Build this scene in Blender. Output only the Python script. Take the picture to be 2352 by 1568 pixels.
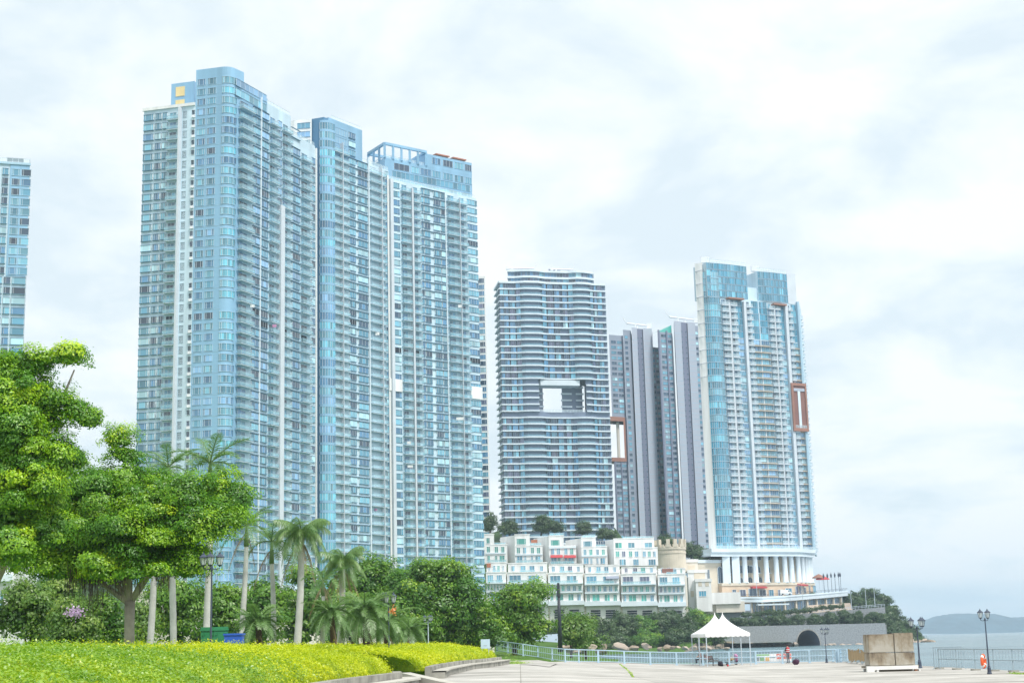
import bpy, bmesh, math, random
import numpy as np
from mathutils import Vector, Matrix

for o in list(bpy.data.objects):
    bpy.data.objects.remove(o)
SC = bpy.context.scene
COL = SC.collection
R = math.radians
rnd = random.Random(7)

# ------------------------------------------------------------------ camera
CAM = Vector((0.0, 0.0, 2.35))
FPX, CU, CV = 3450.0, 1176.0, 784.0          # focal length and centre, in pixels of a 2352 x 1568 frame
ROLL = 0.026
PITCH = math.atan(695.0 / FPX)
_f = Vector((0, math.cos(PITCH), math.sin(PITCH)))
_r0 = Vector((1, 0, 0))
_u0 = Vector((0, -math.sin(PITCH), math.cos(PITCH)))
_r = _r0 * math.cos(ROLL) - _u0 * math.sin(ROLL)
_u = _r0 * math.sin(ROLL) + _u0 * math.cos(ROLL)
cam = bpy.data.cameras.new('camera')
cam.sensor_width = 36.0
cam.lens = 36.0 * FPX / 2352.0
cam.clip_start, cam.clip_end = 0.5, 60000.0
camo = bpy.data.objects.new('camera', cam)
COL.objects.link(camo)
m = Matrix((( _r.x, _u.x, -_f.x, CAM.x), (_r.y, _u.y, -_f.y, CAM.y), (_r.z, _u.z, -_f.z, CAM.z), (0, 0, 0, 1)))
camo.matrix_world = m
SC.camera = camo

# ------------------------------------------------------------------ sky, sun, exposure
SUN_EL, SUN_AZ = R(56), R(140)               # azimuth clockwise from +Y (north): sun behind the camera, to the right
world = bpy.data.worlds.new('World')
SC.world = world
world.use_nodes = True
nt = world.node_tree
nt.nodes.clear()
W = nt.nodes.new
out = W('ShaderNodeOutputWorld'); bg = W('ShaderNodeBackground')
sky = W('ShaderNodeTexSky'); sky.sky_type = 'NISHITA'; sky.sun_disc = False
sky.sun_elevation = SUN_EL; sky.sun_rotation = SUN_AZ
sky.dust_density = 2.5; sky.air_density = 1.0
tc = W('ShaderNodeTexCoord'); sep = W('ShaderNodeSeparateXYZ'); nt.links.new(tc.outputs['Generated'], sep.inputs[0])
# cloud layer: direction projected onto a plane overhead
mx = W('ShaderNodeMath'); mx.operation = 'MAXIMUM'; mx.inputs[1].default_value = 0.0; nt.links.new(sep.outputs['Z'], mx.inputs[0])
ad = W('ShaderNodeMath'); ad.operation = 'ADD'; ad.inputs[1].default_value = 0.28; nt.links.new(mx.outputs[0], ad.inputs[0])
dv = W('ShaderNodeVectorMath'); dv.operation = 'DIVIDE'
cmb = W('ShaderNodeCombineXYZ')
for i in range(3): nt.links.new(ad.outputs[0], cmb.inputs[i])
nt.links.new(tc.outputs['Generated'], dv.inputs[0]); nt.links.new(cmb.outputs[0], dv.inputs[1])
mp = W('ShaderNodeMapping'); mp.inputs['Location'].default_value = (3.1, 0.4, 0.0); mp.inputs['Scale'].default_value = (1.0, 1.0, 0.35)
nt.links.new(dv.outputs[0], mp.inputs[0])
n1 = W('ShaderNodeTexNoise'); n1.inputs['Scale'].default_value = 3.2; n1.inputs['Detail'].default_value = 9.0
n1.inputs['Roughness'].default_value = 0.56; n1.inputs['Distortion'].default_value = 0.25
nt.links.new(mp.outputs[0], n1.inputs['Vector'])
ramp = W('ShaderNodeValToRGB')
ramp.color_ramp.elements[0].position = 0.39; ramp.color_ramp.elements[0].color = (0.72, 0.815, 0.87, 1)
ramp.color_ramp.elements[1].position = 0.56; ramp.color_ramp.elements[1].color = (0.955, 0.975, 0.985, 1)
e = ramp.color_ramp.elements.new(0.47); e.color = (0.835, 0.905, 0.935, 1)
nt.links.new(n1.outputs[0], ramp.inputs[0])
cs = W('ShaderNodeVectorMath'); cs.operation = 'SCALE'; cs.inputs['Scale'].default_value = 5.15
nt.links.new(ramp.outputs[0], cs.inputs[0])
mixn = W('ShaderNodeMixRGB'); mixn.inputs[0].default_value = 0.93      # thin overcast: a little of the clear sky shows through
nt.links.new(sky.outputs[0], mixn.inputs[1]); nt.links.new(cs.outputs[0], mixn.inputs[2])
nt.links.new(mixn.outputs[0], bg.inputs['Color'])
bg.inputs['Strength'].default_value = 0.1
nt.links.new(bg.outputs[0], out.inputs['Surface'])

sl = bpy.data.lights.new('sun', 'SUN'); sl.energy = 1.5; sl.angle = R(11); sl.color = (1.0, 0.965, 0.91)
so = bpy.data.objects.new('sun', sl); COL.objects.link(so)
sd = Vector((math.sin(SUN_AZ) * math.cos(SUN_EL), math.cos(SUN_AZ) * math.cos(SUN_EL), math.sin(SUN_EL)))
so.rotation_euler = sd.to_track_quat('Z', 'Y').to_euler()
so.location = (60, -60, 120)

SC.view_settings.view_transform = 'Standard'
SC.view_settings.look = 'None'
SC.view_settings.exposure = 1.16
SC.view_settings.gamma = 1.0
SC.view_settings.use_curve_mapping = False
cy = SC.cycles
cy.use_denoising = True
cy.max_bounces = 6; cy.diffuse_bounces = 3; cy.glossy_bounces = 2; cy.transmission_bounces = 3
cy.transparent_max_bounces = 6; cy.volume_bounces = 1
cy.sample_clamp_indirect = 4.0
cy.caustics_reflective = False; cy.caustics_refractive = False

# ------------------------------------------------------------------ pixel <-> place helpers
def ray(u, v):
    return _f + _r * ((u - CU) / FPX) + _u * ((CV - v) / FPX)
def P(u, v, Y):
    d = ray(u, v)
    return CAM + d * (Y / d.y)
def G(u, v, z=0.0):
    d = ray(u, v)
    return CAM + d * ((z - CAM.z) / d.z)
def ZV(v, Y, u=1176):
    return P(u, v, Y).z
def plane_hit(u, v, A, B):
    """where the ray meets the vertical plane over the plan line A-B: (distance along, height)"""
    e = (B - A).normalized(); n = Vector((e.y, -e.x))
    d = ray(u, v)
    t = ((A.x - CAM.x) * n.x + (A.y - CAM.y) * n.y) / (d.x * n.x + d.y * n.y)
    p = CAM + d * t
    return (Vector((p.x, p.y)) - A).dot(e), p.z
def sm(a, b, x):
    t = min(1.0, max(0.0, (x - a) / (b - a)))
    return t * t * (3 - 2 * t)
def gz(x, y):
    """ground level of plaza and park"""
    return 0.8 * (1 - sm(-1.5, 18.0, x)) + 0.6 * sm(138, 166, y) * (1 - sm(-1.0, 5.0, x))

# ------------------------------------------------------------------ materials
MATS = {}
def _nodes(name):
    m = bpy.data.materials.new(name); m.use_nodes = True
    return m, m.node_tree, m.node_tree.nodes['Principled BSDF']
def mat(name, col, rough=0.7, var=0.12, scale=0.6, spec=0.4, metal=0.0, bump=0.0, streak=False, bscale=None):
    """painted/mineral surface: base colour with blotchy wear, optional vertical streaks and fine bump"""
    if name in MATS: return MATS[name]
    m, t, b = _nodes(name)
    N = t.nodes.new; L = t.links.new
    tc = N('ShaderNodeTexCoord'); src = tc.outputs['Object']
    if streak:
        mp = N('ShaderNodeMapping'); mp.inputs['Scale'].default_value = (1, 1, 0.07); L(src, mp.inputs[0]); src = mp.outputs[0]
    n = N('ShaderNodeTexNoise'); n.inputs['Scale'].default_value = scale; n.inputs['Detail'].default_value = 6; L(src, n.inputs['Vector'])
    mr = N('ShaderNodeMapRange'); mr.inputs[1].default_value = 0.3; mr.inputs[2].default_value = 0.7
    mr.inputs[3].default_value = 1 - var; mr.inputs[4].default_value = 1 + var * 0.6; L(n.outputs[0], mr.inputs[0])
    oi = N('ShaderNodeObjectInfo'); mo = N('ShaderNodeMapRange'); mo.inputs[3].default_value = 0.95; mo.inputs[4].default_value = 1.05; L(oi.outputs['Random'], mo.inputs[0])
    mu = N('ShaderNodeMath'); mu.operation = 'MULTIPLY'; L(mr.outputs[0], mu.inputs[0]); L(mo.outputs[0], mu.inputs[1])
    sc = N('ShaderNodeVectorMath'); sc.operation = 'SCALE'; sc.inputs[0].default_value = col[:3]; L(mu.outputs[0], sc.inputs['Scale'])
    L(sc.outputs[0], b.inputs['Base Color'])
    b.inputs['Roughness'].default_value = rough; b.inputs['Metallic'].default_value = metal
    b.inputs['Specular IOR Level'].default_value = spec
    if bump:
        n2 = N('ShaderNodeTexNoise'); n2.inputs['Scale'].default_value = bscale or scale * 8; n2.inputs['Detail'].default_value = 5; L(tc.outputs['Object'], n2.inputs['Vector'])
        bp = N('ShaderNodeBump'); bp.inputs['Strength'].default_value = bump; bp.inputs['Distance'].default_value = 0.05
        L(n2.outputs[0], bp.inputs['Height']); L(bp.outputs[0], b.inputs['Normal'])
    MATS[name] = m
    return m
def glassy(name, col, rough=0.06, spec=0.8):
    """window pane seen from outside: tinted, sky-reflecting, a little uneven"""
    m, t, b = _nodes(name)
    N = t.nodes.new; L = t.links.new
    oi = N('ShaderNodeObjectInfo'); ge = N('ShaderNodeNewGeometry')
    ad = N('ShaderNodeMath'); ad.operation = 'ADD'; L(oi.outputs['Random'], ad.inputs[0]); L(ge.outputs['Random Per Island'], ad.inputs[1])
    fr = N('ShaderNodeMath'); fr.operation = 'FRACT'; L(ad.outputs[0], fr.inputs[0])
    mr = N('ShaderNodeMapRange'); mr.inputs[3].default_value = 0.6; mr.inputs[4].default_value = 1.45; L(fr.outputs[0], mr.inputs[0])
    sc = N('ShaderNodeVectorMath'); sc.operation = 'SCALE'; sc.inputs[0].default_value = col[:3]; L(mr.outputs[0], sc.inputs['Scale'])
    L(sc.outputs[0], b.inputs['Base Color'])
    b.inputs['Roughness'].default_value = rough; b.inputs['IOR'].default_value = 1.6; b.inputs['Specular IOR Level'].default_value = spec
    MATS[name] = m
    return m
def clearglass(name, col, alpha=0.45):
    m, t, b = _nodes(name)
    b.inputs['Base Color'].default_value = (*col, 1); b.inputs['Roughness'].default_value = 0.08
    b.inputs['Alpha'].default_value = alpha; b.inputs['IOR'].default_value = 1.5
    MATS[name] = m
    return m
def leafmat(name, cols, trans=0.4, gloss=0.06):
    """leaves: colour differs from leaf to leaf and from clump to clump, light passes through"""
    m = bpy.data.materials.new(name); m.use_nodes = True; t = m.node_tree; t.nodes.clear()
    N = t.nodes.new; L = t.links.new
    ge = N('ShaderNodeNewGeometry'); at = N('ShaderNodeAttribute'); at.attribute_name = 'clump'
    a1 = N('ShaderNodeMath'); a1.operation = 'MULTIPLY'; a1.inputs[1].default_value = 0.28; L(ge.outputs['Random Per Island'], a1.inputs[0])
    a2 = N('ShaderNodeMath'); a2.operation = 'MULTIPLY_ADD'; a2.inputs[1].default_value = 0.72; L(at.outputs['Fac'], a2.inputs[0]); L(a1.outputs[0], a2.inputs[2])
    r = N('ShaderNodeValToRGB'); cr = r.color_ramp
    cr.elements[0].position = 0.0; cr.elements[0].color = (*cols[0], 1)
    cr.elements[1].position = 1.0; cr.elements[1].color = (*cols[-1], 1)
    for i, c in enumerate(cols[1:-1]):
        e = cr.elements.new((i + 1) / (len(cols) - 1)); e.color = (*c, 1)
    L(a2.outputs[0], r.inputs[0])
    d = N('ShaderNodeBsdfDiffuse'); tr = N('ShaderNodeBsdfTranslucent'); gl = N('ShaderNodeBsdfGlossy'); gl.inputs['Roughness'].default_value = 0.45
    L(r.outputs[0], d.inputs[0]); L(r.outputs[0], tr.inputs[0])
    m1 = N('ShaderNodeMixShader'); m1.inputs[0].default_value = trans; L(d.outputs[0], m1.inputs[1]); L(tr.outputs[0], m1.inputs[2])
    m2 = N('ShaderNodeMixShader'); m2.inputs[0].default_value = gloss; L(m1.outputs[0], m2.inputs[1]); L(gl.outputs[0], m2.inputs[2])
    o = N('ShaderNodeOutputMaterial'); L(m2.outputs[0], o.inputs[0])
    MATS[name] = m
    return m

mat('white_wall', (0.84, 0.84, 0.83), 0.75, 0.15, 0.5, streak=True)
mat('white_tile', (0.60, 0.75, 0.84), 0.5, 0.18, 0.25, streak=True)
mat('cream_wall', (0.76, 0.71, 0.62), 0.8, 0.12, 0.15, streak=True)
mat('stone_cream', (0.70, 0.62, 0.50), 0.8, 0.14, 0.3)
mat('peach_stone', (0.74, 0.57, 0.42), 0.8, 0.14, 0.3)
mat('blue_tile', (0.27, 0.48, 0.66), 0.45, 0.18, 0.25, streak=True)
mat('shaded_blue_tile', (0.10, 0.25, 0.42), 0.45, 0.18, 0.06, streak=True)  # blue tile darkened: the flank's shade is put into its colour
mat('grey_tile', (0.45, 0.49, 0.57), 0.6, 0.10, 0.06, streak=True)
mat('dark_grey_tile', (0.20, 0.22, 0.31), 0.6, 0.12, 0.06, streak=True)
mat('mid_grey_tile', (0.31, 0.35, 0.43), 0.6, 0.12, 0.06, streak=True)
mat('plum_grey', (0.19, 0.24, 0.33), 0.5, 0.1, 0.06)
mat('slab_white', (0.72, 0.81, 0.87), 0.6, 0.08, 0.2)
mat('slab_grey', (0.64, 0.69, 0.74), 0.6, 0.08, 0.2)
mat('slab_blue', (0.40, 0.58, 0.70), 0.6, 0.08, 0.2)
mat('trim_dark', (0.14, 0.27, 0.37), 0.5, 0.1, 0.4)
mat('frame_white', (0.70, 0.77, 0.80), 0.45, 0.05, 0.4)
mat('frame_grey', (0.34, 0.45, 0.53), 0.45, 0.05, 0.4)
mat('orange_panel', (0.35, 0.17, 0.125), 0.6, 0.12, 0.2)
mat('brown_wall', (0.27, 0.13, 0.11), 0.7, 0.15, 0.2)
mat('yellow_panel', (0.86, 0.66, 0.32), 0.6, 0.05, 0.2)
mat('red_cloth', (0.52, 0.07, 0.08), 0.8, 0.08, 0.8)
mat('terracotta', (0.46, 0.17, 0.10), 0.8, 0.15, 0.8)
mat('dark_metal', (0.035, 0.042, 0.055), 0.45, 0.15, 1.0)
mat('lamp_metal', (0.06, 0.08, 0.12), 0.5, 0.2, 1.0)
mat('pale_metal', (0.55, 0.63, 0.70), 0.4, 0.1, 1.5)
mat('fence_blue', (0.46, 0.62, 0.74), 0.45, 0.1, 1.5)
mat('fence_grey', (0.34, 0.43, 0.48), 0.45, 0.12, 1.5)
mat('white_metal', (0.80, 0.82, 0.84), 0.4, 0.05, 1.5)
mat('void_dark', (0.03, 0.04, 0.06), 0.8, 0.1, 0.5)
glassy('glass_teal', (0.16, 0.40, 0.52)); glassy('glass_mid', (0.095, 0.28, 0.40)); glassy('glass_blue', (0.08, 0.22, 0.38))
glassy('glass_dark', (0.035, 0.075, 0.13)); glassy('glass_pale', (0.38, 0.62, 0.70)); glassy('glass_cyan', (0.15, 0.48, 0.62))
glassy('glass_green', (0.06, 0.36, 0.31)); glassy('glass_plum', (0.10, 0.12, 0.20)); glassy('glass_deep_cyan', (0.05, 0.26, 0.39))
glassy('glass_sky', (0.20, 0.40, 0.62))
clearglass('rail_glass', (0.46, 0.80, 0.90), 0.36)
clearglass('rail_glass_pale', (0.70, 0.86, 0.92), 0.36)
clearglass('rail_glass_blue', (0.30, 0.62, 0.74), 0.34)
clearglass('lantern_glass', (0.80, 0.88, 0.88), 0.5)

# ------------------------------------------------------------------ mesh builder and object helpers
class MB:
    def __init__(s): s.v = []; s.f = []; s.m = []
    def quad(s, a, b, c, d, mi=0):
        n = len(s.v); s.v += [tuple(a), tuple(b), tuple(c), tuple(d)]; s.f.append((n, n+1, n+2, n+3)); s.m.append(mi); return s
    def poly(s, pts, mi=0):
        n = len(s.v); s.v += [tuple(p) for p in pts]; s.f.append(tuple(range(n, n+len(pts)))); s.m.append(mi); return s
    def box(s, x0, x1, y0, y1, z0, z1, mi=0):
        n = len(s.v)
        s.v += [(x0,y0,z0),(x1,y0,z0),(x1,y1,z0),(x0,y1,z0),(x0,y0,z1),(x1,y0,z1),(x1,y1,z1),(x0,y1,z1)]
        s.f += [(n,n+3,n+2,n+1),(n+4,n+5,n+6,n+7),(n,n+1,n+5,n+4),(n+1,n+2,n+6,n+5),(n+2,n+3,n+7,n+6),(n+3,n,n+4,n+7)]
        s.m += [mi]*6; return s
    def prism(s, pts, z0, z1, mi=0, cap=None):
        """pts counter-clockwise from above"""
        n = len(s.v); k = len(pts)
        s.v += [(p[0], p[1], z0) for p in pts] + [(p[0], p[1], z1) for p in pts]
        for i in range(k):
            j = (i+1) % k; s.f.append((n+i, n+j, n+k+j, n+k+i)); s.m.append(mi)
        s.f.append(tuple(n+k+i for i in range(k))); s.m.append(mi if cap is None else cap)
        s.f.append(tuple(n+i for i in reversed(range(k)))); s.m.append(mi); return s
    def tube(s, pts, rad, n=8, mi=0, cap=True):
        """tube through points with radius (or radii)"""
        pts = [Vector(p) for p in pts]; k = len(pts)
        if not hasattr(rad, '__len__'): rad = [rad]*k
        base = len(s.v)
        for i, p in enumerate(pts):
            t = (pts[min(i+1, k-1)] - pts[max(i-1, 0)]).normalized()
            a = Vector((0, 0, 1)) if abs(t.z) < 0.9 else Vector((1, 0, 0))
            x = t.cross(a).normalized(); y = t.cross(x)
            for q in range(n):
                an = 2*math.pi*q/n; c = p + (x*math.cos(an) + y*math.sin(an))*rad[i]; s.v.append(tuple(c))
        for i in range(k-1):
            for q in range(n):
                a0 = base+i*n+q; a1 = base+i*n+(q+1) % n
                s.f.append((a0, a0+n, a1+n, a1)); s.m.append(mi)
        if cap:
            s.f.append(tuple(base+q for q in range(n))); s.m.append(mi)
            s.f.append(tuple(base+(k-1)*n+q for q in reversed(range(n)))); s.m.append(mi)
        return s
    def lathe(s, prof, n=10, c=(0, 0), mi=0, rot=0.0):
        """prof: (radius, z) from bottom to top round a vertical axis"""
        base = len(s.v); k = len(prof)
        for r_, z in prof:
            for q in range(n):
                an = 2*math.pi*q/n + rot; s.v.append((c[0]+r_*math.cos(an), c[1]+r_*math.sin(an), z))
        for i in range(k-1):
            for q in range(n):
                a0 = base+i*n+q; a1 = base+i*n+(q+1) % n
                s.f.append((a0, a1, a1+n, a0+n)); s.m.append(mi)
        s.f.append(tuple(base+q for q in reversed(range(n)))); s.m.append(mi)
        s.f.append(tuple(base+(k-1)*n+q for q in range(n))); s.m.append(mi)
        return s
    def add(s, o, M=None, mi=None):
        n = len(s.v)
        s.v += [tuple(M @ Vector(p)) for p in o.v] if M else o.v
        s.f += [tuple(i+n for i in f) for f in o.f]; s.m += o.m if mi is None else [mi]*len(o.m); return s
    def mesh(s, name, mats, smooth=False):
        me = bpy.data.meshes.new(name); me.from_pydata(s.v, [], s.f)
        for k in (mats if isinstance(mats, (list, tuple)) else [mats]): me.materials.append(MATS[k])
        me.polygons.foreach_set('material_index', s.m)
        if smooth: me.polygons.foreach_set('use_smooth', [True]*len(s.f))
        me.update(); return me

def link(name, data, parent=None, loc=(0, 0, 0), rz=0.0):
    o = bpy.data.objects.new(name, data); COL.objects.link(o)
    o.location = loc
    if rz: o.rotation_euler = (0, 0, rz)
    if parent is not None: o.parent = parent
    return o
def tag(o, label, cat, group=None):
    o['label'] = label; o['category'] = cat
    if group: o['group'] = group
    return o
def thing(name, label, cat, loc=(0, 0, 0), rz=0.0, group=None):
    return tag(link(name, None, None, loc, rz), label, cat, group)
def struct(o, kind='structure'):
    o['kind'] = kind; return o
def part(name, mb, mats, parent=None, loc=(0, 0, 0), rz=0.0, smooth=False):
    return link(name, mb.mesh(name, mats, smooth), parent, loc, rz)
def world_part(name, mb, mats, parent, smooth=False):
    """mesh given in world coordinates, under a thing standing (unrotated) at its own base"""
    l = parent.location if parent is not None else Vector((0, 0, 0))
    return part(name, mb, mats, parent, (-l[0], -l[1], -l[2]), 0, smooth)
# ------------------------------------------------------------------ towers: generic kit
def zx(x0, s):
    """column in an enlarged crop of the photograph -> frame column"""
    return lambda x: (x0 + x / s) / 1.08844
def zxy(x0, y0, s):
    return lambda x, y: ((x0 + x / s) / 1.08844, (y0 + y / s) / 1.08844)
def V2(p): return Vector((p[0], p[1]))

MESH_CACHE = {}
class Tower:
    LIMIT = 290
    def __init__(s, name, label, cat, base, group=None):
        s.o = thing(name, label, cat, base, 0, group); s.inst = {}
    def put(s, part_name, key, mb, mats, loc, rz, child=None, size=1.0):
        s.inst.setdefault(part_name, []).append((size, key, mb, mats, loc, rz, child))
    def body(s, name, mb, mats, smooth=False):
        return world_part(name, mb, mats, s.o, smooth)
    def done(s):
        base = s.o.location
        for pn, lst in s.inst.items():
            order = sorted(range(len(lst)), key=lambda i: -lst[i][0])
            keep = set(order[:s.LIMIT]); rest = MB(); rmats = []; child_rest = MB(); cmats = []
            for i, (size, key, mb, mats, loc, rz, child) in enumerate(lst):
                l = (loc[0]-base[0], loc[1]-base[1], loc[2]-base[2])
                if i in keep:
                    k = (pn,) + key
                    if k not in MESH_CACHE: MESH_CACHE[k] = mb.mesh(pn, mats)
                    o = link(pn, MESH_CACHE[k], s.o, l, rz)
                    if child:
                        cn, ckey, cmb, cm = child
                        k2 = (cn,) + ckey + tuple(cm)
                        if k2 not in MESH_CACHE: MESH_CACHE[k2] = cmb.mesh(cn, cm)
                        link(cn, MESH_CACHE[k2], o)
                else:
                    M = Matrix.Translation(l) @ Matrix.Rotation(rz, 4, 'Z')
                    for src, sm_ in ((mb, mats), (child[2], child[3]) if child else (None, None)):
                        if src is None: continue
                        idx = []
                        for q in sm_:
                            if q not in rmats: rmats.append(q)
                            idx.append(rmats.index(q))
                        n = len(rest.v)
                        rest.v += [tuple(M @ Vector(p)) for p in src.v]
                        rest.f += [tuple(j+n for j in f) for f in src.f]
                        rest.m += [idx[j] for j in src.m]
            if rest.v:
                struct(part(pn + '_rows', rest, rmats, s.o), 'stuff')

def win_mb(w, z0, z1, proj, mulls=(0.5,), ft=0.07, trim=0.14):
    """frame (mi 0 trim slabs, mi 1 frame bars) and panes of one window; x along the wall, -y outwards"""
    f = MB(); p = MB()
    f.box(-0.05, w+0.05, -proj-0.06, 0.05, z0-trim, z0, 0); f.box(-0.05, w+0.05, -proj-0.06, 0.05, z1, z1+trim*0.7, 0)
    xs = [0.0] + [w*q for q in mulls] + [w]
    for i, x in enumerate(xs):
        a, b = (x, x+ft) if i == 0 else ((x-ft, x) if i == len(xs)-1 else (x-ft/2, x+ft/2))
        f.box(a, b, -proj, 0.02 if i in (0, len(xs)-1) else -proj+0.08, z0, z1, 1)
    for a, b in zip(xs[:-1], xs[1:]):
        p.quad((a+ft*0.5, -proj+0.05, z0), (b-ft*0.5, -proj+0.05, z0), (b-ft*0.5, -proj+0.05, z1), (a+ft*0.5, -proj+0.05, z1))
    return f, p
def balc_mb(w, d, th=0.2, trim=0.05):
    d *= 0.8
    """slab (0 slab, 1 trim) and glass railing (0 glass, 1 rail)"""
    s = MB(); g = MB()
    s.box(0, w, -d, 0.1, -th, 0, 0); s.box(-0.05, w+0.05, -d-0.05, 0.0, 0.002, trim+0.05, 1)
    hz = 1.1
    g.quad((0.03, -d+0.04, 0.16), (w-0.03, -d+0.04, 0.16), (w-0.03, -d+0.04, hz), (0.03, -d+0.04, hz), 0)
    for x in (0.03, w-0.03): g.quad((x, -d+0.04, 0.16), (x, 0, 0.16), (x, 0, hz), (x, -d+0.04, hz), 0)
    g.box(0, w, -d, -d+0.08, hz, hz+0.08, 1)
    for x in (0.0, w-0.08): g.box(x, x+0.08, -d+0.08, 0, hz, hz+0.08, 1)
    n = max(1, int(w/1.3))
    for i in range(n+1):
        x = (w-0.05)*i/n; g.box(x, x+0.05, -d+0.01, -d+0.035, 0.1, hz, 1)
    return s, g

def pick(ws):
    t = rnd.random() * sum(w for _, w in ws)
    for k, w in ws:
        t -= w
        if t <= 0: return k
    return ws[-1][0]
G_A = [('glass_teal', 3), ('glass_mid', 4), ('glass_blue', 2), ('glass_pale', 1.4), ('glass_dark', 1.2)]
G_BLUE = [('glass_mid', 4), ('glass_blue', 4), ('glass_teal', 2), ('glass_sky', 2), ('glass_dark', 0.8)]
G_CORNER = [('glass_cyan', 3.5), ('glass_teal', 3), ('glass_mid', 3), ('glass_sky', 2), ('glass_blue', 1.2)]
G_DOOR = [('glass_dark', 2), ('glass_mid', 4), ('glass_blue', 3), ('glass_teal', 2)]
G_F = [('glass_mid', 4), ('glass_blue', 6), ('glass_dark', 3), ('glass_teal', 1.6), ('glass_plum', 2.5), ('glass_pale', 0.7)]
G_H = [('glass_mid', 3), ('glass_teal', 3), ('glass_sky', 2), ('glass_blue', 2), ('glass_pale', 1)]
G_HC = [('glass_deep_cyan', 5), ('glass_cyan', 0.8), ('glass_teal', 1.2), ('glass_mid', 1)]
G_G = [('glass_mid', 3), ('glass_dark', 3), ('glass_teal', 2), ('glass_pale', 1)]
G_GREEN = [('glass_green', 5), ('glass_teal', 2), ('glass_mid', 1)]

class Fac:
    """one straight face of a tower over plan line A-B (left to right as seen), storeys counted down from the top"""
    def __init__(s, T, A, B, zt, h, seen=None):
        s.T, s.A, s.B, s.zt, s.h = T, V2(A), V2(B), zt, h
        s.e = (s.B - s.A).normalized(); s.n = Vector((s.e.y, -s.e.x)); s.rz = math.atan2(s.e.y, s.e.x)
        s.L = (s.B - s.A).length; s.seen = seen or (lambda z: True); s.dark = ()
    def s_(s, u, v=760): return plane_hit(u, v, s.A, s.B)[0]
    def pt(s, x, z, off=0.0):
        q = s.A + s.e*x + s.n*off
        return (q.x, q.y, z)
    def size(s, w, loc):
        return w / loc[1] * (1 if s.seen(loc[2]) else 0.02)
    def win(s, x0, x1, floors, z0=0.75, z1=2.55, proj=0.35, mulls=(0.5,), gl=G_A, mats=('trim_dark', 'frame_white'), skip=0.0, trim=0.14, name='window', off=0.0):
        w = x1 - x0; key = (round(w, 3), z0, z1, proj, mulls, mats, trim)
        f, p = win_mb(w, z0, z1, proj, mulls, trim=trim)
        for k in floors:
            if skip and rnd.random() < skip: continue
            loc = s.pt(x0, s.zt - (k+1)*s.h, off)
            s.T.put(name, key, f, list(mats), loc, s.rz, ('pane', key, p, [pick(gl) if k not in s.dark else pick([('void_dark', 1), ('glass_dark', 3)])]), s.size(w, loc))
    def balc(s, x0, x1, floors, d=1.6, mats=('slab_white', 'trim_dark'), gmat='rail_glass', doors=True, th=0.2, gl=G_DOOR, off=0.0, rail='frame_grey'):
        w = x1 - x0; key = (round(w, 3), d, mats, gmat, th, rail)
        sl, g = balc_mb(w, d, th)
        for k in floors:
            loc = s.pt(x0, s.zt - (k+1)*s.h, off)
            s.T.put('balcony', key, sl, list(mats), loc, s.rz, ('railing', key, g, [gmat, rail]), s.size(w, loc))
        if doors:
            s.win(x0+0.12*w, x1-0.3*w, floors, 0.14, 2.4, 0.06, (0.5,), gl, ('frame_grey', 'frame_white'), trim=0.05, name='balcony_door', off=off)
    def fin(s, x0, x1, z0, z1, proj, matname, name='fin', back=0.05):
        b = MB(); b.box(0, x1-x0, -proj, back, 0, z1-z0)
        base = s.T.o.location; q = s.pt(x0, z0)
        return part(name, b, [matname], s.T.o, (q[0]-base[0], q[1]-base[1], q[2]-base[2]), s.rz)
    def panel(s, x0, x1, z0, z1, th, matname, name):
        return s.fin(x0, x1, z0, z1, th, matname, name)

def roof_rail(T, pts, z, h=1.1, name='roof_railing', n=10):
    """glass balustrade along plan points"""
    b = MB()
    for a, c in zip(pts[:-1], pts[1:]):
        a = V2(a); c = V2(c); L = (c-a).length; e = (c-a)/L; k = max(1, int(L/1.6))
        b.quad((a.x, a.y, z), (c.x, c.y, z), (c.x, c.y, z+h), (a.x, a.y, z+h), 0)
        b.tube([(a.x, a.y, z+h), (c.x, c.y, z+h)], 0.06, 4, 1)
        for i in range(k+1):
            q = a + e*(L*i/k); b.tube([(q.x, q.y, z), (q.x, q.y, z+h)], 0.05, 4, 1)
    return T.body(name, b, ['rail_glass_pale', 'frame_white'])

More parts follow.
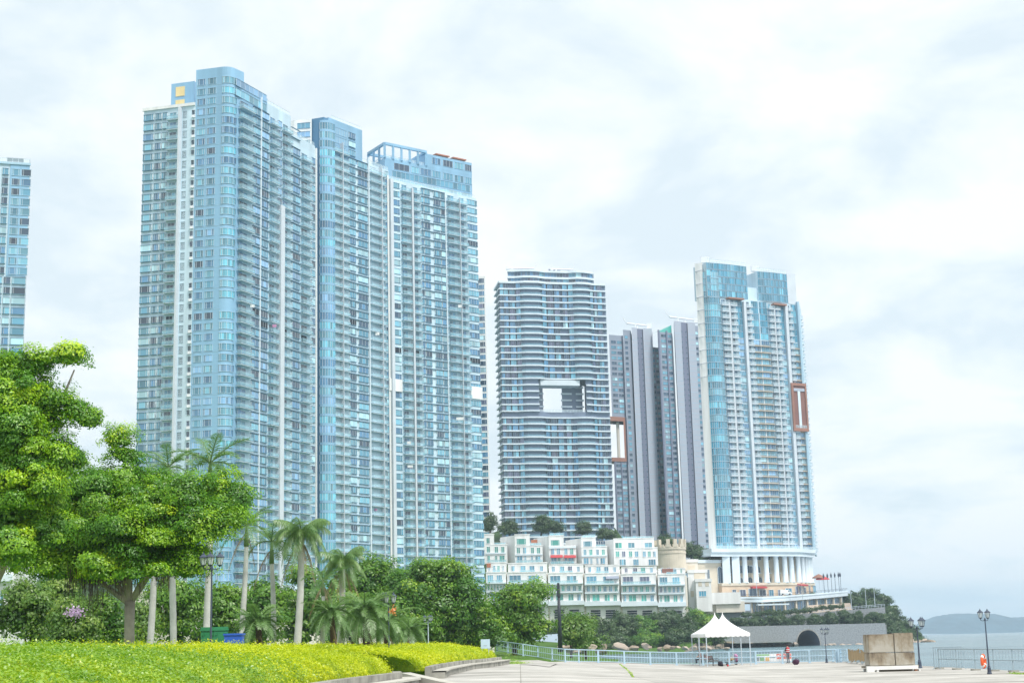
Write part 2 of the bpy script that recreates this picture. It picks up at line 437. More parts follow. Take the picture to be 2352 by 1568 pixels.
# ------------------------------------------------------------------ tower A: tall blue and white slab block at left
def build_A():
    K = P(526, 760, 428); Lf = P(319, 760, 435.0); Rt = P(723.5, 760, 471.5)
    h = 3.16
    T = Tower('apartment_tower', 'tallest tower, blue tiled corner block with white wings, left of centre', 'tower', (K.x, K.y, 1.0), 'seaside apartment towers')
    seen = lambda z: z > 32
    zt = P(486, 155, 429).z; zw = P(380, 250, 433).z             # blue block top, white wing top
    Lf2, K2, R2 = V2(Lf), V2(K), V2(Rt)
    fl = Fac(T, Lf2, K2, zt - 2.6, h, seen); fr = Fac(T, K2, R2, zt - 2.6, h, seen)
    fl.dark = (23,); fr.dark = (22, 23)
    e1, n1, e2, n2 = fl.e, fl.n, fr.e, fr.n
    q = zx(320, 3.92)
    s = lambda x: fl.s_(q(x), 780); r = lambda x: fr.s_(q(x), 850)
    zbase = 20.0
    # podium hidden by the park
    pb = MB(); P0 = [Lf2 + n1*1.2 - e1*1, K2 + n1*1.2 + n2*1.2, R2 + n2*1.2 + e2*1, R2 - n2*26, Lf2 - n1*24]
    pb.prism(P0, 0.5, zbase, 0); T.body('podium', pb, ['cream_wall'])
    # blue corner block with a rounded corner
    sB = s(624)
    rad = 3.2
    cc = K2 - e1*rad - n1*rad
    arc = []
    a0 = math.atan2(n1.y, n1.x); a1 = math.atan2(n2.y, n2.x)
    for i in range(7):
        a = a0 + (a1-a0)*i/6; arc.append(cc + Vector((math.cos(a), math.sin(a)))*rad)
    s1 = fr.s_(541, 170)
    B0 = fl.A + e1*sB
    arc0 = K2 - e1*rad; arc1 = arc[-1]
    pts = [B0] + arc + [fr.A + e2*(s1+4.5)] + [fr.A + e2*(s1+4.5) - n2*13, B0 - n1*14]
    b = MB(); b.prism(pts, zbase, zt, 0); T.body('corner_block', b, ['blue_tile'])
    # white left wing
    pts = [Lf2, B0 + e1*0.02, B0 - n1*14.2, Lf2 - n1*14.2]
    b = MB(); b.prism(pts, zbase, zw, 0); T.body('left_wing', b, ['white_tile'])
    # right wing in steps down
    ztops = [(s1+4.4, fr.s_(614, 240), zt-4.2, 'blue_tile'), (fr.s_(614, 240), fr.s_(668, 276), zt-5.6, 'white_tile'), (fr.s_(668, 276), fr.L, zt-11.2, 'white_tile')]
    low = MB(); low.prism([K2 + e2*(s1+4.4), R2, R2 - n2*14, K2 + e2*(s1+4.4) - n2*14], zbase, zt-14.0, 0); T.body('right_wing', low, ['white_tile'])
    for a, c, z, mm in ztops:
        b = MB(); A_ = K2 + e2*a - n2*0.01; C_ = K2 + e2*c - n2*0.01
        if z > zt-14.0: b.prism([A_, C_, C_ - n2*13.5, A_ - n2*13.5], zt-14.0, z, 0); T.body('rooftop_storey', b, [mm])
        roof_rail(T, [A_ - n2*0.4, C_ - n2*0.4], z, 1.3)
    # penthouse box with yellow panels behind left wing
    b = MB(); A_ = V2(P(393, 230, 444)); C_ = V2(P(446, 225, 442)); zz = P(410, 193, 444).z
    ee = (C_-A_).normalized(); nn = Vector((ee.y, -ee.x))
    b.prism([A_, C_, C_ - nn*8, A_ - nn*8], zw-1, zz, 0); T.body('penthouse', b, ['blue_tile'])
    fp = Fac(T, A_, C_, zz, h)
    for i in range(2):
        for j in range(2):
            fp.panel(1.6+i*1.55, 3.1+i*1.55, zz-4.4-j*4.3+0.0, zz-1.3-j*4.3, 0.15, 'yellow_panel', 'yellow_panel')
    NF = int((zt - 2.6 - zbase)/h)
    FLR = range(NF); WF = range(int(round((zt-2.6 - zw + 1.2)/h)) , NF)
    # left wing windows
    fl.win(s(108), s(208), WF, mulls=(0.2, 0.82), proj=0.5); fl.win(s(226), s(284), WF, mulls=(0.28, 0.75), proj=0.5); fl.win(s(300), s(345), WF, mulls=(0.5,), proj=0.5)
    fl.balc(s(352), s(468), WF, d=1.7)
    fl.fin(s(470), s(488), zbase, zw-0.4, 1.5, 'slab_grey')
    fl.win(s(499), s(539), WF, 0.5, 2.5, 0.05, (), [('glass_plum', 3), ('glass_dark', 1)], ('frame_grey', 'frame_grey'), trim=0.05)
    fl.win(s(588), s(618), WF, 1.0, 2.5, 0.05, (), [('glass_plum', 1), ('glass_dark', 2)], ('white_metal', 'frame_grey'), trim=0.05)
    # air conditioners under the niche windows
    ac = MB(); ac.box(0, 1.0, -0.5, 0, 0.1, 0.85, 0); ac.lathe([(0.3, 0.0), (0.3, 0.02)], 8, (0.5, -0.6), 0)
    for k in WF:
        if rnd.random() < 0.8:
            loc = fl.pt(s(592), fl.zt - (k+1)*h); T.put('air_conditioner', ('a',), ac, ['white_metal'], loc, fl.rz, None, 0.5/loc[1])
    # parapet of the left wing
    fl.fin(-0.4, sB-0.1, zw-0.02, zw+0.9, 0.5, 'white_wall', 'parapet')
    # blue face windows
    bl = dict(proj=0.06, gl=G_BLUE + [('glass_teal', 3)], mats=('slab_blue', 'frame_white'), trim=0.08)
    fl.win(s(642), s(722), FLR, 0.7, 2.55, mulls=(0.2, 0.72), **bl); fl.win(s(746), s(828), FLR, 0.7, 2.55, mulls=(0.2, 0.72), **bl)
    # rounded corner windows, each a curved strip of panes
    f = MB(); p = MB(); segs = 7; x0 = s(898)
    path = [B0*0 + fl.A + e1*x0] + arc + [fr.A + e2*fr.s_(537.5, 760)]
    path = [q_ - cc for q_ in path]
    for i in range(len(path)-1):
        a, c = path[i], path[i+1]
        na = a.normalized()*0.06 if 0 < i < len(path)-2 else (n1*0.06 if i == 0 else n2*0.06)
        a2 = a + na; c2 = c + na
        p.quad((a2.x, a2.y, 0.65), (c2.x, c2.y, 0.65), (c2.x, c2.y, 2.6), (a2.x, a2.y, 2.6))
        if i % 2 == 0 or i == len(path)-2:
            f.tube([(a2.x+na.x, a2.y+na.y, 0.6), (a2.x+na.x, a2.y+na.y, 2.65)], 0.06, 4, 1)
        for zz_ in (0.6, 2.62):
            f.tube([(a2.x+na.x*.5, a2.y+na.y*.5, zz_), (c2.x+na.x*.5, c2.y+na.y*.5, zz_)], 0.09, 4, 0)
    for k in FLR:
        if k in (22,): continue
        loc = (cc.x, cc.y, fl.zt - (k+1)*h)
        T.put('corner_window', ('Ac',), f, ['slab_blue', 'frame_white'], loc, 0, ('pane', ('Acp',), p, [pick(G_CORNER)]), 4.0/loc[1])
    # floor joints on the blue block: shallow proud string courses
    for k in FLR:
        z = fl.zt - (k+1)*h + 0.25
        if k % 2 == 0: fl.fin(sB+0.05, s(900), z, z+0.1, 0.04, 'slab_blue', 'string_course')
    # right face
    zz = ztops
    R1 = range(2, NF); R2_ = range(2, NF); R3 = range(2, NF); R4 = range(4, NF)
    fr.balc(r(1058), r(1192), R1, d=2.0); 
    fr.win(r(1203), r(1272), R1, gl=G_BLUE); fr.fin(r(1275), r(1283), zbase, zt-5, 0.5, 'slab_white')
    fr.win(r(1287), r(1358), R1, gl=G_BLUE, mulls=(0.35, 0.7)); 
    fr.balc(r(1366), r(1448), R2_, d=1.7)
    kstrip = int((zt - 2.6 - P(640, 500, 455).z)/h)
    fr.fin(r(1452), r(1490), zbase, zt - 2.6 - kstrip*h, 1.6, 'slab_grey')
    fr.win(r(1452), r(1490), range(2, kstrip), gl=G_BLUE)
    fr.balc(r(1495), r(1580), R3, d=1.5)
    fr.win(r(1600), r(1674), R4, gl=G_BLUE, mulls=(0.4, 0.75))
    fr.balc(r(1682), r(1780), R4, d=1.7); fr.win(r(1792), r(1826), R4, gl=G_A, mulls=())
    fr.fin(r(1831), r(1838), zbase, zt-12.0, 0.6, 'white_wall')
    # thin dark string lines between storeys of the right face
    for k in range(2, NF):
        fr.fin(r(1200), r(1362), fr.zt-(k+1)*h+2.84, fr.zt-(k+1)*h+2.92, 0.5, 'trim_dark', 'string_course')
        fr.fin(r(1584), r(1678), fr.zt-(k+1)*h+2.84, fr.zt-(k+1)*h+2.92, 0.5, 'trim_dark', 'string_course')
    # top glazed bands of the step under the roof
    fr.win(fr.s_(542, 200), fr.s_(612, 250), range(0, 2), 0.3, 2.5, 0.08, tuple(i/7 for i in range(1, 7)), G_BLUE, ('slab_blue', 'frame_white'), trim=0.06)
    # roof clutter: potted plant, ventilation
    b = MB(); b.box(0, 2.2, 0, 2.0, 0, 1.6); T.body('roof_plant_room', MB().prism([K2 - n2*5 + e2*22, K2 - n2*5 + e2*28, K2 - n2*9 + e2*28, K2 - n2*9 + e2*22], zt-5.7, zt-2.6, 0), ['white_tile'])
    T.done()
    return T
build_A()

# ------------------------------------------------------------------ tower B: middle blue and white tower
def build_B():
    K = P(744, 900, 478); Rt = P(897, 900, 505); h = 3.1
    K2, R2 = V2(K), V2(Rt); e = (R2-K2).normalized(); n = Vector((e.y, -e.x))
    T = Tower('apartment_tower', 'middle tower of the blue trio with a shaded blue flank, between its two neighbours', 'tower', (K.x, K.y, 1.0), 'seaside apartment towers')
    zt = P(742, 269, 478).z; zl = P(832, 371, 494).z; zbase = 20.0
    fr = Fac(T, K2, R2, zt-1.5, h, lambda z: z > 36)
    fr.dark = (21,); q = zx(780, 3.92); r = lambda x: fr.s_(q(x), 1000)
    Lb = K2 - n*0 + Vector((-e.y, e.x))*0
    side = Vector((-n.x, -n.y))            # into the block
    left = V2((-0.93, 0.37)).normalized()  # the flank, toned dark for shade, runs back to the left
    sM = fr.s_(832, 340)
    F0 = K2 + left*20
    b = MB(); b.prism([K2, K2 + e*sM, K2 + e*sM + side*14, F0 + side*8, F0], zbase, zt, 0); T.body('main_block', b, ['shaded_blue_tile'])
    b = MB(); b.prism([K2 + n*0.05 + e*2.2, K2 + n*0.05 + e*(sM-0.05), K2 + e*(sM-0.05) + side*2, K2 + side*2 + e*2.2], zl-2, zt+0.5, 0); T.body('upper_cladding', b, ['blue_tile'])
    b = MB(); b.prism([K2 + n*0.04 + e*2.2, R2 + n*0.04, R2 + side*14, K2 + e*2.2 + side*13], zbase, zl, 0); T.body('right_wing', b, ['white_tile'])
    pb = MB(); pb.prism([F0 + n*1.3, R2 + n*1.3, R2 + side*16, F0 + side*16], 0.5, zbase, 0); T.body('podium', pb, ['cream_wall'])
    roof_rail(T, [K2 + e*4 - n*0.3, K2 + e*sM - n*0.3], zt+0.5, 1.3); roof_rail(T, [K2 + e*sM - n*0.3, R2 - n*0.3], zl, 1.3)
    NF = int((zt-1.5-zbase)/h); k0 = int((zt - zl)/h)
    # white rooftop rooms on the left
    b = MB(); A_ = V2(P(676, 300, 480)); C_ = V2(P(716, 300, 479)); b.prism([A_, C_, C_ + side*8, A_ + side*8], zt-14, P(690, 276, 480).z, 0); T.body('rooftop_room', b, ['white_wall'])
    fa = Fac(T, A_, C_, P(690, 276, 480).z - 0.6, h); fa.win(1.0, fa.L-0.5, range(0, 3), 0.6, 2.4, 0.1, (0.3, 0.6), G_BLUE)
    # rounded corner windows
    rad = 2.4; nl = Vector((left.y, -left.x)) * -1
    if nl.y > 0: nl = -nl
    a0 = math.atan2(nl.y, nl.x); a1 = math.atan2(n.y, n.x)
    fm = MB(); pm = MB(); cc = K2 + e*2.6 - n*2.0
    arc = [cc + Vector((math.cos(a0+(a1-a0)*i/5), math.sin(a0+(a1-a0)*i/5)))*3.3 for i in range(6)] 
    arc = arc + [arc[-1] + e*1.5]
    for i in range(len(arc)-1):
        a, c = arc[i]-cc, arc[i+1]-cc
        pm.quad((a.x, a.y, 0.5), (c.x, c.y, 0.5), (c.x, c.y, 2.7), (a.x, a.y, 2.7))
        fm.tube([(a.x*1.015, a.y*1.015, 0.45), (a.x*1.015, a.y*1.015, 2.75)], 0.06, 4, 1)
    ring = [V2(a-cc)*1.02 for a in arc]
    fm.prism([x for x in ring] + [Vector((0.3, 0.3))], 2.72, h+0.47, 0)
    for k in range(0, NF):
        loc = (cc.x, cc.y, fr.zt-(k+1)*h)
        T.put('corner_window', ('Bc',), fm, ['blue_tile', 'frame_white'], loc, 0, ('pane', ('Bcp',), pm, [pick(G_CORNER)]), 4.0/loc[1])
    U = range(2, NF); Lw = range(k0, NF)
    fr.balc(r(190), r(280), U, d=1.7); fr.fin(r(281), r(285), zbase, zt-2*h-1, 1.5, 'slab_grey'); fr.balc(r(287), r(358), U, d=1.5)
    fr.win(r(368), r(434), range(0, NF), gl=G_A, mulls=(0.4, 0.75)); fr.win(r(457), r(552), Lw, gl=G_A, mulls=(0.35, 0.68))
    fr.fin(r(558), r(568), zbase, zl+2, 0.6, 'slab_white')
    fr.win(r(200), r(352), range(0, 2), 0.3, 2.6, 0.08, tuple(i/6 for i in range(1, 6)), G_BLUE, ('slab_blue', 'frame_white'), trim=0.06)
    fr.balc(r(572), r(674), Lw, d=1.7); fr.fin(r(675), r(680), zbase, zl, 1.5, 'slab_grey'); fr.balc(r(682), r(728), Lw, d=1.5, doors=False)
    fr.win(r(732), r(764), Lw, gl=G_A, mulls=())
    for k in Lw: fr.fin(r(362), r(560), fr.zt-(k+1)*h+2.82, fr.zt-(k+1)*h+2.9, 0.5, 'trim_dark', 'string_course')
    T.done()
build_B()

# ------------------------------------------------------------------ tower C: right tower of the trio, white fin and roof pergola
def build_C():
    K = P(893, 900, 503.5); Rt = P(1103, 900, 531); h = 3.1
    K2, R2 = V2(K), V2(Rt); e = (R2-K2).normalized(); n = Vector((e.y, -e.x)); side = -n
    T = Tower('apartment_tower', 'blue and white tower with an open pergola frame on its roof', 'tower', (K.x, K.y, 1.0), 'seaside apartment towers')
    zs = P(893, 409, 503.5).z; zbase = 18.0
    fr = Fac(T, K2, R2, zs-0.5, h, lambda z: z > 30)
    fr.dark = (19,); q = zx(780, 3.92); r = lambda x: fr.s_(q(x), 1000)
    b = MB(); b.prism([K2, R2, R2 + side*16, K2 + side*16], zbase, zs, 0); T.body('main_block', b, ['white_tile'])
    pb = MB(); pb.prism([K2 + n*1.3, R2 + n*1.3 + e, R2 + side*18 + e, K2 + side*18], 0.5, zbase, 0); T.body('podium', pb, ['cream_wall'])
    # setback blue storeys
    A_ = V2(P(884, 400, 509)); C_ = V2(P(1084, 420, 532)); zu = P(884, 327, 509).z; zm = P(884, 362, 509).z
    e2 = (C_-A_).normalized(); n2 = Vector((e2.y, -e2.x))
    fu = Fac(T, A_, C_, zm, h)
    xs = fu.s_(979, 380)
    Bk = V2(P(846, 380, 520))
    b = MB(); b.prism([A_, C_, C_ - n2*12, Bk - n2*4, Bk], zs-0.02, zm, 0); T.body('setback_storey', b, ['blue_tile'])
    b = MB(); b.prism([A_ + e2*xs, C_ + e2*0.05, C_ - n2*12, A_ + e2*xs - n2*12], zm-0.02, zu-1.0, 0); T.body('roof_block', b, ['blue_tile'])
    # pergola of beams and posts
    fr_z = zu
    def beam(a, c, z, t=0.45):
        m_ = MB(); d = (c-a).normalized(); w = Vector((d.y, -d.x))*t
        m_.prism([a-w, c-w, c+w, a+w] if (c-a).cross(w) > 0 else [a+w, c+w, c-w, a-w], z-0.9, z, 0); T.body('pergola_beam', m_, ['blue_tile'])
    Pm = A_ + e2*xs
    beam(A_, Pm, fr_z); beam(A_, Bk, fr_z); beam(Bk, Bk + e2*xs, fr_z-0.02); beam(Pm - e2*0.1, Bk + e2*xs, fr_z-0.03)
    for i in range(6):
        p_ = A_ + e2*(xs*i/5); m_ = MB(); m_.prism([p_ + Vector((-.4, -.4)), p_ + Vector((.4, -.4)), p_ + Vector((.4, .4)), p_ + Vector((-.4, .4))], zm, fr_z-0.9, 0); T.body('pergola_post', m_, ['blue_tile'])
    for i in range(1, 4):
        p_ = A_ + (Bk-A_)*(i/3); m_ = MB(); m_.prism([p_ + Vector((-.4, -.4)), p_ + Vector((.4, -.4)), p_ + Vector((.4, .4)), p_ + Vector((-.4, .4))], zm, fr_z-0.9, 0); T.body('pergola_post', m_, ['blue_tile'])
    roof_rail(T, [Bk + e2*0.6, A_ + e2*0.5 - n2*0.5, Pm - n2*0.5], zm, 1.3)
    fu.zt = zm - 0.6
    for a, c in ((905, 940), (945, 962), (966, 990), (993, 1012), (1018, 1040), (1044, 1064), (1068, 1083)):
        fu.win(fu.s_(a, 400), fu.s_(c, 400), range(0, 1), 0.1, 2.4, 0.08, (0.33, 0.66), G_BLUE + [('glass_teal', 4)], ('slab_blue', 'frame_white'), trim=0.06)
        if a > 975: 
            fu2 = Fac(T, A_, C_, zu-1.3, h); fu2.win(fu2.s_(a, 400), fu2.s_(c, 400), range(0, 1), 0.1, 2.4, 0.08, (0.33, 0.66), G_A, ('slab_blue', 'frame_white'), trim=0.06)
    fu3 = Fac(T, A_, C_, zm-0.6-h, h)
    fu3.win(3, fu3.L-1, range(0, 2), 0.2, 2.5, 0.06, tuple(i/18 for i in range(1, 18)), G_A, ('slab_blue', 'frame_white'), trim=0.06)
    roof_rail(T, [K2 + e*1 - n*0.4, R2 - e*0.5 - n*0.4], zs, 1.2)
    b = MB(); b.box(0, 7, 0, 3, 0, 0.5); 
    for xx in (0.62, 0.82):
        p_ = A_ + e2*(fu.L*xx) - n2*2; rb = MB(); rb.prism([p_, p_ + e2*6, p_ + e2*6 - n2*3, p_ - n2*3], zu+0.4, zu+0.8, 0)
        for qx in (0.3, 5.5):
            p3 = p_ + e2*qx - n2*1; rb.prism([p3, p3 + e2*0.2, p3 + e2*0.2 - n2*0.2, p3 - n2*0.2], zu-1.0, zu+0.4, 0)
        T.body('roof_awning', rb, ['terracotta'])
    NF = int((zs-0.5-zbase)/h); F_ = range(NF)
    fr.fin(0.0, r(772), zbase, zs+1.0, 0.25, 'white_wall'); fr.fin(r(776), r(804), zbase, zs-0.2, 1.1, 'slab_grey')
    fr.win(r(818), r(884), F_, gl=G_A, mulls=(0.7,), proj=0.1)
    fr.balc(r(892), r(980), F_, d=1.7); fr.fin(r(984), r(1000), zbase, zs-2, 1.5, 'slab_grey'); fr.balc(r(1006), r(1086), F_, d=1.6)
    fr.win(r(1092), r(1120), F_, gl=G_A, mulls=()); fr.win(r(1128), r(1186), F_, gl=G_A, mulls=(0.5,))
    fr.win(r(1222), r(1288), F_, gl=G_A, mulls=(0.3, 0.7)); fr.win(r(1296), r(1334), F_, gl=G_A, mulls=())
    fr.fin(r(1336), r(1344), zbase, zs-1, 0.5, 'slab_white')
    fr.balc(r(1352), r(1462), F_, d=1.8); fr.fin(r(1464), r(1469), zbase, zs-2, 1.6, 'slab_grey'); fr.balc(r(1471), r(1556), F_, d=1.6)
    fr.win(r(1562), r(1664), F_, gl=G_A, mulls=(0.25, 0.5, 0.75), proj=0.12)
    for x0_, x1_, v_ in ((760, 884, 885), (1562, 1672, 903)): fr.panel(r(x0_), r(x1_), plane_hit(q(x0_), v_+12, K2, R2)[1], plane_hit(q(x0_), v_-16, K2, R2)[1], 0.5, 'white_wall', 'blank_panel')
    for k in F_: fr.fin(r(1100), r(1340), fr.zt-(k+1)*h+2.82, fr.zt-(k+1)*h+2.9, 0.5, 'trim_dark', 'string_course')
    T.done()
build_C()

# ------------------------------------------------------------------ narrow tower glimpsed behind C
def build_D():
    A = P(1080, 900, 701); B = P(1120, 900, 700); h = 3.1
    T = Tower('apartment_tower', 'slim sliver of a white banded tower showing behind the pergola tower', 'tower', (A.x, A.y, 8.0), 'seaside apartment towers')
    zt = P(1108, 634, 700).z; A2, B2 = V2(A), V2(B); e = (B2-A2).normalized(); n = Vector((e.y, -e.x))
    b = MB(); b.prism([A2, B2, B2 + Vector((-1.2, 14)), A2 + Vector((-1.2, 14))], 5, zt, 0); T.body('wall', b, ['white_wall'])
    f = Fac(T, A2, B2, zt-0.6, h, lambda z: z > 56); NF = int((zt-8)/h)
    f.win(f.L-4.2, f.L-0.5, range(NF), 0.5, 2.5, 0.1, (0.25, 0.75), G_F, ('frame_grey', 'white_metal'))
    f.win(1, f.L-5, range(NF), 0.5, 2.5, 0.1, (0.5,), G_F, ('frame_grey', 'white_metal'))
    T.done()
build_D()

# ------------------------------------------------------------------ tower E at the left edge of the photograph
def build_E():
    A = P(-130, 600, 442); B = P(59.5, 600, 449); h = 3.16
    A2, B2 = V2(A), V2(B); e = (B2-A2).normalized(); n = Vector((e.y, -e.x))
    T = Tower('apartment_tower', 'blue banded tower cut off by the left edge of the picture', 'tower', (B.x, B.y, 1.0), 'seaside apartment towers')
    zt = P(55, 372, 449).z
    b = MB(); b.prism([A2, B2, B2 - n*15, A2 - n*15], 0.5, zt-1.2, 0); T.body('wall', b, ['white_tile'])
    f = Fac(T, A2, B2, zt-2.2, h, lambda z: z > 60); q = zx(0, 2.959); s = lambda x: f.s_(q(x), 600)
    kb = 11; f.fin(s(48), f.L+0.05, zt-2.2-kb*h, zt-0.5, 0.2, 'blue_tile', 'blue_cladding'); f.fin(0, f.L+0.3, zt-1.3, zt-0.6, 0.5, 'slab_blue', 'parapet')
    NF = int((zt-3)/h)
    f.win(s(62), s(122), range(kb), 0.6, 2.6, 0.3, (0.2, 0.8), G_A, ('slab_blue', 'frame_white')); f.win(s(134), s(205), range(kb), 0.6, 2.6, 0.3, (0.2,), G_A, ('slab_blue', 'frame_white'))
    f.win(s(34), s(84), range(kb, NF), 0.7, 2.6, 0.45, (0.3,), G_A); f.win(s(96), s(196), range(kb, NF), 0.7, 2.6, 0.45, (0.12,), G_A)
    f.win(s(-10), s(36), range(kb), 0.7, 2.6, 0.45, (0.3,), G_A); f.win(s(-30), s(22), range(kb, NF), 0.7, 2.6, 0.45, (0.3,), G_A)
    f.win(1, s(-50), range(0, NF), 0.7, 2.6, 0.45, (0.25, 0.5, 0.75), G_A)
    roof_rail(T, [A2 - n*0.5, B2 - n*0.5, B2 - n*6], zt-0.6, 1.6)
    b = MB(); p0 = B2 - e*7 - n*3; b.prism([p0, p0 + e*5, p0 + e*5 - n*3, p0 - n*3], zt+1.6, zt+1.9, 0)
    for d_ in (0.3, 4.5):
        p1 = p0 + e*d_ - n*0.5; b.prism([p1, p1 + e*0.2, p1 + e*0.2 - n*0.2, p1 - n*0.2], zt-1.2, zt+1.6, 0)
    T.body('roof_shelter', b, ['dark_metal'])
    T.done()
build_E()
# ------------------------------------------------------------------ tower F: dark tower with wavy white bands and a square hole
def build_F():
    A = P(1152, 900, 728); B = P(1399, 900, 740); h = 3.24
    A2, B2 = V2(A), V2(B); e = (B2-A2).normalized(); n = Vector((e.y, -e.x)); L = (B2-A2).length
    T = Tower('apartment_tower', 'dark tower ringed by wavy white bands with a square hole through it', 'tower', (A.x, A.y, 50.0), 'seaside apartment towers')
    zt = P(1270, 652, 733).z           # main roof, the two top storeys are set back above it
    s = lambda u, v=900: plane_hit(u, v, A2, B2)[0]
    q = zx(1220, 3.408)
    b1 = (s(q(310), 1100), s(q(500), 1100)); b2 = (s(q(770), 1100), s(q(920), 1100))
    def wave(x):
        def bump(a, c): return sm(a-3, a+3, x) * (1 - sm(c-3, c+3, x))
        return 1.9*bump(*b1) + 1.9*bump(*b2) + 0.5*math.sin(x/L*math.pi)
    xs = [L*i/40 for i in range(41)]
    left = V2((-0.15, 0.985))
    def outline(off, x0=0.0, x1=L, flank=True):
        pts = [A2 + e*x + n*(wave(x)+off) for x in xs if x0 <= x <= x1]
        if x0 > 0: pts.insert(0, A2 + e*x0 + n*(wave(x0)+off))
        if x1 < L: pts.append(A2 + e*x1 + n*(wave(x1)+off))
        back = 18.0
        l0 = A2 + e*x0; l1 = A2 + e*x1
        if x0 <= 0 and flank:
            fl_ = [A2 + left*12 + n*0 - Vector((off, 0)), A2 + left*0.0 - Vector((off, 0)) + n*(wave(0)+off)]
            pts = [A2 + left*back*0.95 - Vector((off, 0))] + [A2 - Vector((off, 0)) + left*0.6 + n*off*0] + pts
            return pts + [l1 + e*(off if x1 >= L else 0) + Vector((0.7, back))]
        return [l0 + Vector((0.5, back))] + pts + [l1 + e*(off if x1 >= L else 0) + Vector((0.7, back))]
    zb = 48.0
    NF = int((zt-zb)/h)
    # vertical position of the hole
    zh1 = P(1272, 878, 733).z; zh0 = P(1272, 948, 733).z
    kh1 = int(round((zt-zh1)/h)); kh0 = int(round((zt-zh0)/h))
    zh1 = zt-kh1*h; zh0 = zt-kh0*h
    xl, xr = s(1236), s(1344); hl, hr = s(1252), s(1297)
    # body behind the glass: pieces round the hole
    core = dict(off=-0.9)
    def body(x0, x1, z0, z1, name, flank=True, off=-0.9):
        b = MB(); b.prism(outline(off, x0, x1, flank), z0, z1, 0); T.body(name, b, ['plum_grey'])
    body(0, L, zb, zh0, 'lower_block'); body(0, L, zh1, zt, 'upper_block'); body(0, xl, zh0, zh1, 'left_leg'); body(xr, L, zh0, zh1, 'right_leg')
    # recessed inner jambs of the hole with their own slabs
    def jamb(x0, x1, mats):
        b = MB(); p0 = A2 + e*x0 - n*6; p1 = A2 + e*x1 - n*6; b.prism([p0, p1, p1 + Vector((0.5, 12.2)), p0 + Vector((0.4, 12.2))], zh0+0.01, zh1-0.01, 0); T.body('hole_jamb', b, mats)
    jamb(xl-0.1, hl, ['mid_grey_tile']); jamb(hr, xr+0.1, ['plum_grey'])
    b = MB(); p0 = A2 + e*(xl-1) + n*1.4; p1 = A2 + e*(xr-1) + n*1.4
    b.prism([p0 + e*2, p1 - e*2, p1 - n*9, p0 - n*9], zh1-3.0, zh1-0.4, 0); T.body('hole_lintel', b, ['slab_white'])
    for k in range(kh1, kh0):
        z = zt - (k+1)*h
        for x0, x1 in ((hl-3.5, hl+0.4), (hr-0.4, hr+5), (xr-3.4, xr+0.6)):
            bb = MB(); p0 = A2 + e*x0 - n*5.2; p1 = A2 + e*x1 - n*5.2; bb.prism([p0, p1, p1 - n*1.0, p0 - n*1.0], z, z+0.8, 0); T.body('hole_band', bb, ['slab_white'])
    roof_rail(T, [A2 + e*xl + n*0.3, A2 + e*xr + n*0.3], zh0, 1.2)
    # bands: one white ring per storey
    def ring(x0, x1, z, hh, name='floor_band', off=0.35):
        pts = outline(off, x0, x1); b = MB()
        inner = outline(off-1.6, x0, x1)
        k = len(pts)
        for i in range(k-1):
            a, c, d, f_ = pts[i], pts[i+1], inner[i], inner[i+1]
            b.quad((a.x, a.y, z), (c.x, c.y, z), (c.x, c.y, z+hh), (a.x, a.y, z+hh)); b.quad((a.x, a.y, z+hh), (c.x, c.y, z+hh), (f_.x, f_.y, z+hh), (d.x, d.y, z+hh)); b.quad((d.x, d.y, z), (f_.x, f_.y, z), (c.x, c.y, z), (a.x, a.y, z))
        T.body(name, b, ['slab_white'])
    glass = [140, 165, 212, 222, 268, 278, 310, None, 500, 540, 552, 600, 610, 655, 680, 722, 732, 770, None, 920, 950, 962, 985, 1025]
    cols = [(140, 168), (172, 212), (222, 268), (278, 312), (502, 540), (552, 600), (612, 655), (682, 722), (734, 770), (922, 950), (960, 984), (990, 1028)]
    balc = [(314, 362), (366, 408), (412, 455), (459, 500), (774, 808), (812, 846), (850, 884), (888, 920)]
    dark = [(212, 222), (268, 278), (540, 552), (655, 682)]
    def pane_at(x0, x1, z, kind):
        xm0, xm1 = x0, x1
        off = -0.05 if kind == 'w' else -1.15
        a = A2 + e*xm0 + n*(wave(xm0)+off); c = A2 + e*xm1 + n*(wave(xm1)+off)
        w = (c-a).length; d = (c-a).normalized(); rz = math.atan2(d.y, d.x)
        key = ('F', round(w, 1), kind)
        w = round(w, 1)
        f, p = win_mb(w, 0.62, 3.16, 0.05, (0.5,) if kind == 'w' else (0.33, 0.66), trim=0.05)
        T.put('window' if kind == 'w' else 'balcony_door', key, f, ['frame_grey', 'frame_grey'], (a.x, a.y, z), rz, ('pane', key, p, [pick(G_F if kind == 'w' else [('glass_mid', 4), ('glass_blue', 4), ('glass_dark', 1), ('glass_teal', 2)])]), w/a.y*(1 if z > 60 else 0.1))
    uq = lambda x: s(q(x), 1100)
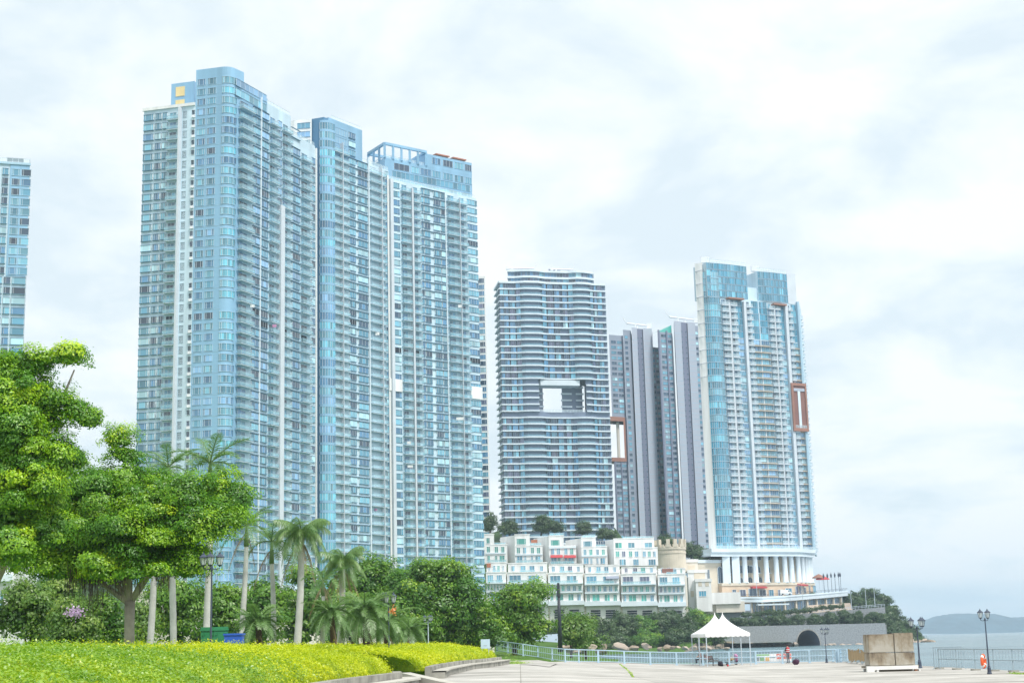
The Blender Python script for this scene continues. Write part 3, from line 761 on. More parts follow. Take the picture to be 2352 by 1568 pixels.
    for k in range(NF):
        z = zt - (k+1)*h
        inhole = kh1 <= k < kh0
        if inhole: ring(0, xl, z, 0.66); ring(xr, L, z, 0.66)
        else: ring(0, L, z, 0.66)
        if k == kh0: continue
        for kind, lst in (('w', cols), ('b', balc)):
            for a, c in lst:
                xa, xc = uq(a), uq(c)
                if inhole and xc > xl-0.2 and xa < xr+0.2: continue
                if kind == 'w' and rnd.random() < 0.06: continue
                pane_at(xa, xc, z, kind)
        # balustrades of the two balcony bays
        for (a, c) in (b1, b2):
            if inhole and c > xl and a < xr: continue
            g = MB(); m_ = [a + (c-a)*i/6 for i in range(7)]
            for i in range(6):
                p0 = A2 + e*m_[i] + n*(wave(m_[i])+0.2); p1 = A2 + e*m_[i+1] + n*(wave(m_[i+1])+0.2)
                g.quad((p0.x, p0.y, z+0.66), (p1.x, p1.y, z+0.66), (p1.x, p1.y, z+1.6), (p0.x, p0.y, z+1.6))
            T.body('balustrade', g, ['rail_glass_blue'])
    ring(0, L, zt, 1.0, 'roof_band')
    # two set back storeys on top
    xa, xb = s(1168, 620), s(1362, 620)
    bt = MB(); pts = outline(-2.2, xa, xb, False); bt.prism(pts, zt+0.3, zt+2*h+0.8, 0); T.body('top_block', bt, ['plum_grey'])
    for k in range(2):
        z = zt + k*h + 0.4
        pts = outline(-1.2, xa-0.5, xb+0.5, False)
        bb = MB(); bb.prism(pts, z+h-0.6, z+h+0.35, 0); T.body('roof_band', bb, ['slab_white'])
        xk = [xa + (xb-xa)*i/14 for i in range(15)]
        for i in range(14):
            a = A2 + e*(xk[i]+0.15) + n*(wave(xk[i])-2.1); c = A2 + e*(xk[i+1]-0.1) + n*(wave(xk[i+1])-2.1)
            w = round((c-a).length, 1); d = (c-a).normalized(); key = ('Ft', w); f, p = win_mb(w, 0.3, 2.55, 0.05, (0.5,), trim=0.05)
            T.put('window', key, f, ['frame_grey', 'frame_grey'], (a.x, a.y, z), math.atan2(d.y, d.x), ('pane', key, p, [pick(G_F)]), w/a.y)
    zr = zt + 2*h + 0.8
    # window cleaning cradle and plant on the roof
    for x0, x1 in ((xa+1, xa+14), (xa+24, xa+34)):
        g = MB(); a = A2 + e*x0 - n*4; c = A2 + e*x1 - n*4
        g.tube([(a.x, a.y, zr+1.6), (c.x, c.y, zr+1.6)], 0.35, 6); g.tube([(c.x, c.y, zr+1.6), (c.x+1.6, c.y, zr+4.2)], 0.16, 5)
        g.tube([(a.x+1.5, a.y, zr), (a.x+1.5, a.y, zr+1.6)], 0.5, 6); g.tube([(c.x-2, c.y, zr), (c.x-2, c.y, zr+1.6)], 0.4, 6)
        g.box(a.x-1.4, a.x+0.2, a.y-0.8, a.y+0.8, zr+0.8, zr+2.2); T.body('roof_cradle', g, ['white_metal'])
    g = MB(); a = A2 + e*(xa+22) - n*6; g.box(a.x, a.x+6, a.y, a.y+4, zr, zr+2.2, 0); g.box(a.x+0.6, a.x+3, a.y-0.1, a.y, zr+0.8, zr+1.8, 1); T.body('roof_plant_room', g, ['grey_tile', 'void_dark'])
    # podium pavilion at its foot
    g = MB(); a = A2 + n*6 - e*1; c = B2 + n*6 + e*1; g.prism([a, c, c - n*9, a - n*9], 30, zb+0.6, 0); T.body('podium', g, ['white_wall'])
    T.done()
build_F()

# ------------------------------------------------------------------ towers G: pair of dark grey towers behind
def build_G(which):
    q = zx(1500, 3.9195); h = 3.12
    if which == 0:
        A = P(q(92), 799, 852); B = P(q(578), 799, 868)
        label = 'left dark grey tower with an orange framed opening low on its side'
    else:
        A = P(q(574), 799, 856); B = P(q(1010), 799, 872)
        label = 'right tower of the dark grey pair, partly hidden by the curved glass tower'
    A2, B2 = V2(A), V2(B); e = (B2-A2).normalized(); n = Vector((e.y, -e.x)); L = (B2-A2).length
    T = Tower('apartment_tower', label, 'tower', (A.x, A.y, 40.0), 'seaside apartment towers')
    s = lambda x, v=799: plane_hit(q(x), v, A2, B2)[0]
    zm = P(q(350), 755, 860).z if which == 0 else P(q(800), 741, 864).z
    zb = 38.0
    def blk(x0, x1, off, z0, z1, m_, name):
        b = MB(); a = A2 + e*x0 + n*off; c = A2 + e*x1 + n*off; b.prism([a, c, c + V2((1.8, 14)), a + V2((1.2, 14))], z0, z1, 0); T.body(name, b, [m_])
    F = Fac(T, A2, B2, zm-1.0, h, lambda z: z > 70)
    NF = int((zm-1.0-zb)/h)
    def bays(lst, floors, off, gl=G_G, z0=0.8, z1=2.4):
        for a, c, mu in lst: F.win(s(a), s(c), floors, z0, z1, 0.12, mu, gl, ('frame_grey', 'mid_grey_tile'), trim=0.1, off=off)
    if which == 0:
        zl = P(q(150), 768, 852).z; zr = P(q(540), 797, 866).z
        # opening with orange frame: wing left of the core is cut between two levels
        zo1 = P(1420, 966, 852).z; zo0 = P(1420, 1050, 852).z
        for a, c, nm in ((zo1, zl, 'left_wing'), (zb, zo0, 'left_wing')): blk(0, s(218), 0, a, c, 'mid_grey_tile', nm)
        blk(s(196), s(232), 0.4, zo0-2.0, zo1+2.4, 'orange_panel', 'orange_frame')
        for a, c in ((zo1, zo1+2.5), (zo0-2.2, zo0)): blk(s(60), s(198), 0.5, a, c, 'orange_panel', 'orange_frame')
        b = MB(); p_ = A2 + e*s(170) - n*3; b.lathe([(0.9, zo0), (0.9, zo1)], 10, (p_.x, p_.y)); T.body('opening_column', b, ['cream_wall'])
        b = MB(); a = A2 + e*0 - n*6; 
        blk(s(218), s(292), 1.5, zb, zm-1.4, 'mid_grey_tile', 'projecting_bay'); blk(s(290), s(342), 3.0, zb, zm, 'grey_tile', 'pale_pier'); blk(s(338), s(404), 2.3, zb, zm-0.2, 'dark_grey_tile', 'core_strip'); blk(s(400), s(486), 3.0, zb, zm+0.2, 'grey_tile', 'pale_pier'); blk(s(484), L, 0, zb, zr, 'mid_grey_tile', 'right_wing')
        kl = int((zm-1-zl)/h)+1; kr = int((zm-1-zr)/h)+1
        fl = [k for k in range(kl, NF) if not (zo0-3 < F.zt-(k+1)*h < zo1+2)]
        bays([(108, 158, (0.5,)), (168, 214, (0.5,))], fl, 0); bays([(232, 262, ())], range(1, NF), 1.5); bays([(494, 530, (0.5,)), (534, 568, (0.5,))], range(kr, NF), 0)
        bays([(348, 360, ()), (382, 396, ())], range(1, NF, 1), 2.3, [('glass_dark', 1)], 1.0, 1.9)
        for x in (104, 163, 220, 533): F.fin(s(x)-0.3, s(x)+0.3, zb if x > 200 else zb, zr if x > 500 else min(zl, zm) if x > 218 else zo0-2.3, 0.5, 'dark_grey_tile')
        cx0, cx1 = s(290), s(490)
    else:
        zl = P(q(640), 762, 857).z; zr = P(q(980), 758, 870).z
        blk(0, s(712), 0, zb, zl, 'mid_grey_tile', 'left_wing'); blk(s(708), s(774), 3.0, zb, zm, 'grey_tile', 'pale_pier'); blk(s(770), s(842), 2.3, zb, zm-0.2, 'dark_grey_tile', 'core_strip'); blk(s(838), s(912), 3.0, zb, zm+0.2, 'grey_tile', 'pale_pier'); blk(s(910), s(962), 1.5, zb, zm-1.2, 'mid_grey_tile', 'projecting_bay'); blk(s(960), L, 0, zb, zr, 'mid_grey_tile', 'right_wing')
        kl = int((zm-1-zl)/h)+1
        bays([(602, 652, (0.5,)), (662, 704, (0.5,))], range(kl, NF), 0); bays([(920, 950, ())], range(1, NF), 1.5); bays([(970, 1000, (0.5,))], range(kl, NF), 0)
        bays([(780, 792, ()), (818, 832, ())], range(1, NF), 2.3, [('glass_dark', 1)], 1.0, 1.9)
        for x in (578, 656): F.fin(s(x)-0.5, s(x)+0.5, zb, zl+1, 0.6, 'dark_grey_tile')
        # sloping green roof light on the left wing
        b = MB(); a = A2 + n*0.1; c = A2 + e*s(708) + n*0.1
        b.poly([(a.x, a.y, zl+0.05), (c.x, c.y, zl+0.05), (c.x, c.y, zm-2)], 0); d = n*6
        b.quad((a.x, a.y, zl+0.05), (c.x, c.y, zm-2), (c.x-d.x, c.y-d.y, zm-2), (a.x-d.x, a.y-d.y, zl+0.05), 0)
        T.body('sloping_rooflight', b, ['glass_green'])
        cx0, cx1 = s(712), s(960)
    # storey lines on the pale piers
    for k in range(1, NF):
        z = F.zt-(k+1)*h
        for a, c in (((290, 342), (400, 486)) if which == 0 else ((708, 774), (838, 912))):
            F.fin(s(a)+0.02, s(c)-0.02, z, z+0.16, 3.06, 'slab_blue', 'storey_line', -2.9)
    g = MB(); a = A2 + e*cx0 - n*2; c = A2 + e*cx1 - n*2
    g.tube([(a.x, a.y, zm+3.4), (c.x, c.y, zm+3.0)], 0.55, 6); g.tube([(a.x, a.y, zm+3.4), (a.x-2.2, a.y, zm+7)], 0.22, 5)
    g.tube([(c.x-6, c.y, zm), (c.x-6, c.y, zm+3)], 0.7, 6); g.tube([(a.x+5, a.y, zm), (a.x+5, a.y, zm+3)], 0.5, 6); g.box(c.x-0.4, c.x+2.4, c.y-1, c.y+1, zm+1.2, zm+4.2)
    T.body('roof_cradle', g, ['white_metal'])
    T.done()
build_G(0); build_G(1)

# ------------------------------------------------------------------ tower H: curved glass tower at right
def build_H():
    h = 3.12
    q = zx(1500, 3.9195)
    A = P(1633, 900, 692); B = P(1850, 900, 716); W_ = P(1611, 900, 695.5)
    A2, B2, W2 = V2(A), V2(B), V2(W_); e = (B2-A2).normalized(); n = Vector((e.y, -e.x)); L = (B2-A2).length
    T = Tower('apartment_tower', 'curved cyan glass tower above the columned podium at right', 'tower', (A.x, A.y, 40.0), 'seaside apartment towers')
    s = lambda x, v=720: plane_hit(q(x), v, A2, B2)[0]
    zt = P(1760, 690, 705).z; zb = P(1750, 1262, 700).z - 2.0
    # measured at height 720: shift to columns of the tower

    F = Fac(T, A2, B2, zt-0.4, h, lambda z: z > 45); NF = int((zt-0.4-zb)/h)
    kg = int((zt - P(1760, 790, 705).z)/h)          # upper storeys are all glass, lower ones banded
    rad = 5.5
    # white end wall with joints
    zw = P(1612, 607, 697).z
    ew = (A2-W2).normalized(); fw = Fac(T, W2, A2, zw, h)
    b = MB(); A3 = A2 + e*(rad*0.9 - 4.8) - n*(rad-3.4); b.prism([W2 + fw.n*0.2, A3, A3 + V2((1, 5)), W2 + V2((1.0, 8))], zb, zw, 0); T.body('end_wall', b, ['white_wall'])
    for k in range(9): fw.fin(0.0, fw.L-0.5, zw-4-k*6.4, zw-3.8-k*6.4, 0.24, 'grey_tile', 'wall_joint')
    # rounded cyan corner: a glass strip per storey with white slab edge
    rad = 5.5; cc = A2 + e*rad*0.9 - n*rad
    a1 = math.atan2(n.y, n.x); a0 = a1 - 0.95
    arc = [Vector((math.cos(a0+(a1-a0)*i/6), math.sin(a0+(a1-a0)*i/6)))*(rad+0.5) for i in range(7)]
    xg = s(1176)
    end = (A2 + e*xg + n*0.5) - cc
    body = MB(); body.prism([W2] + [cc + x*0.93 for x in arc] + [A2 + e*xg, B2, B2 + V2((3.6, 16)), W2 + V2((2.6, 16))], zb, zt, 0); T.body('main_block', body, ['white_tile'])
    path = arc + [end]
    f = MB(); p = MB()
    for i in range(len(path)-1):
        a, c = path[i], path[i+1]; nn = 4 if i == len(path)-2 else 1
        for j in range(nn):
            a_ = a + (c-a)*(j/nn); c_ = a + (c-a)*((j+1)/nn)
            p.quad((a_.x, a_.y, 0.3), (c_.x, c_.y, 0.3), (c_.x, c_.y, h-0.02), (a_.x, a_.y, h-0.02))
            f.tube([(a_.x*1.01, a_.y*1.01, 0.2), (a_.x*1.01, a_.y*1.01, h)], 0.06, 4, 1)
    f.prism([x*1.03 for x in path] + [Vector((0.1, 0.1))], 0.0, 0.24, 0)
    zc = P(1660, 615, 690).z
    for k in range(-5, NF):
        z = F.zt-(k+1)*h
        if z + h > zc: continue
        T.put('corner_window', ('Hc',), f, ['slab_blue', 'frame_white'], (cc.x, cc.y, z), 0, ('pane', ('Hcp',), p, [pick(G_HC)]), 8.0/cc.y)
    # two glazed crowns and the white end block
    def crown(x0, x1, v0, Y, rows):
        ztp = P(q((x0+x1)/2), v0, Y).z
        xa, xb = s(x0, 640), s(x1, 640); k = 12
        prof = [(xa + (xb-xa)*i/k, 0.7*math.sin(math.pi*i/k)**0.7) for i in range(k+1)]
        pts = [A2 + e*x + n*(o_ - 0.2) for x, o_ in prof]
        b = MB(); b.prism(pts + [pts[-1] - n*11, pts[0] - n*11], zt-0.1, ztp, 0); T.body('glazed_crown', b, ['white_tile'])
        nr = max(1, int((ztp-zt)/h))
        hh = (ztp-zt)/nr
        for r_ in range(nr):
            for i in range(k):
                a, c = pts[i] + n*0.12, pts[i+1] + n*0.12; w = round((c-a).length, 1); d = (c-a).normalized()
                key = ('Hk', w, round(hh, 2)); f_, p_ = win_mb(w, 0.35, hh-0.15, 0.05, (0.5,), trim=0.06)
                T.put('window', key, f_, ['slab_blue', 'slab_blue'], (a.x, a.y, zt + r_*hh), math.atan2(d.y, d.x), ('pane', key, p_, [pick(G_HC + [('glass_mid', 2)])]), w/a.y)
        roof_rail(T, pts, ztp, 1.8)
        g = MB(); a = pts[1] - n*3; g.box(a.x-2.2, a.x+1.5, a.y, a.y+2, ztp+1.0, ztp+3.6); g.tube([(a.x, a.y+1, ztp), (a.x, a.y+1, ztp+1)], 0.5, 6); g.tube([(a.x, a.y+1, ztp+2), (a.x+7, a.y+1, ztp+1.2)], 0.3, 5); T.body('roof_cradle', g, ['white_metal'])
    crown(1048, 1440, 603, 694, 3); crown(1545, 1830, 625, 708, 2)
    xa, xb = s(1832, 650), s(1915, 650); z1 = P(q(1870), 630, 715).z
    b = MB(); pa, pb_ = A2 + e*xa + n*0.1, A2 + e*xb + n*0.1; b.prism([pa, pb_, pb_ - n*9, pa - n*9], zt-0.1, z1, 0); T.body('white_crown_wall', b, ['slab_grey'])
    xa, xb = s(1425, 650), s(1560, 650); b = MB(); pa, pb_ = A2 + e*xa - n*1.0, A2 + e*xb - n*1.0; b.prism([pa, pb_, pb_ - n*9, pa - n*9], zt-0.1, P(q(1490), 655, 700).z, 0); T.body('roof_link', b, ['white_tile'])
    # front bays
    up = range(0, kg); lo = range(kg, NF); al = range(0, NF)
    fins = [(1250, 1266), (1396, 1420), (1690, 1700), (1800, 1826)]
    for a, c in fins: F.fin(s(a), s(c), zb, zt-0.3-h*0.3, 1.5, 'slab_grey')
    for a, c in ((1184, 1248), (1268, 1330), (1422, 1480), (1640, 1688), (1702, 1750), (1828, 1870)):
        F.balc(s(a), s(c), al, d=2.1, mats=('slab_grey', 'slab_grey'), gmat='rail_glass_pale', th=0.5, rail='frame_white')
    for a, c in ((1334, 1394), (1484, 1550), (1560, 1636), (1754, 1798), (1872, 1918)):
        F.win(s(a), s(c), up, 0.25, h-0.1, 0.1, (0.25, 0.5, 0.75), G_HC + [('glass_mid', 4)], ('slab_blue', 'slab_blue'), trim=0.06)
        F.win(s(a), s(c), lo, 0.7, 2.6, 0.35, (0.3, 0.5, 0.8), G_H, ('frame_grey', 'frame_white'), trim=0.1)
    for k in lo:
        z = F.zt-(k+1)*h
        for a, c in ((1422, 1636), (1828, 1920)): F.fin(s(a), s(c), z-0.3, z-0.08, 1.2, 'peach_stone', 'storey_band')
    F.fin(s(1553), s(1558), zb, zt-6, 0.4, 'slab_white'); F.fin(s(1922), s(1940), zb, zt+1, 1.4, 'slab_blue')
    # orange eaves over the top balconies
    for a, c, v0 in ((1240, 1392, 694), (1680, 1805, 718)):
        z = zt - (0.6 if a < 1500 else 1.6); F.fin(s(a), s(c), z-0.2, z+0.5, 2.6, 'orange_panel', 'orange_eave')
    # orange framed opening near the right edge
    u0, u1 = 1815, 1847; z1 = P(1835, 886, 712).z; z0 = P(1835, 983, 712).z
    x0, x1 = plane_hit(u0, 935, A2, B2)[0], plane_hit(u1, 935, A2, B2)[0]
    F.fin(x0, x1, z0, z1, 1.75, 'brown_wall', 'opening_back')
    F.fin(x0-0.2, x0+1.0, z0, z1, 2.2, 'orange_panel', 'orange_frame'); F.fin(x1-0.5, x1+0.4, z0, z1, 2.2, 'orange_panel', 'orange_frame'); F.fin(x0-0.2, x1+0.4, z1, z1+1.3, 2.22, 'orange_panel', 'orange_frame'); F.fin(x0-0.2, x1+0.4, z0-1.5, z0, 2.22, 'orange_panel', 'orange_frame')
    F.fin(x0+1.2, x1-0.7, z1-2.6, z1-1.2, 2.1, 'grey_tile', 'opening_beam'); F.fin(x0+3.4, x0+4.8, z0, z1-2.6, 2.1, 'slab_white', 'opening_column')
    roof_rail(T, [V2(F.pt(x0+1.1, 0, 2.1)), V2(F.pt(x1-0.6, 0, 2.1))], z0, 1.3)
    # balconies seen edge on at the right end
    fe = Fac(T, B2, B2 + (e*0.35 - n).normalized()*14, zt-0.4, h, lambda z: z > 45)
    fe.balc(1.0, 8.0, range(1, NF), d=1.9, mats=('slab_white', 'slab_white'), gmat='rail_glass_pale', th=0.5)
    T.done()
    return A2, B2, W2, e, n, zb
HA, HB, HW, He, Hn, HZB = build_H()

# ------------------------------------------------------------------ columned podium below tower H
def arch_pts(w, h, k=8):
    """outline of an arched opening, x from 0 to w, z from 0 to h"""
    r_ = w/2; return [(0, 0), (w, 0)] + [(r_ + r_*math.cos(math.pi*i/k), h-r_ + r_*math.sin(math.pi*i/k)) for i in range(k+1)]
def build_podium():
    q = zxy(1700, 1360, 5.345)
    uA, vA = q(640, 330); uB, vB = q(1840, 330)
    A = V2(P(uA, vA, 680)); B = V2(P(uB, vB, 700)); e = (B-A).normalized(); n = Vector((e.y, -e.x)); L = (B-A).length
    pod = thing('colonnade_building', 'cream podium building with tall white columns under the glass tower', 'building', (A.x, A.y, 20.0))
    T = Tower.__new__(Tower); T.o = pod; T.inst = {}
    def hit(x, y, d=0.0): u, v = q(x, y); return plane_hit(u, v, A + n*d, B + n*d)
    bow = lambda x: 3.0*math.sin(math.pi*min(1, max(0, x/L)))*0.6 - 6.0*sm(L*0.72, L*1.02, x)
    pt = lambda x, off=0.0: A + e*x + n*(bow(x)+off)
    z_c1 = hit(1100, 62)[1]; z_c0 = hit(1100, 150)[1]; z_k0 = hit(1100, 518)[1]; z_b0 = hit(1100, 690)[1]
    xs = [L*i/24 for i in range(25)] + [L*1.03]
    def curved(x_list, off, z0, z1, m_, name, depth=14):
        b = MB(); pts = [pt(x, off) for x in x_list]; b.prism(pts + [pts[-1] - n*depth, pts[0] - n*depth], z0, z1, 0); T.body(name, b, [m_])
    XL = [-6.0] + xs
    wallx = [x for x in xs if x >= 0]
    curved(wallx, -4.0, z_k0-0.5, z_c0+0.2, 'stone_cream', 'inner_wall')
    ol = [-9.5] + xs + [L*1.045]
    for i, (o_, a, c) in enumerate(((2.4, z_c1-1.6, z_c1), (1.6, z_c1-3.4, z_c1-1.6), (1.0, z_c0, z_c1-3.4))): curved(ol, o_, a, c, 'slab_white', 'cornice', 16)
    curved([-4] + xs, 0.6, z_b0-3, z_k0, 'peach_stone', 'base_storey'); curved([-4.2] + xs, 1.0, z_k0-1.0, z_k0+0.15, 'stone_cream', 'base_ledge')
    # columns
    for x, sq in ((622, 1), (742, 1), (857, 0), (990, 0), (1130, 0), (1262, 0), (1380, 0), (1470, 0), (1575, 0), (1675, 0), (1758, 0), (1812, 0), (1850, 0)):
        xx = hit(x, 330)[0]; p_ = pt(xx, -0.3); b = MB(); zt_ = z_c0
        if sq: b.prism([p_ + Vector((-1.7, -1.2)), p_ + Vector((1.7, -1.2)), p_ + Vector((1.7, 1.2)), p_ + Vector((-1.7, 1.2))], z_k0, zt_, 0)
        else: b.lathe([(1.5, z_k0), (1.5, z_k0+0.5), (1.22, z_k0+0.7), (1.12, zt_-0.9), (1.4, zt_-0.6), (1.5, zt_-0.002)], 14, (p_.x, p_.y))
        T.body('column', b, ['slab_white'], not sq)
    # wings to the left with one tall arched window
    b = MB(); p0 = A - e*14.5 - n*2; p1 = A - e*2.2 - n*2; b.prism([p0, p1, p1 - n*12, p0 - n*12], z_b0-3, hit(300, 225)[1], 0); T.body('left_wing', b, ['stone_cream'])
    b = MB(); b.prism([p0 - e*0.5 + n*0.5, p1 + n*0.5, p1 - n*12, p0 - n*12.5 - e*0.5], hit(300, 245)[1], hit(300, 215)[1]+0.4, 0); T.body('cornice', b, ['slab_white'])
    def archwin(x0, x1, y0, y1, off, arch=True, rail=False):
        xm = hit((x0+x1)/2, y0)[0]; dd = off + bow(xm); xa, z0 = hit(x0, y1, dd); xb, z1 = hit(x1, y0, dd); w = xb-xa; p_ = pt((xa+xb)/2, off); dv = pt(xb, off)-pt(xa, off); rz = math.atan2(dv.y, dv.x)
        p_ = pt(xa, off)
        out_ = arch_pts(w, z1-z0) if arch else [(0, 0), (w, 0), (w, z1-z0), (0, z1-z0)]
        f = MB(); k = len(out_); cx, cz = w/2, (z1-z0)/2
        big = [(cx + (x-cx)*1.16, cz + (z-cz)*1.07) for x, z in out_]
        for i in range(k):
            j = (i+1) % k
            f.quad((big[i][0], -0.25, big[i][1]), (big[j][0], -0.25, big[j][1]), (out_[j][0], -0.25, out_[j][1]), (out_[i][0], -0.25, out_[i][1])); f.quad((out_[i][0], -0.25, out_[i][1]), (out_[j][0], -0.25, out_[j][1]), (out_[j][0], 0, out_[j][1]), (out_[i][0], 0, out_[i][1])); f.quad((big[j][0], -0.25, big[j][1]), (big[i][0], -0.25, big[i][1]), (big[i][0], 0.02, big[i][1]), (big[j][0], 0.02, big[j][1]))
        f.box(w/2-0.05, w/2+0.05, -0.16, -0.08, 0, (z1-z0)*0.96)
        if rail: f.box(-0.4, w+0.4, -1.0, 0, -0.35, -0.05)
        o = part('window', f, ['slab_white'], pod, (p_.x-pod.location.x, p_.y-pod.location.y, z0-pod.location.z), rz)
        pm = MB(); pm.poly([(x, -0.06, z) for x, z in out_]); part('pane', pm, [pick([('glass_dark', 3), ('glass_plum', 2), ('glass_mid', 1)])], o)
    for x0, x1 in ((1025, 1064), (1158, 1196), (1283, 1318), (1400, 1428)): archwin(x0, x1, 296, 378, -3.9, True, True)
    for x0, x1 in ((1045, 1088), (1172, 1208), (1292, 1326), (1408, 1440)): archwin(x0, x1, 436, 512, -3.9, True)
    for x0, x1 in ((895, 955), (1020, 1075), (1155, 1200), (1275, 1316), (1392, 1424), (1482, 1536), (1590, 1634), (1702, 1726)): archwin(x0, x1, 158, 208, -3.9, False)
    for x0, x1, y0, y1 in ((790, 826, 285, 385), (890, 958, 285, 380), (1490, 1534, 292, 470), (1596, 1636, 298, 474), (1706, 1722, 315, 485), (668, 692, 165, 385), (780, 815, 155, 212)): archwin(x0, x1, y0, y1, -3.88, False)
    for x0, x1, y0, y1 in ((910, 960, 440, 512), (795, 830, 445, 512)): archwin(x0, x1, y0, y1, -3.88, True)
    archwin(512, 556, 300, 515, -1.85, True); archwin(368, 388, 340, 460, -1.85, False)
    # base storey openings, red awnings
    for x0, x1, y0, y1 in ((808, 872, 606, 684), (930, 1018, 592, 684), (1066, 1142, 606, 684), (1194, 1244, 606, 684), (1315, 1362, 606, 684), (1412, 1486, 586, 672), (1540, 1612, 566, 660), (1642, 1702, 574, 652), (1740, 1762, 552, 650), (1796, 1822, 552, 640), (704, 744, 604, 638)): archwin(x0, x1, y0, y1, 0.66, False)
    for x0, x1, y in ((913, 1096, 578), (1523, 1690, 542)):
        xa, z0 = hit(x0, y+14); xb, z1 = hit(x1, y-14); p_ = pt(xa, 0.7); dv = pt(xb, 0.7)-pt(xa, 0.7); w = xb-xa; d_ = 2.2
        b = MB(); b.quad((0, -d_, 0), (w, -d_, 0), (w, -d_, 0.6), (0, -d_, 0.6)); b.quad((0, -d_, 0.6), (w, -d_, 0.6), (w, 0, z1-z0), (0, 0, z1-z0)); b.poly([(0, -d_, 0), (0, 0, 0), (0, 0, z1-z0), (0, -d_, 0.6)]); b.poly([(w, -d_, 0), (w, 0, 0), (w, 0, z1-z0), (w, -d_, 0.6)])
        part('awning', b, ['red_cloth'], pod, (p_.x-pod.location.x, p_.y-pod.location.y, z0-pod.location.z), math.atan2(dv.y, dv.x))
    # roof balustrade
    roof_rail(T, [pt(x, 1.8) for x in ol[::3]], z_c1, 1.2, 'roof_balustrade')
    T.done()
    return z_b0
ZPOD = build_podium()

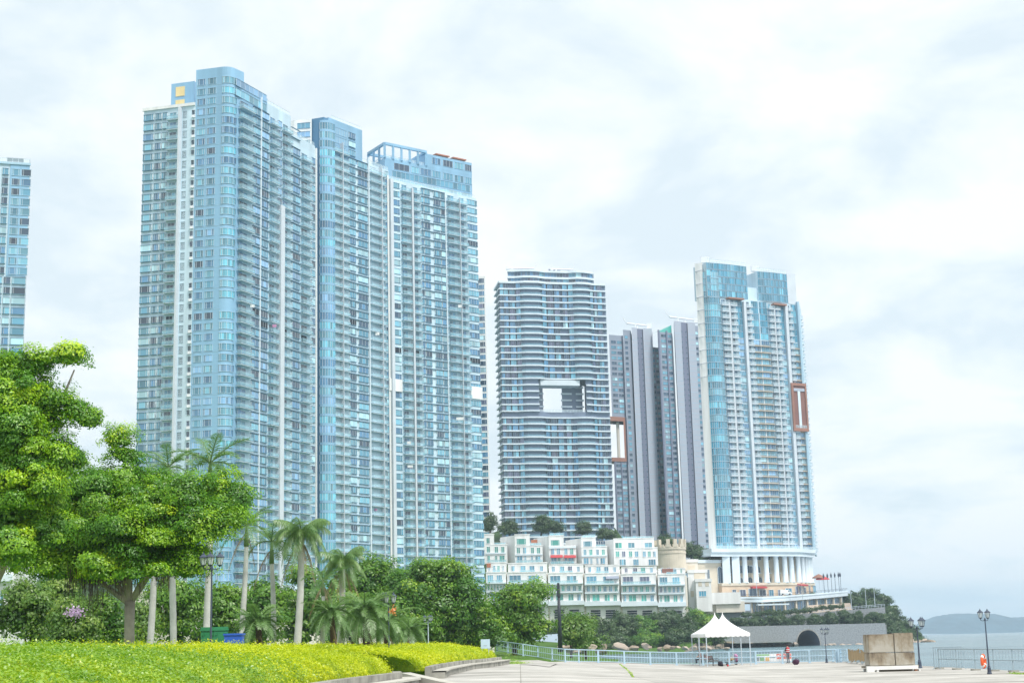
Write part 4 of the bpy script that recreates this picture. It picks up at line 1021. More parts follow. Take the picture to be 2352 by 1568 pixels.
# ------------------------------------------------------------------ terrace building: curved white deck edge over a glazed hall
def build_terrace():
    q = zxy(1700, 1360, 5.345)
    pts_px = [(480, 700, 650), (810, 700, 648), (1100, 698, 647), (1400, 684, 650), (1700, 662, 656), (1950, 642, 664), (2150, 624, 674), (2240, 616, 680)]
    top = [P(*q(x, y), Y) for x, y, Y in pts_px]
    t = thing('terrace_building', 'glass fronted hall under a curved white terrace deck below the columns', 'building', (top[0].x, top[0].y, 12.0))
    T = Tower.__new__(Tower); T.o = t; T.inst = {}
    zt = sum(p_.z for p_ in top)/len(top); zt0 = top[1].z
    # resample smoothly
    path = []
    for a, c in zip(top[:-1], top[1:]):
        for i in range(4): path.append(a + (c-a)*(i/4))
    path.append(top[-1])
    n_ = Vector((0.25, -0.97))
    b = MB(); hh = 2.3
    for a, c in zip(path[:-1], path[1:]):
        ia, ic = a + Vector((-1, 26, 0)), c + Vector((-1, 26, 0))
        b.quad((a.x, a.y, a.z-hh), (c.x, c.y, c.z-hh), (c.x, c.y, c.z), (a.x, a.y, a.z)); b.quad(a, c, ic, ia)
        b.quad((ia.x, ia.y-22, a.z-hh), (ic.x, ic.y-22, c.z-hh), (c.x, c.y, c.z-hh), (a.x, a.y, a.z-hh))
        b.quad((a.x, a.y-0.25, a.z-0.75), (c.x, c.y-0.25, c.z-0.75), (c.x, c.y-0.25, c.z-0.35), (a.x, a.y-0.25, a.z-0.35)); b.quad((a.x, a.y-0.25, a.z-0.35), (c.x, c.y-0.25, c.z-0.35), (c.x, c.y, c.z-0.35), (a.x, a.y, a.z-0.35)); b.quad((c.x, c.y-0.25, c.z-0.75), (a.x, a.y-0.25, a.z-0.75), (a.x, a.y, a.z-0.75), (c.x, c.y, c.z-0.75))
    T.body('deck', b, ['slab_white'])
    g = MB()
    for a, c in zip(path[4:-1], path[5:]):
        g.tube([a + Vector((0, 0.2, 1.0)), c + Vector((0, 0.2, 1.0))], 0.06, 4, 0); g.tube([a + Vector((0, 0.2, 0.5)), c + Vector((0, 0.2, 0.5))], 0.04, 4, 0); g.tube([a + Vector((0, 0.2, 0)), a + Vector((0, 0.2, 1.0))], 0.05, 4, 0)
    T.body('deck_railing', g, ['lamp_metal'])
    # glazed wall set back under the deck: panels following the deck
    seg = path[6:-2]
    zbase = 9.0
    b = MB()
    for a, c in zip(seg[:-1], seg[1:]): b.quad((a.x-0.3, a.y+3.2, zbase), (c.x-0.3, c.y+3.2, zbase), (c.x-0.3, c.y+3.2, c.z-hh), (a.x-0.3, a.y+3.2, a.z-hh))
    T.body('hall_wall', b, ['cream_wall'])
    for i, (a, c) in enumerate(zip(seg[:-1], seg[1:])):
        d = Vector((c.x-a.x, c.y-a.y)); w = d.length; rz = math.atan2(d.y, d.x); ztop = min(a.z, c.z)-hh-0.25
        for j in range(2):
            loc = (a.x + d.x*j/2 - 0.2, a.y + d.y*j/2 + 3.0, ztop-3.7)
            key = ('Tg', round(w/2-0.35, 2)); f, p_ = win_mb(round(w/2-0.35, 2), 0, 3.5, 0.1, (0.25, 0.5, 0.75), trim=0.12)
            T.put('window', key, f, ['frame_white', 'frame_white'], loc, rz, ('pane', key, p_, [pick([('glass_sky', 4), ('glass_mid', 2), ('glass_blue', 1)])]), 1)
            if i < 7:
                key2 = ('Tl', round(w/2-0.5, 2)); f2, p2 = win_mb(round(w/2-0.5, 2), 0, 2.6, 0.1, (0.5,), trim=0.12)
                T.put('window', key2, f2, ['cream_wall', 'frame_white'], (loc[0]+0.1, loc[1], ztop-7.0), rz, ('pane', key2, p2, [pick([('glass_mid', 2), ('glass_pale', 2)])]), 1)
        if i % 2 == 0:
            cb = MB(); cb.box(-0.4, 0.4, -0.4, 0.4, 0, a.z-hh-zbase); part('pillar', cb, ['stone_cream'], t, (a.x-t.location.x, a.y+1.6-t.location.y, zbase-t.location.z), rz)
    # plain side block at left
    a, c = P(*q(478, 765), 646), P(*q(862, 765), 646)
    b = MB(); b.prism([(a.x, a.y), (c.x, c.y), (c.x, c.y+3), (a.x, a.y+3)], P(*q(600, 908), 646).z, a.z-0.05, 0); T.body('side_block', b, ['cream_wall'])
    b = MB(); b.prism([(a.x, a.y+2.9), (c.x+3, c.y+2.9), (c.x+3, c.y+6), (a.x, a.y+6)], 4, P(*q(600, 905), 646).z+0.5, 0); T.body('undercroft', b, ['mid_grey_tile'])
    c2 = P(*q(205, 800), 650)
    b = MB(); b.prism([(c2.x, c2.y), (a.x-0.02, a.y+1), (a.x-0.02, a.y+8), (c2.x, c2.y+8)], 8, P(*q(300, 770), 648).z, 0)
    b2 = P(*q(250, 702), 648); T.body('side_block', b, ['cream_wall'])
    b = MB(); a3, c3 = P(*q(215, 735), 645), P(*q(812, 735), 645); b.prism([(a3.x, a3.y), (c3.x, c3.y), (c3.x, c3.y+12), (a3.x, a3.y+12)], a3.z-2.2, a3.z+2.6, 0); T.body('side_parapet', b, ['white_wall'])
    T.done()
    # entrance canopy is a part of the hall
    a, c = P(*q(1040, 806), 642), P(*q(1460, 806), 644)
    b = MB(); b.prism([(a.x, a.y), (c.x, c.y), (c.x, c.y+5), (a.x, a.y+5)], a.z-0.3, a.z+0.3, 0); T.body('entrance_canopy', b, ['slab_white'])
    return path
TERR = build_terrace()
# ------------------------------------------------------------------ stepped white low-rise terraces
q5 = zxy(1200, 1290, 4.704)
def lowrise(name, label, Yf, box, wins, depth=12, wallmat='white_wall', rails=(), awn=(), extra=(), side=None, bands=()):
    """box: list of (x0,x1,ytop,ybottom,dY) volumes measured in the enlarged crop; wins: (x0,x1,y0,y1,glass,mulls,dY)"""
    x0 = min(b[0] for b in box); x1 = max(b[1] for b in box); yb = max(b[3] for b in box)
    c = P(*q5((x0+x1)/2, yb), Yf)
    t = thing(name, label, 'apartment block', (c.x, c.y, c.z), 0, 'stepped white apartment blocks')
    slope = 0.05
    def line(dY):
        A = V2(P(*q5(x0, 600), Yf+dY)); B = V2(P(*q5(x1, 600), Yf+dY)); return A, B
    for a, b_, yt, ybm, dY in box:
        A, B = line(dY); sa, z1 = plane_hit(*q5(a, yt), A, B); sb, _ = plane_hit(*q5(b_, yt), A, B); _, z0 = plane_hit(*q5(a, ybm), A, B)
        m_ = MB(); e = (B-A).normalized(); n = Vector((e.y, -e.x)); p0, p1 = A+e*sa, A+e*sb
        bk = Vector((-0.55, 1.0)).normalized()*depth if side else -n*depth
        m_.prism([p0, p1, p1 + bk, p0 + bk], z0, z1, 0); world_part('wall', m_, [wallmat], t)
        m_ = MB(); m_.prism([p0 + n*0.15 - e*0.1, p1 + n*0.15 + e*0.1, p1 - n*0.6 + e*0.1, p0 - n*0.6 - e*0.1], z1, z1+0.35, 0); world_part('parapet', m_, [wallmat], t)
    for a, b_, yt, ybm, gl, mu, dY in wins:
        A, B = line(dY); sa, z1 = plane_hit(*q5(a, yt), A, B); sb, _ = plane_hit(*q5(b_, yt), A, B); _, z0 = plane_hit(*q5(a, ybm), A, B)
        e = (B-A).normalized(); w = sb-sa; f, p_ = win_mb(w, 0, z1-z0, 0.1, mu, ft=0.1, trim=0.12); q_ = A + e*sa
        o = part('window', f, ['white_metal', 'white_metal'], t, (q_.x-c.x, q_.y-c.y, z0-c.z), math.atan2(e.y, e.x))
        part('pane', p_, [gl], o)
    for a, b_, y, dY in rails:
        A, B = line(dY); sa, z1 = plane_hit(*q5(a, y), A, B); sb, _ = plane_hit(*q5(b_, y), A, B); e = (B-A).normalized(); w = sb-sa; q_ = A + e*sa
        g = MB(); g.box(0, w, -0.05, -0.02, 0, 1.0, 0); g.box(0, w, -0.1, 0, 1.0, 1.08, 1)
        for i in range(max(2, int(w/1.5))+1): x = w*i/max(2, int(w/1.5)); g.box(x-0.03, x+0.03, -0.09, -0.055, 0, 1.0, 1)
        part('terrace_railing', g, ['rail_glass', 'frame_white'], t, (q_.x-c.x, q_.y-c.y, z1-c.z), math.atan2(e.y, e.x))
    for a, b_, y, dY, mname in awn:
        A, B = line(dY); sa, z1 = plane_hit(*q5(a, y), A, B); sb, _ = plane_hit(*q5(b_, y), A, B); e = (B-A).normalized(); w = sb-sa; q_ = A + e*sa
        g = MB(); g.quad((0, -1.6, -0.9), (w, -1.6, -0.9), (w, -0.1, 0), (0, -0.1, 0)); g.quad((0, -1.6, -1.15), (w, -1.6, -1.15), (w, -1.6, -0.9), (0, -1.6, -0.9)); g.poly([(0, -1.6, -0.9), (0, -0.1, 0), (0, -0.1, -0.9)]); g.poly([(w, -1.6, -0.9), (w, -0.1, 0), (w, -0.1, -0.9)])
        part('awning', g, [mname], t, (q_.x-c.x, q_.y-c.y, z1-c.z), math.atan2(e.y, e.x))
    for a, b_, y0, y1, dY, pr, mname in bands:
        A, B = line(dY); sa, z1 = plane_hit(*q5(a, y0), A, B); sb, _ = plane_hit(*q5(b_, y0), A, B); _, z0 = plane_hit(*q5(a, y1), A, B); e = (B-A).normalized(); q_ = A + e*sa
        g = MB(); g.box(0, sb-sa, -pr, 0.02, 0, z1-z0); part('ledge', g, [mname], t, (q_.x-c.x, q_.y-c.y, z0-c.z), math.atan2(e.y, e.x))
    for a, b_, y0, y1, dY, mname in extra:
        A, B = line(dY); sa, z1 = plane_hit(*q5(a, y0), A, B); sb, _ = plane_hit(*q5(b_, y0), A, B); _, z0 = plane_hit(*q5(a, y1), A, B); e = (B-A).normalized(); q_ = A + e*sa
        g = MB(); g.box(0, sb-sa, -0.12, 0.02, 0, z1-z0); part('recess_panel', g, [mname], t, (q_.x-c.x, q_.y-c.y, z0-c.z), math.atan2(e.y, e.x))
    return t
gg = lambda: pick(G_GREEN)
gm = lambda: pick([('glass_mid', 3), ('glass_teal', 3), ('glass_green', 2), ('glass_plum', 1)])
H2 = (0.5,); H3 = (0.33, 0.66)
def rowof(lst, y0, y1, g, mu, dY): return [(a, b, y0, y1, g(), mu, dY) for a, b in lst]
# upper tier (five stepped blocks)
lowrise('apartment_block', 'upper white block at far left, half hidden by the pergola tower', 590, [(0, 165, 218, 560, 0), (100, 320, 340, 560, 0.05)],
        rowof([(75, 115)], 255, 318, gm, H2, 0) + rowof([(80, 118), (172, 214), (248, 288)], 358, 425, gg, H2, 0) + rowof([(85, 118), (175, 205), (228, 290)], 462, 528, gm, H2, 0), rails=[(168, 300, 340, 0.05), (80, 310, 545, -1)], side=1, bands=[(70, 300, 430, 446, 0, 0.4, 'slab_white')])
lowrise('apartment_block', 'upper white block with two large teal windows and a wooden pergola beside it', 588, [(408, 585, 222, 365, 0), (410, 735, 356, 560, 0.05)],
        rowof([(430, 540)], 265, 330, gg, (0.15, 0.85), 0) + rowof([(432, 472), (504, 544), (598, 636), (668, 708)], 368, 434, gg, H2, 0) + rowof([(434, 500), (520, 546), (600, 624), (650, 710)], 468, 530, gm, H2, 0), rails=[(590, 722, 345, 0.05), (420, 740, 548, -1)], side=1, extra=[(600, 718, 276, 318, 6, 'terracotta')], bands=[(415, 735, 448, 462, 0, 0.4, 'slab_white')])
lowrise('apartment_block', 'upper white block with two red awnings over its terrace doors', 586, [(808, 982, 235, 365, 0), (810, 1130, 358, 560, 0.05)],
        rowof([(832, 936)], 280, 342, gg, (0.15, 0.85), 0) + rowof([(834, 874), (902, 942), (990, 1030), (1058, 1098)], 380, 446, gm, H2, 0) + rowof([(836, 900), (916, 946), (994, 1026), (1040, 1102)], 480, 545, gm, H2, 0), rails=[(820, 985, 232, 5), (830, 1110, 560, -1)], side=1, awn=[(828, 972, 456, -0.1, 'red_cloth'), (985, 1128, 458, -0.1, 'red_cloth')], bands=[(812, 1130, 362, 378, 0, 0.4, 'slab_white')])
lowrise('apartment_block', 'upper white block with a dark glass roof room at its right end', 584, [(1190, 1360, 258, 375, 0), (1192, 1495, 366, 575, 0.05)],
        rowof([(1214, 1316)], 294, 356, gg, (0.15, 0.85), 0) + rowof([(1216, 1252), (1284, 1322), (1366, 1398), (1432, 1468)], 390, 456, gg, H2, 0) + rowof([(1218, 1278), (1296, 1322), (1368, 1394), (1414, 1470)], 490, 556, gm, H2, 0) + rowof([(1362, 1474)], 292, 362, lambda: 'glass_dark', (0.25, 0.5, 0.75), 3), rails=[(1200, 1355, 255, 4), (1362, 1476, 364, 0.04)], side=1, bands=[(1194, 1495, 458, 474, 0, 0.4, 'slab_white')])
lowrise('apartment_block', 'wide upper white block at the right end of the upper row', 582, [(1570, 2045, 270, 395, 0), (1572, 2088, 384, 590, 0.05)],
        rowof([(1588, 1668), (1740, 1818), (1936, 2024)], 312, 378, gg, H2, 0) + rowof([(1596, 1638), (1668, 1710), (1750, 1790), (1820, 1862), (1914, 1950), (1974, 2008), (2034, 2066)], 412, 474, gm, H2, 0) + rowof([(1640, 1714), (1800, 1866), (1980, 2066)], 506, 572, gm, H3, 0), rails=[(1690, 2040, 272, 5)], side=1)
# lower tier (six bays); each rises through four storeys over a garage floor
LB = [(70, 315, 552), (318, 800, 556), (800, 1225, 566), (1228, 1650, 572), (1655, 2085, 590), (2090, 2420, 600)]
LL = ['lower white block with a brown roof nook, at the left end of the lower row', 'lower white block above the big round tree with a small cypress on its terrace', 'lower white block directly behind the tall black pole', 'lower white block with a grey awning over its terrace', 'lower white block with a row of six small windows left of the maroon roof room', 'lower white block with a maroon roof room at the right end of the row']
for i, (a, b, yt) in enumerate(LB):
    w = b-a; y_ = lambda y: y + (a-70)*0.012
    cx = lambda f: a + 12 + (w-24)*f
    box = [(a+w*0.02, b-w*0.02, y_(yt), y_(690), 3.0), (a, b-w*0.04, y_(665), y_(1000), 0.0), (a+w*0.05, b+0.0, y_(1040), y_(1300), 1.5)]
    big = 1.0
    W1 = rowof([(cx(0.08), cx(0.17)), (cx(0.82), cx(0.9))], y_(582), y_(640), gm, H2, 2.95) + rowof([(cx(0.32), cx(0.45))], y_(580), y_(655), lambda: pick([('glass_plum', 2), ('glass_teal', 1)]), H2, 2.95) + rowof([(cx(0.55), cx(0.68))], y_(580), y_(655), gm, H2, 2.95)
    W2_ = rowof([(cx(0.03), cx(0.33)), (cx(0.52), cx(0.8))], y_(692), y_(768), lambda: pick([('glass_mid', 3), ('glass_teal', 2), ('glass_green', 1), ('glass_plum', 1)]), H3, -0.05)
    six = [(cx(0.03+k*0.165), cx(0.03+k*0.165+0.1)) for k in range(6)]
    W3 = rowof(six, y_(806), y_(868), gm if i % 2 else gg, H2, -0.05)
    W4 = rowof([(cx(0.04), cx(0.13)), (cx(0.2), cx(0.42)), (cx(0.56), cx(0.72)), (cx(0.82), cx(0.93))], y_(906), y_(978), gg, H2, -0.05)
    ex = []
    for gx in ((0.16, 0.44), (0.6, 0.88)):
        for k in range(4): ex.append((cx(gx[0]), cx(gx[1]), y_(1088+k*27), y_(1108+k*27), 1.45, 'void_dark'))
    if i == 0: ex.append((a+8, a+56, y_(552), y_(600), 2.9, 'terracotta'))
    if i == 5: ex.append((cx(0.12), cx(0.55), y_(592), y_(640), 2.85, 'brown_wall'))
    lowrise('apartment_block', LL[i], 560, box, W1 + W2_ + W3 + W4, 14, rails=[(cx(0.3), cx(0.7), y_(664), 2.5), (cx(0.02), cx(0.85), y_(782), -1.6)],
            awn=[(cx(0.6), cx(0.98), y_(690), -0.1, 'mid_grey_tile')] if i == 3 else (), extra=ex,
            bands=[(a, b-w*0.04, y_(782), y_(796), 0, 1.7, 'slab_white'), (a+4, b-w*0.05, y_(880), y_(896), 0, 0.9, 'slab_white'), (a-2, b+2, y_(990), y_(1040), 0.2, 1.0, 'slab_white'), (b-w*0.035, b+w*0.03, y_(670), y_(1300), 2.2, 0.2, 'cream_wall')])
# round stone drum with battlements behind the blocks
def drum():
    u0, v0 = q5(2090, 335); c = P((q5(2090, 0)[0]+q5(2450, 0)[0])/2, v0, 640)
    c.y += 12
    rr = (P(q5(2450, 0)[0], v0, 640).x - P(q5(2090, 0)[0], v0, 640).x)/2
    zt = P(1540, q5(0, 350)[1], 640).z; zb = P(1540, q5(0, 620)[1], 640).z
    t = thing('stone_rotunda', 'round cream stone drum with a battlemented rim beside the white blocks', 'building', (c.x, c.y, zb))
    hh = zt-zb
    b = MB(); b.lathe([(rr, 0), (rr, hh*0.72), (rr*1.03, hh*0.72), (rr*1.03, hh*0.8), (rr, hh*0.8), (rr, hh*0.9), (rr*1.05, hh*0.9), (rr*1.05, hh)], 40); part('wall', b, ['stone_cream'], t)
    m_ = MB(); m_.box(-0.45, 0.45, -0.35, 0.35, 0, 1.2); me = m_.mesh('merlon', ['stone_cream'])
    for k in range(26):
        a = 2*math.pi*k/26; link('merlon', me, t, (rr*1.0*math.cos(a), rr*1.0*math.sin(a), hh), a+math.pi/2)
    m_ = MB(); m_.box(-0.7, 0.7, -0.7, 0.7, 0, 3.4); me = m_.mesh('post', ['stone_cream'])
    for k in (12, 15, 18, 20, 22, 24): a = 2*math.pi*(k+0.5)/26; link('post', me, t, (rr*0.96*math.cos(a), rr*0.96*math.sin(a), hh), a)
drum()
# pale stepped blocks between the low-rise row and the columned building
def annex():
    q = zxy(1700, 1360, 5.345)
    t0 = P(*q(220, 900), 640)
    t = thing('stepped_annex', 'pale yellow stepped annex between the white blocks and the columned building', 'building', (t0.x, t0.y, t0.z))
    for x0, x1, y0, y1, Y in ((40, 250, 210, 900, 655), (110, 365, 350, 900, 645), (210, 415, 470, 900, 636)):
        a, c = P(*q(x0, 500), Y), P(*q(x1, 500), Y); z1 = P(*q(x0, y0), Y).z; z0 = P(*q(x0, y1), Y).z
        b = MB(); b.prism([(a.x, a.y), (c.x, c.y), (c.x, c.y+10), (a.x, a.y+10)], z0, z1, 0); world_part('wall', b, ['cream_wall' if x0 == 40 else 'white_wall'], t)
        b = MB(); b.prism([(a.x-.3, a.y-.3), (c.x+.3, c.y-.3), (c.x+.3, c.y+1), (a.x-.3, a.y+1)], z1-1.0, z1+0.3, 0); world_part('parapet', b, ['white_wall'], t)
    for x0, x1, y0, y1, Y in ((68, 105, 382, 436, 645), (255, 350, 622, 692, 636)):
        a, c = P(*q(x0, y1), Y), P(*q(x1, y0), Y); w = c.x-a.x; f, p_ = win_mb(w, 0, c.z-a.z, 0.1, (0.33, 0.66), ft=0.1)
        o = part('window', f, ['white_metal', 'white_metal'], t, (a.x-t0.x, a.y-0.02-t0.y, a.z-t0.z)); part('pane', p_, ['glass_deep_cyan'], o)
    for x0, x1, y0, y1, Y in ((250, 318, 302, 345, 645), (190, 335, 378, 470, 645), (245, 290, 500, 560, 636), (338, 385, 500, 560, 636), (110, 200, 280, 340, 655), (145, 195, 620, 700, 645)):
        a, c = P(*q(x0, y1), Y), P(*q(x1, y0), Y); b = MB(); b.box(0, c.x-a.x, -0.1, 0.02, 0, c.z-a.z); part('wall_panel', b, ['stone_cream'], t, (a.x-t0.x, a.y-t0.y, a.z-t0.z))
annex()
# podium glimpsed at the left edge under the trees
def left_podium():
    a, c = P(-60, 1340, 300), P(40, 1340, 300); zt = P(0, 1278, 300).z
    t = thing('podium_block', 'low white podium block with a teal window at the far left edge', 'building', (a.x, a.y, 0.5))
    b = MB(); b.prism([(a.x, a.y), (c.x, c.y), (c.x, c.y+12), (a.x, a.y+12)], 0.3, zt, 0); world_part('wall', b, ['white_wall'], t)
    z0 = P(0, 1335, 300).z; b = MB(); b.prism([(a.x-1, a.y-1.4), (c.x-1, c.y-1.4), (c.x-1, c.y+1), (a.x-1, a.y+1)], z0, z0+1.4, 0); world_part('ledge', b, ['slab_white'], t)
    for k, (v0, v1) in enumerate(((1355, 1410), (1290, 1322))):
        p0, p1 = P(-8, v1, 299.9), P(9, v0, 299.9); f, p_ = win_mb(p1.x-p0.x, 0, p1.z-p0.z, 0.1, (0.5,), ft=0.1); o = part('window', f, ['white_metal', 'white_metal'], t, (p0.x-a.x, p0.y-a.y, p0.z-0.5)); part('pane', p_, ['glass_deep_cyan'], o)
left_podium()
# ------------------------------------------------------------------ ground, sea, shore
def mat_concrete_floor():
    m, t, b = _nodes('plaza_concrete'); N = t.nodes.new; L = t.links.new
    tc = N('ShaderNodeTexCoord')
    n = N('ShaderNodeTexNoise'); n.inputs['Scale'].default_value = 0.22; n.inputs['Detail'].default_value = 9; n.inputs['Roughness'].default_value = 0.68; L(tc.outputs['Object'], n.inputs['Vector'])
    mp = N('ShaderNodeMapping'); mp.inputs['Scale'].default_value = (0.12, 0.35, 1); L(tc.outputs['Object'], mp.inputs[0])
    n2 = N('ShaderNodeTexNoise'); n2.inputs['Scale'].default_value = 1.3; n2.inputs['Detail'].default_value = 6; L(mp.outputs[0], n2.inputs['Vector'])
    ad = N('ShaderNodeMath'); ad.operation = 'MULTIPLY_ADD'; ad.inputs[1].default_value = 0.7; L(n.outputs[0], ad.inputs[0])
    m5 = N('ShaderNodeMath'); m5.operation = 'MULTIPLY'; m5.inputs[1].default_value = 0.3; L(n2.outputs[0], m5.inputs[0]); L(m5.outputs[0], ad.inputs[2])
    r = N('ShaderNodeValToRGB'); cr = r.color_ramp; cr.elements[0].position = 0.36; cr.elements[0].color = (0.29, 0.275, 0.245, 1); cr.elements[1].position = 0.60; cr.elements[1].color = (0.60, 0.575, 0.53, 1)
    L(ad.outputs[0], r.inputs[0])
    # faint panel joints
    br = N('ShaderNodeTexBrick'); br.offset = 0; br.inputs['Scale'].default_value = 1.0; br.inputs['Brick Width'].default_value = 6.0; br.inputs['Row Height'].default_value = 9.0
    br.inputs['Mortar Size'].default_value = 0.025; br.inputs['Color1'].default_value = (1, 1, 1, 1); br.inputs['Color2'].default_value = (0.86, 0.86, 0.85, 1); br.inputs['Mortar'].default_value = (0.55, 0.54, 0.50, 1)
    L(tc.outputs['Object'], br.inputs['Vector'])
    mu = N('ShaderNodeMixRGB'); mu.blend_type = 'MULTIPLY'; mu.inputs[0].default_value = 1; L(r.outputs[0], mu.inputs[1]); L(br.outputs[0], mu.inputs[2])
    L(mu.outputs[0], b.inputs['Base Color']); b.inputs['Roughness'].default_value = 0.85
    MATS['plaza_concrete'] = m
mat_concrete_floor()
def mat_water():
    m, t, b = _nodes('sea_water'); N = t.nodes.new; L = t.links.new
    tc = N('ShaderNodeTexCoord'); mp = N('ShaderNodeMapping'); mp.inputs['Scale'].default_value = (0.16, 0.4, 1); L(tc.outputs['Object'], mp.inputs[0])
    n = N('ShaderNodeTexNoise'); n.inputs['Scale'].default_value = 1.0; n.inputs['Detail'].default_value = 9; n.inputs['Roughness'].default_value = 0.6; L(mp.outputs[0], n.inputs['Vector'])
    mp2 = N('ShaderNodeMapping'); mp2.inputs['Scale'].default_value = (0.006, 0.03, 1); L(tc.outputs['Object'], mp2.inputs[0])
    n2 = N('ShaderNodeTexNoise'); n2.inputs['Scale'].default_value = 1.0; n2.inputs['Detail'].default_value = 5; L(mp2.outputs[0], n2.inputs['Vector'])
    r = N('ShaderNodeValToRGB'); cr = r.color_ramp; cr.elements[0].position = 0.35; cr.elements[0].color = (0.055, 0.12, 0.15, 1); cr.elements[1].position = 0.65; cr.elements[1].color = (0.13, 0.23, 0.26, 1)
    L(n2.outputs[0], r.inputs[0]); L(r.outputs[0], b.inputs['Base Color'])
    bp = N('ShaderNodeBump'); bp.inputs['Strength'].default_value = 1.0; bp.inputs['Distance'].default_value = 0.9; L(n.outputs[0], bp.inputs['Height']); L(bp.outputs[0], b.inputs['Normal'])
    b.inputs['Roughness'].default_value = 0.22; b.inputs['IOR'].default_value = 1.33
    MATS['sea_water'] = m
mat_water()
mat('grass', (0.085, 0.17, 0.03), 0.9, 0.35, 0.5, spec=0.1, bump=0.5)
mat('park_soil', (0.13, 0.15, 0.07), 0.95, 0.4, 0.3, spec=0.1, bump=0.4)
mat('earth_green', (0.05, 0.095, 0.03), 0.95, 0.4, 0.08, spec=0.1, bump=0.5)
mat('quay_concrete', (0.36, 0.34, 0.30), 0.9, 0.35, 0.25, streak=True, bump=0.3)
mat('kerb_concrete', (0.34, 0.33, 0.29), 0.9, 0.5, 1.1, bump=0.3)
mat('coping', (0.52, 0.50, 0.44), 0.9, 0.2, 0.9)
mat('grey_stone', (0.31, 0.33, 0.35), 0.9, 0.3, 1.8, bump=0.9, bscale=1.5)
mat('rock', (0.36, 0.29, 0.22), 0.9, 0.45, 0.25, bump=0.8, bscale=0.8)
mat('pale_rock', (0.52, 0.43, 0.35), 0.9, 0.35, 0.25, bump=0.8, bscale=0.8)
mat('hill_hazed', (0.04, 0.09, 0.12), 0.95, 0.4, 0.012, spec=0.1, bump=0.6, bscale=0.05)  # green slope tinted blue: distance haze mixed into its colour
SEA = -1.2
b = MB(); b.quad((-12000, -300, SEA), (12000, -300, SEA), (12000, 16000, SEA), (-12000, 16000, SEA)); struct(part('sea', b, ['sea_water']))
def sheet(name, Ys, xl, xr, nc, zf, mname, skirt=None, smat=None):
    b = MB(); rows = []
    for y in Ys:
        a, c = xl(y), xr(y); rows.append([(a+(c-a)*i/nc, y, zf(a+(c-a)*i/nc, y)) for i in range(nc+1)])
    for r0, r1 in zip(rows[:-1], rows[1:]):
        for i in range(nc): b.quad(r0[i], r0[i+1], r1[i+1], r1[i], 0)
    if skirt is not None:
        for r0, r1 in zip(rows[:-1], rows[1:]): b.quad(r0[-1], (r0[-1][0]+0.01, r0[-1][1], skirt), (r1[-1][0]+0.01, r1[-1][1], skirt), r1[-1], 1)
        for i in range(nc): b.quad(rows[-1][i], rows[-1][i+1], (rows[-1][i+1][0], rows[-1][i+1][1], skirt), (rows[-1][i][0], rows[-1][i][1], skirt), 1)
    o = part(name, b, [mname] + ([smat] if smat else [])); struct(o); return o
def lerp_path(pts):
    def f(y):
        if y <= pts[0][0]: return pts[0][1]
        for (y0, a), (y1, c) in zip(pts[:-1], pts[1:]):
            if y <= y1: return a + (c-a)*(y-y0)/(y1-y0)
        return pts[-1][1]
    return f
PL = lerp_path([(0, -8), (58, -7.0), (70, -6.0), (90, -4.4), (122, -2.2), (126, -0.8), (140, 2.5), (151, 5.0)])
sheet('plaza', [0, 30, 50, 58, 70, 80, 90, 100, 110, 122, 126, 132, 140, 151], PL, lambda y: 30.2, 24, lambda x, y: gz(x, y), 'plaza_concrete', -4.0, 'quay_concrete')
shore = lerp_path([(0, -8.01), (58, -7.01), (70, -6.01), (90, -4.41), (122, -2.21), (126, -0.81), (140, 2.49), (151, 4.99), (151.3, 19), (160, 19), (200, 18), (260, 24), (330, 33), (420, 44), (480, 52), (540, 62), (600, 80), (660, 100)])
PZ = lambda x, y: gz(x, y) - 0.02 - (1.6*sm(155, 230, y)*sm(4, 22, x)) + 3.0*sm(430, 560, y)
sheet('park_ground', [0, 40, 58, 70, 90, 122, 126, 140, 151, 151.3, 160, 180, 200, 230, 260, 330, 420, 480, 540, 600, 660], lambda y: -500, shore, 60, PZ, 'grass', -4.0, 'rock')
# footpath that leaves the plaza at the hedge end
b = MB(); w0 = [G(1158, 1502, 0.83), G(1215, 1511, 0.81), G(1280, 1522, 0.78)]
w1 = [G(1158, 1516, 0.82), G(1200, 1524, 0.8), G(1262, 1530, 0.77)]
for i in range(2): b.quad(w1[i], w1[i+1], w0[i+1], w0[i])
struct(part('footpath', b, ['plaza_concrete']))
# terraced hillside behind the low-rise blocks, carrying the towers
def hill_sheet():
    b = MB(); rows = []
    nx = 48
    for y, z in ((596, 6), (606, 20), (640, 26), (668, 33), (690, 40), (716, 47.5), (760, 55), (850, 66), (960, 60)):
        row = []
        for i in range(nx+1):
            x = -220 + 330*i/nx; k = (1 - sm(58, 84, x))
            row.append((x, y + 4*math.sin(x*0.11), 0.5 + z*k*(0.93 + 0.07*math.sin(x*0.21+y*0.1))))
        rows.append(row)
    for r0, r1 in zip(rows[:-1], rows[1:]):
        for i in range(nx): b.quad(r0[i], r0[i+1], r1[i+1], r1[i])
    struct(part('hillside', b, ['earth_green'], smooth=True))
hill_sheet()
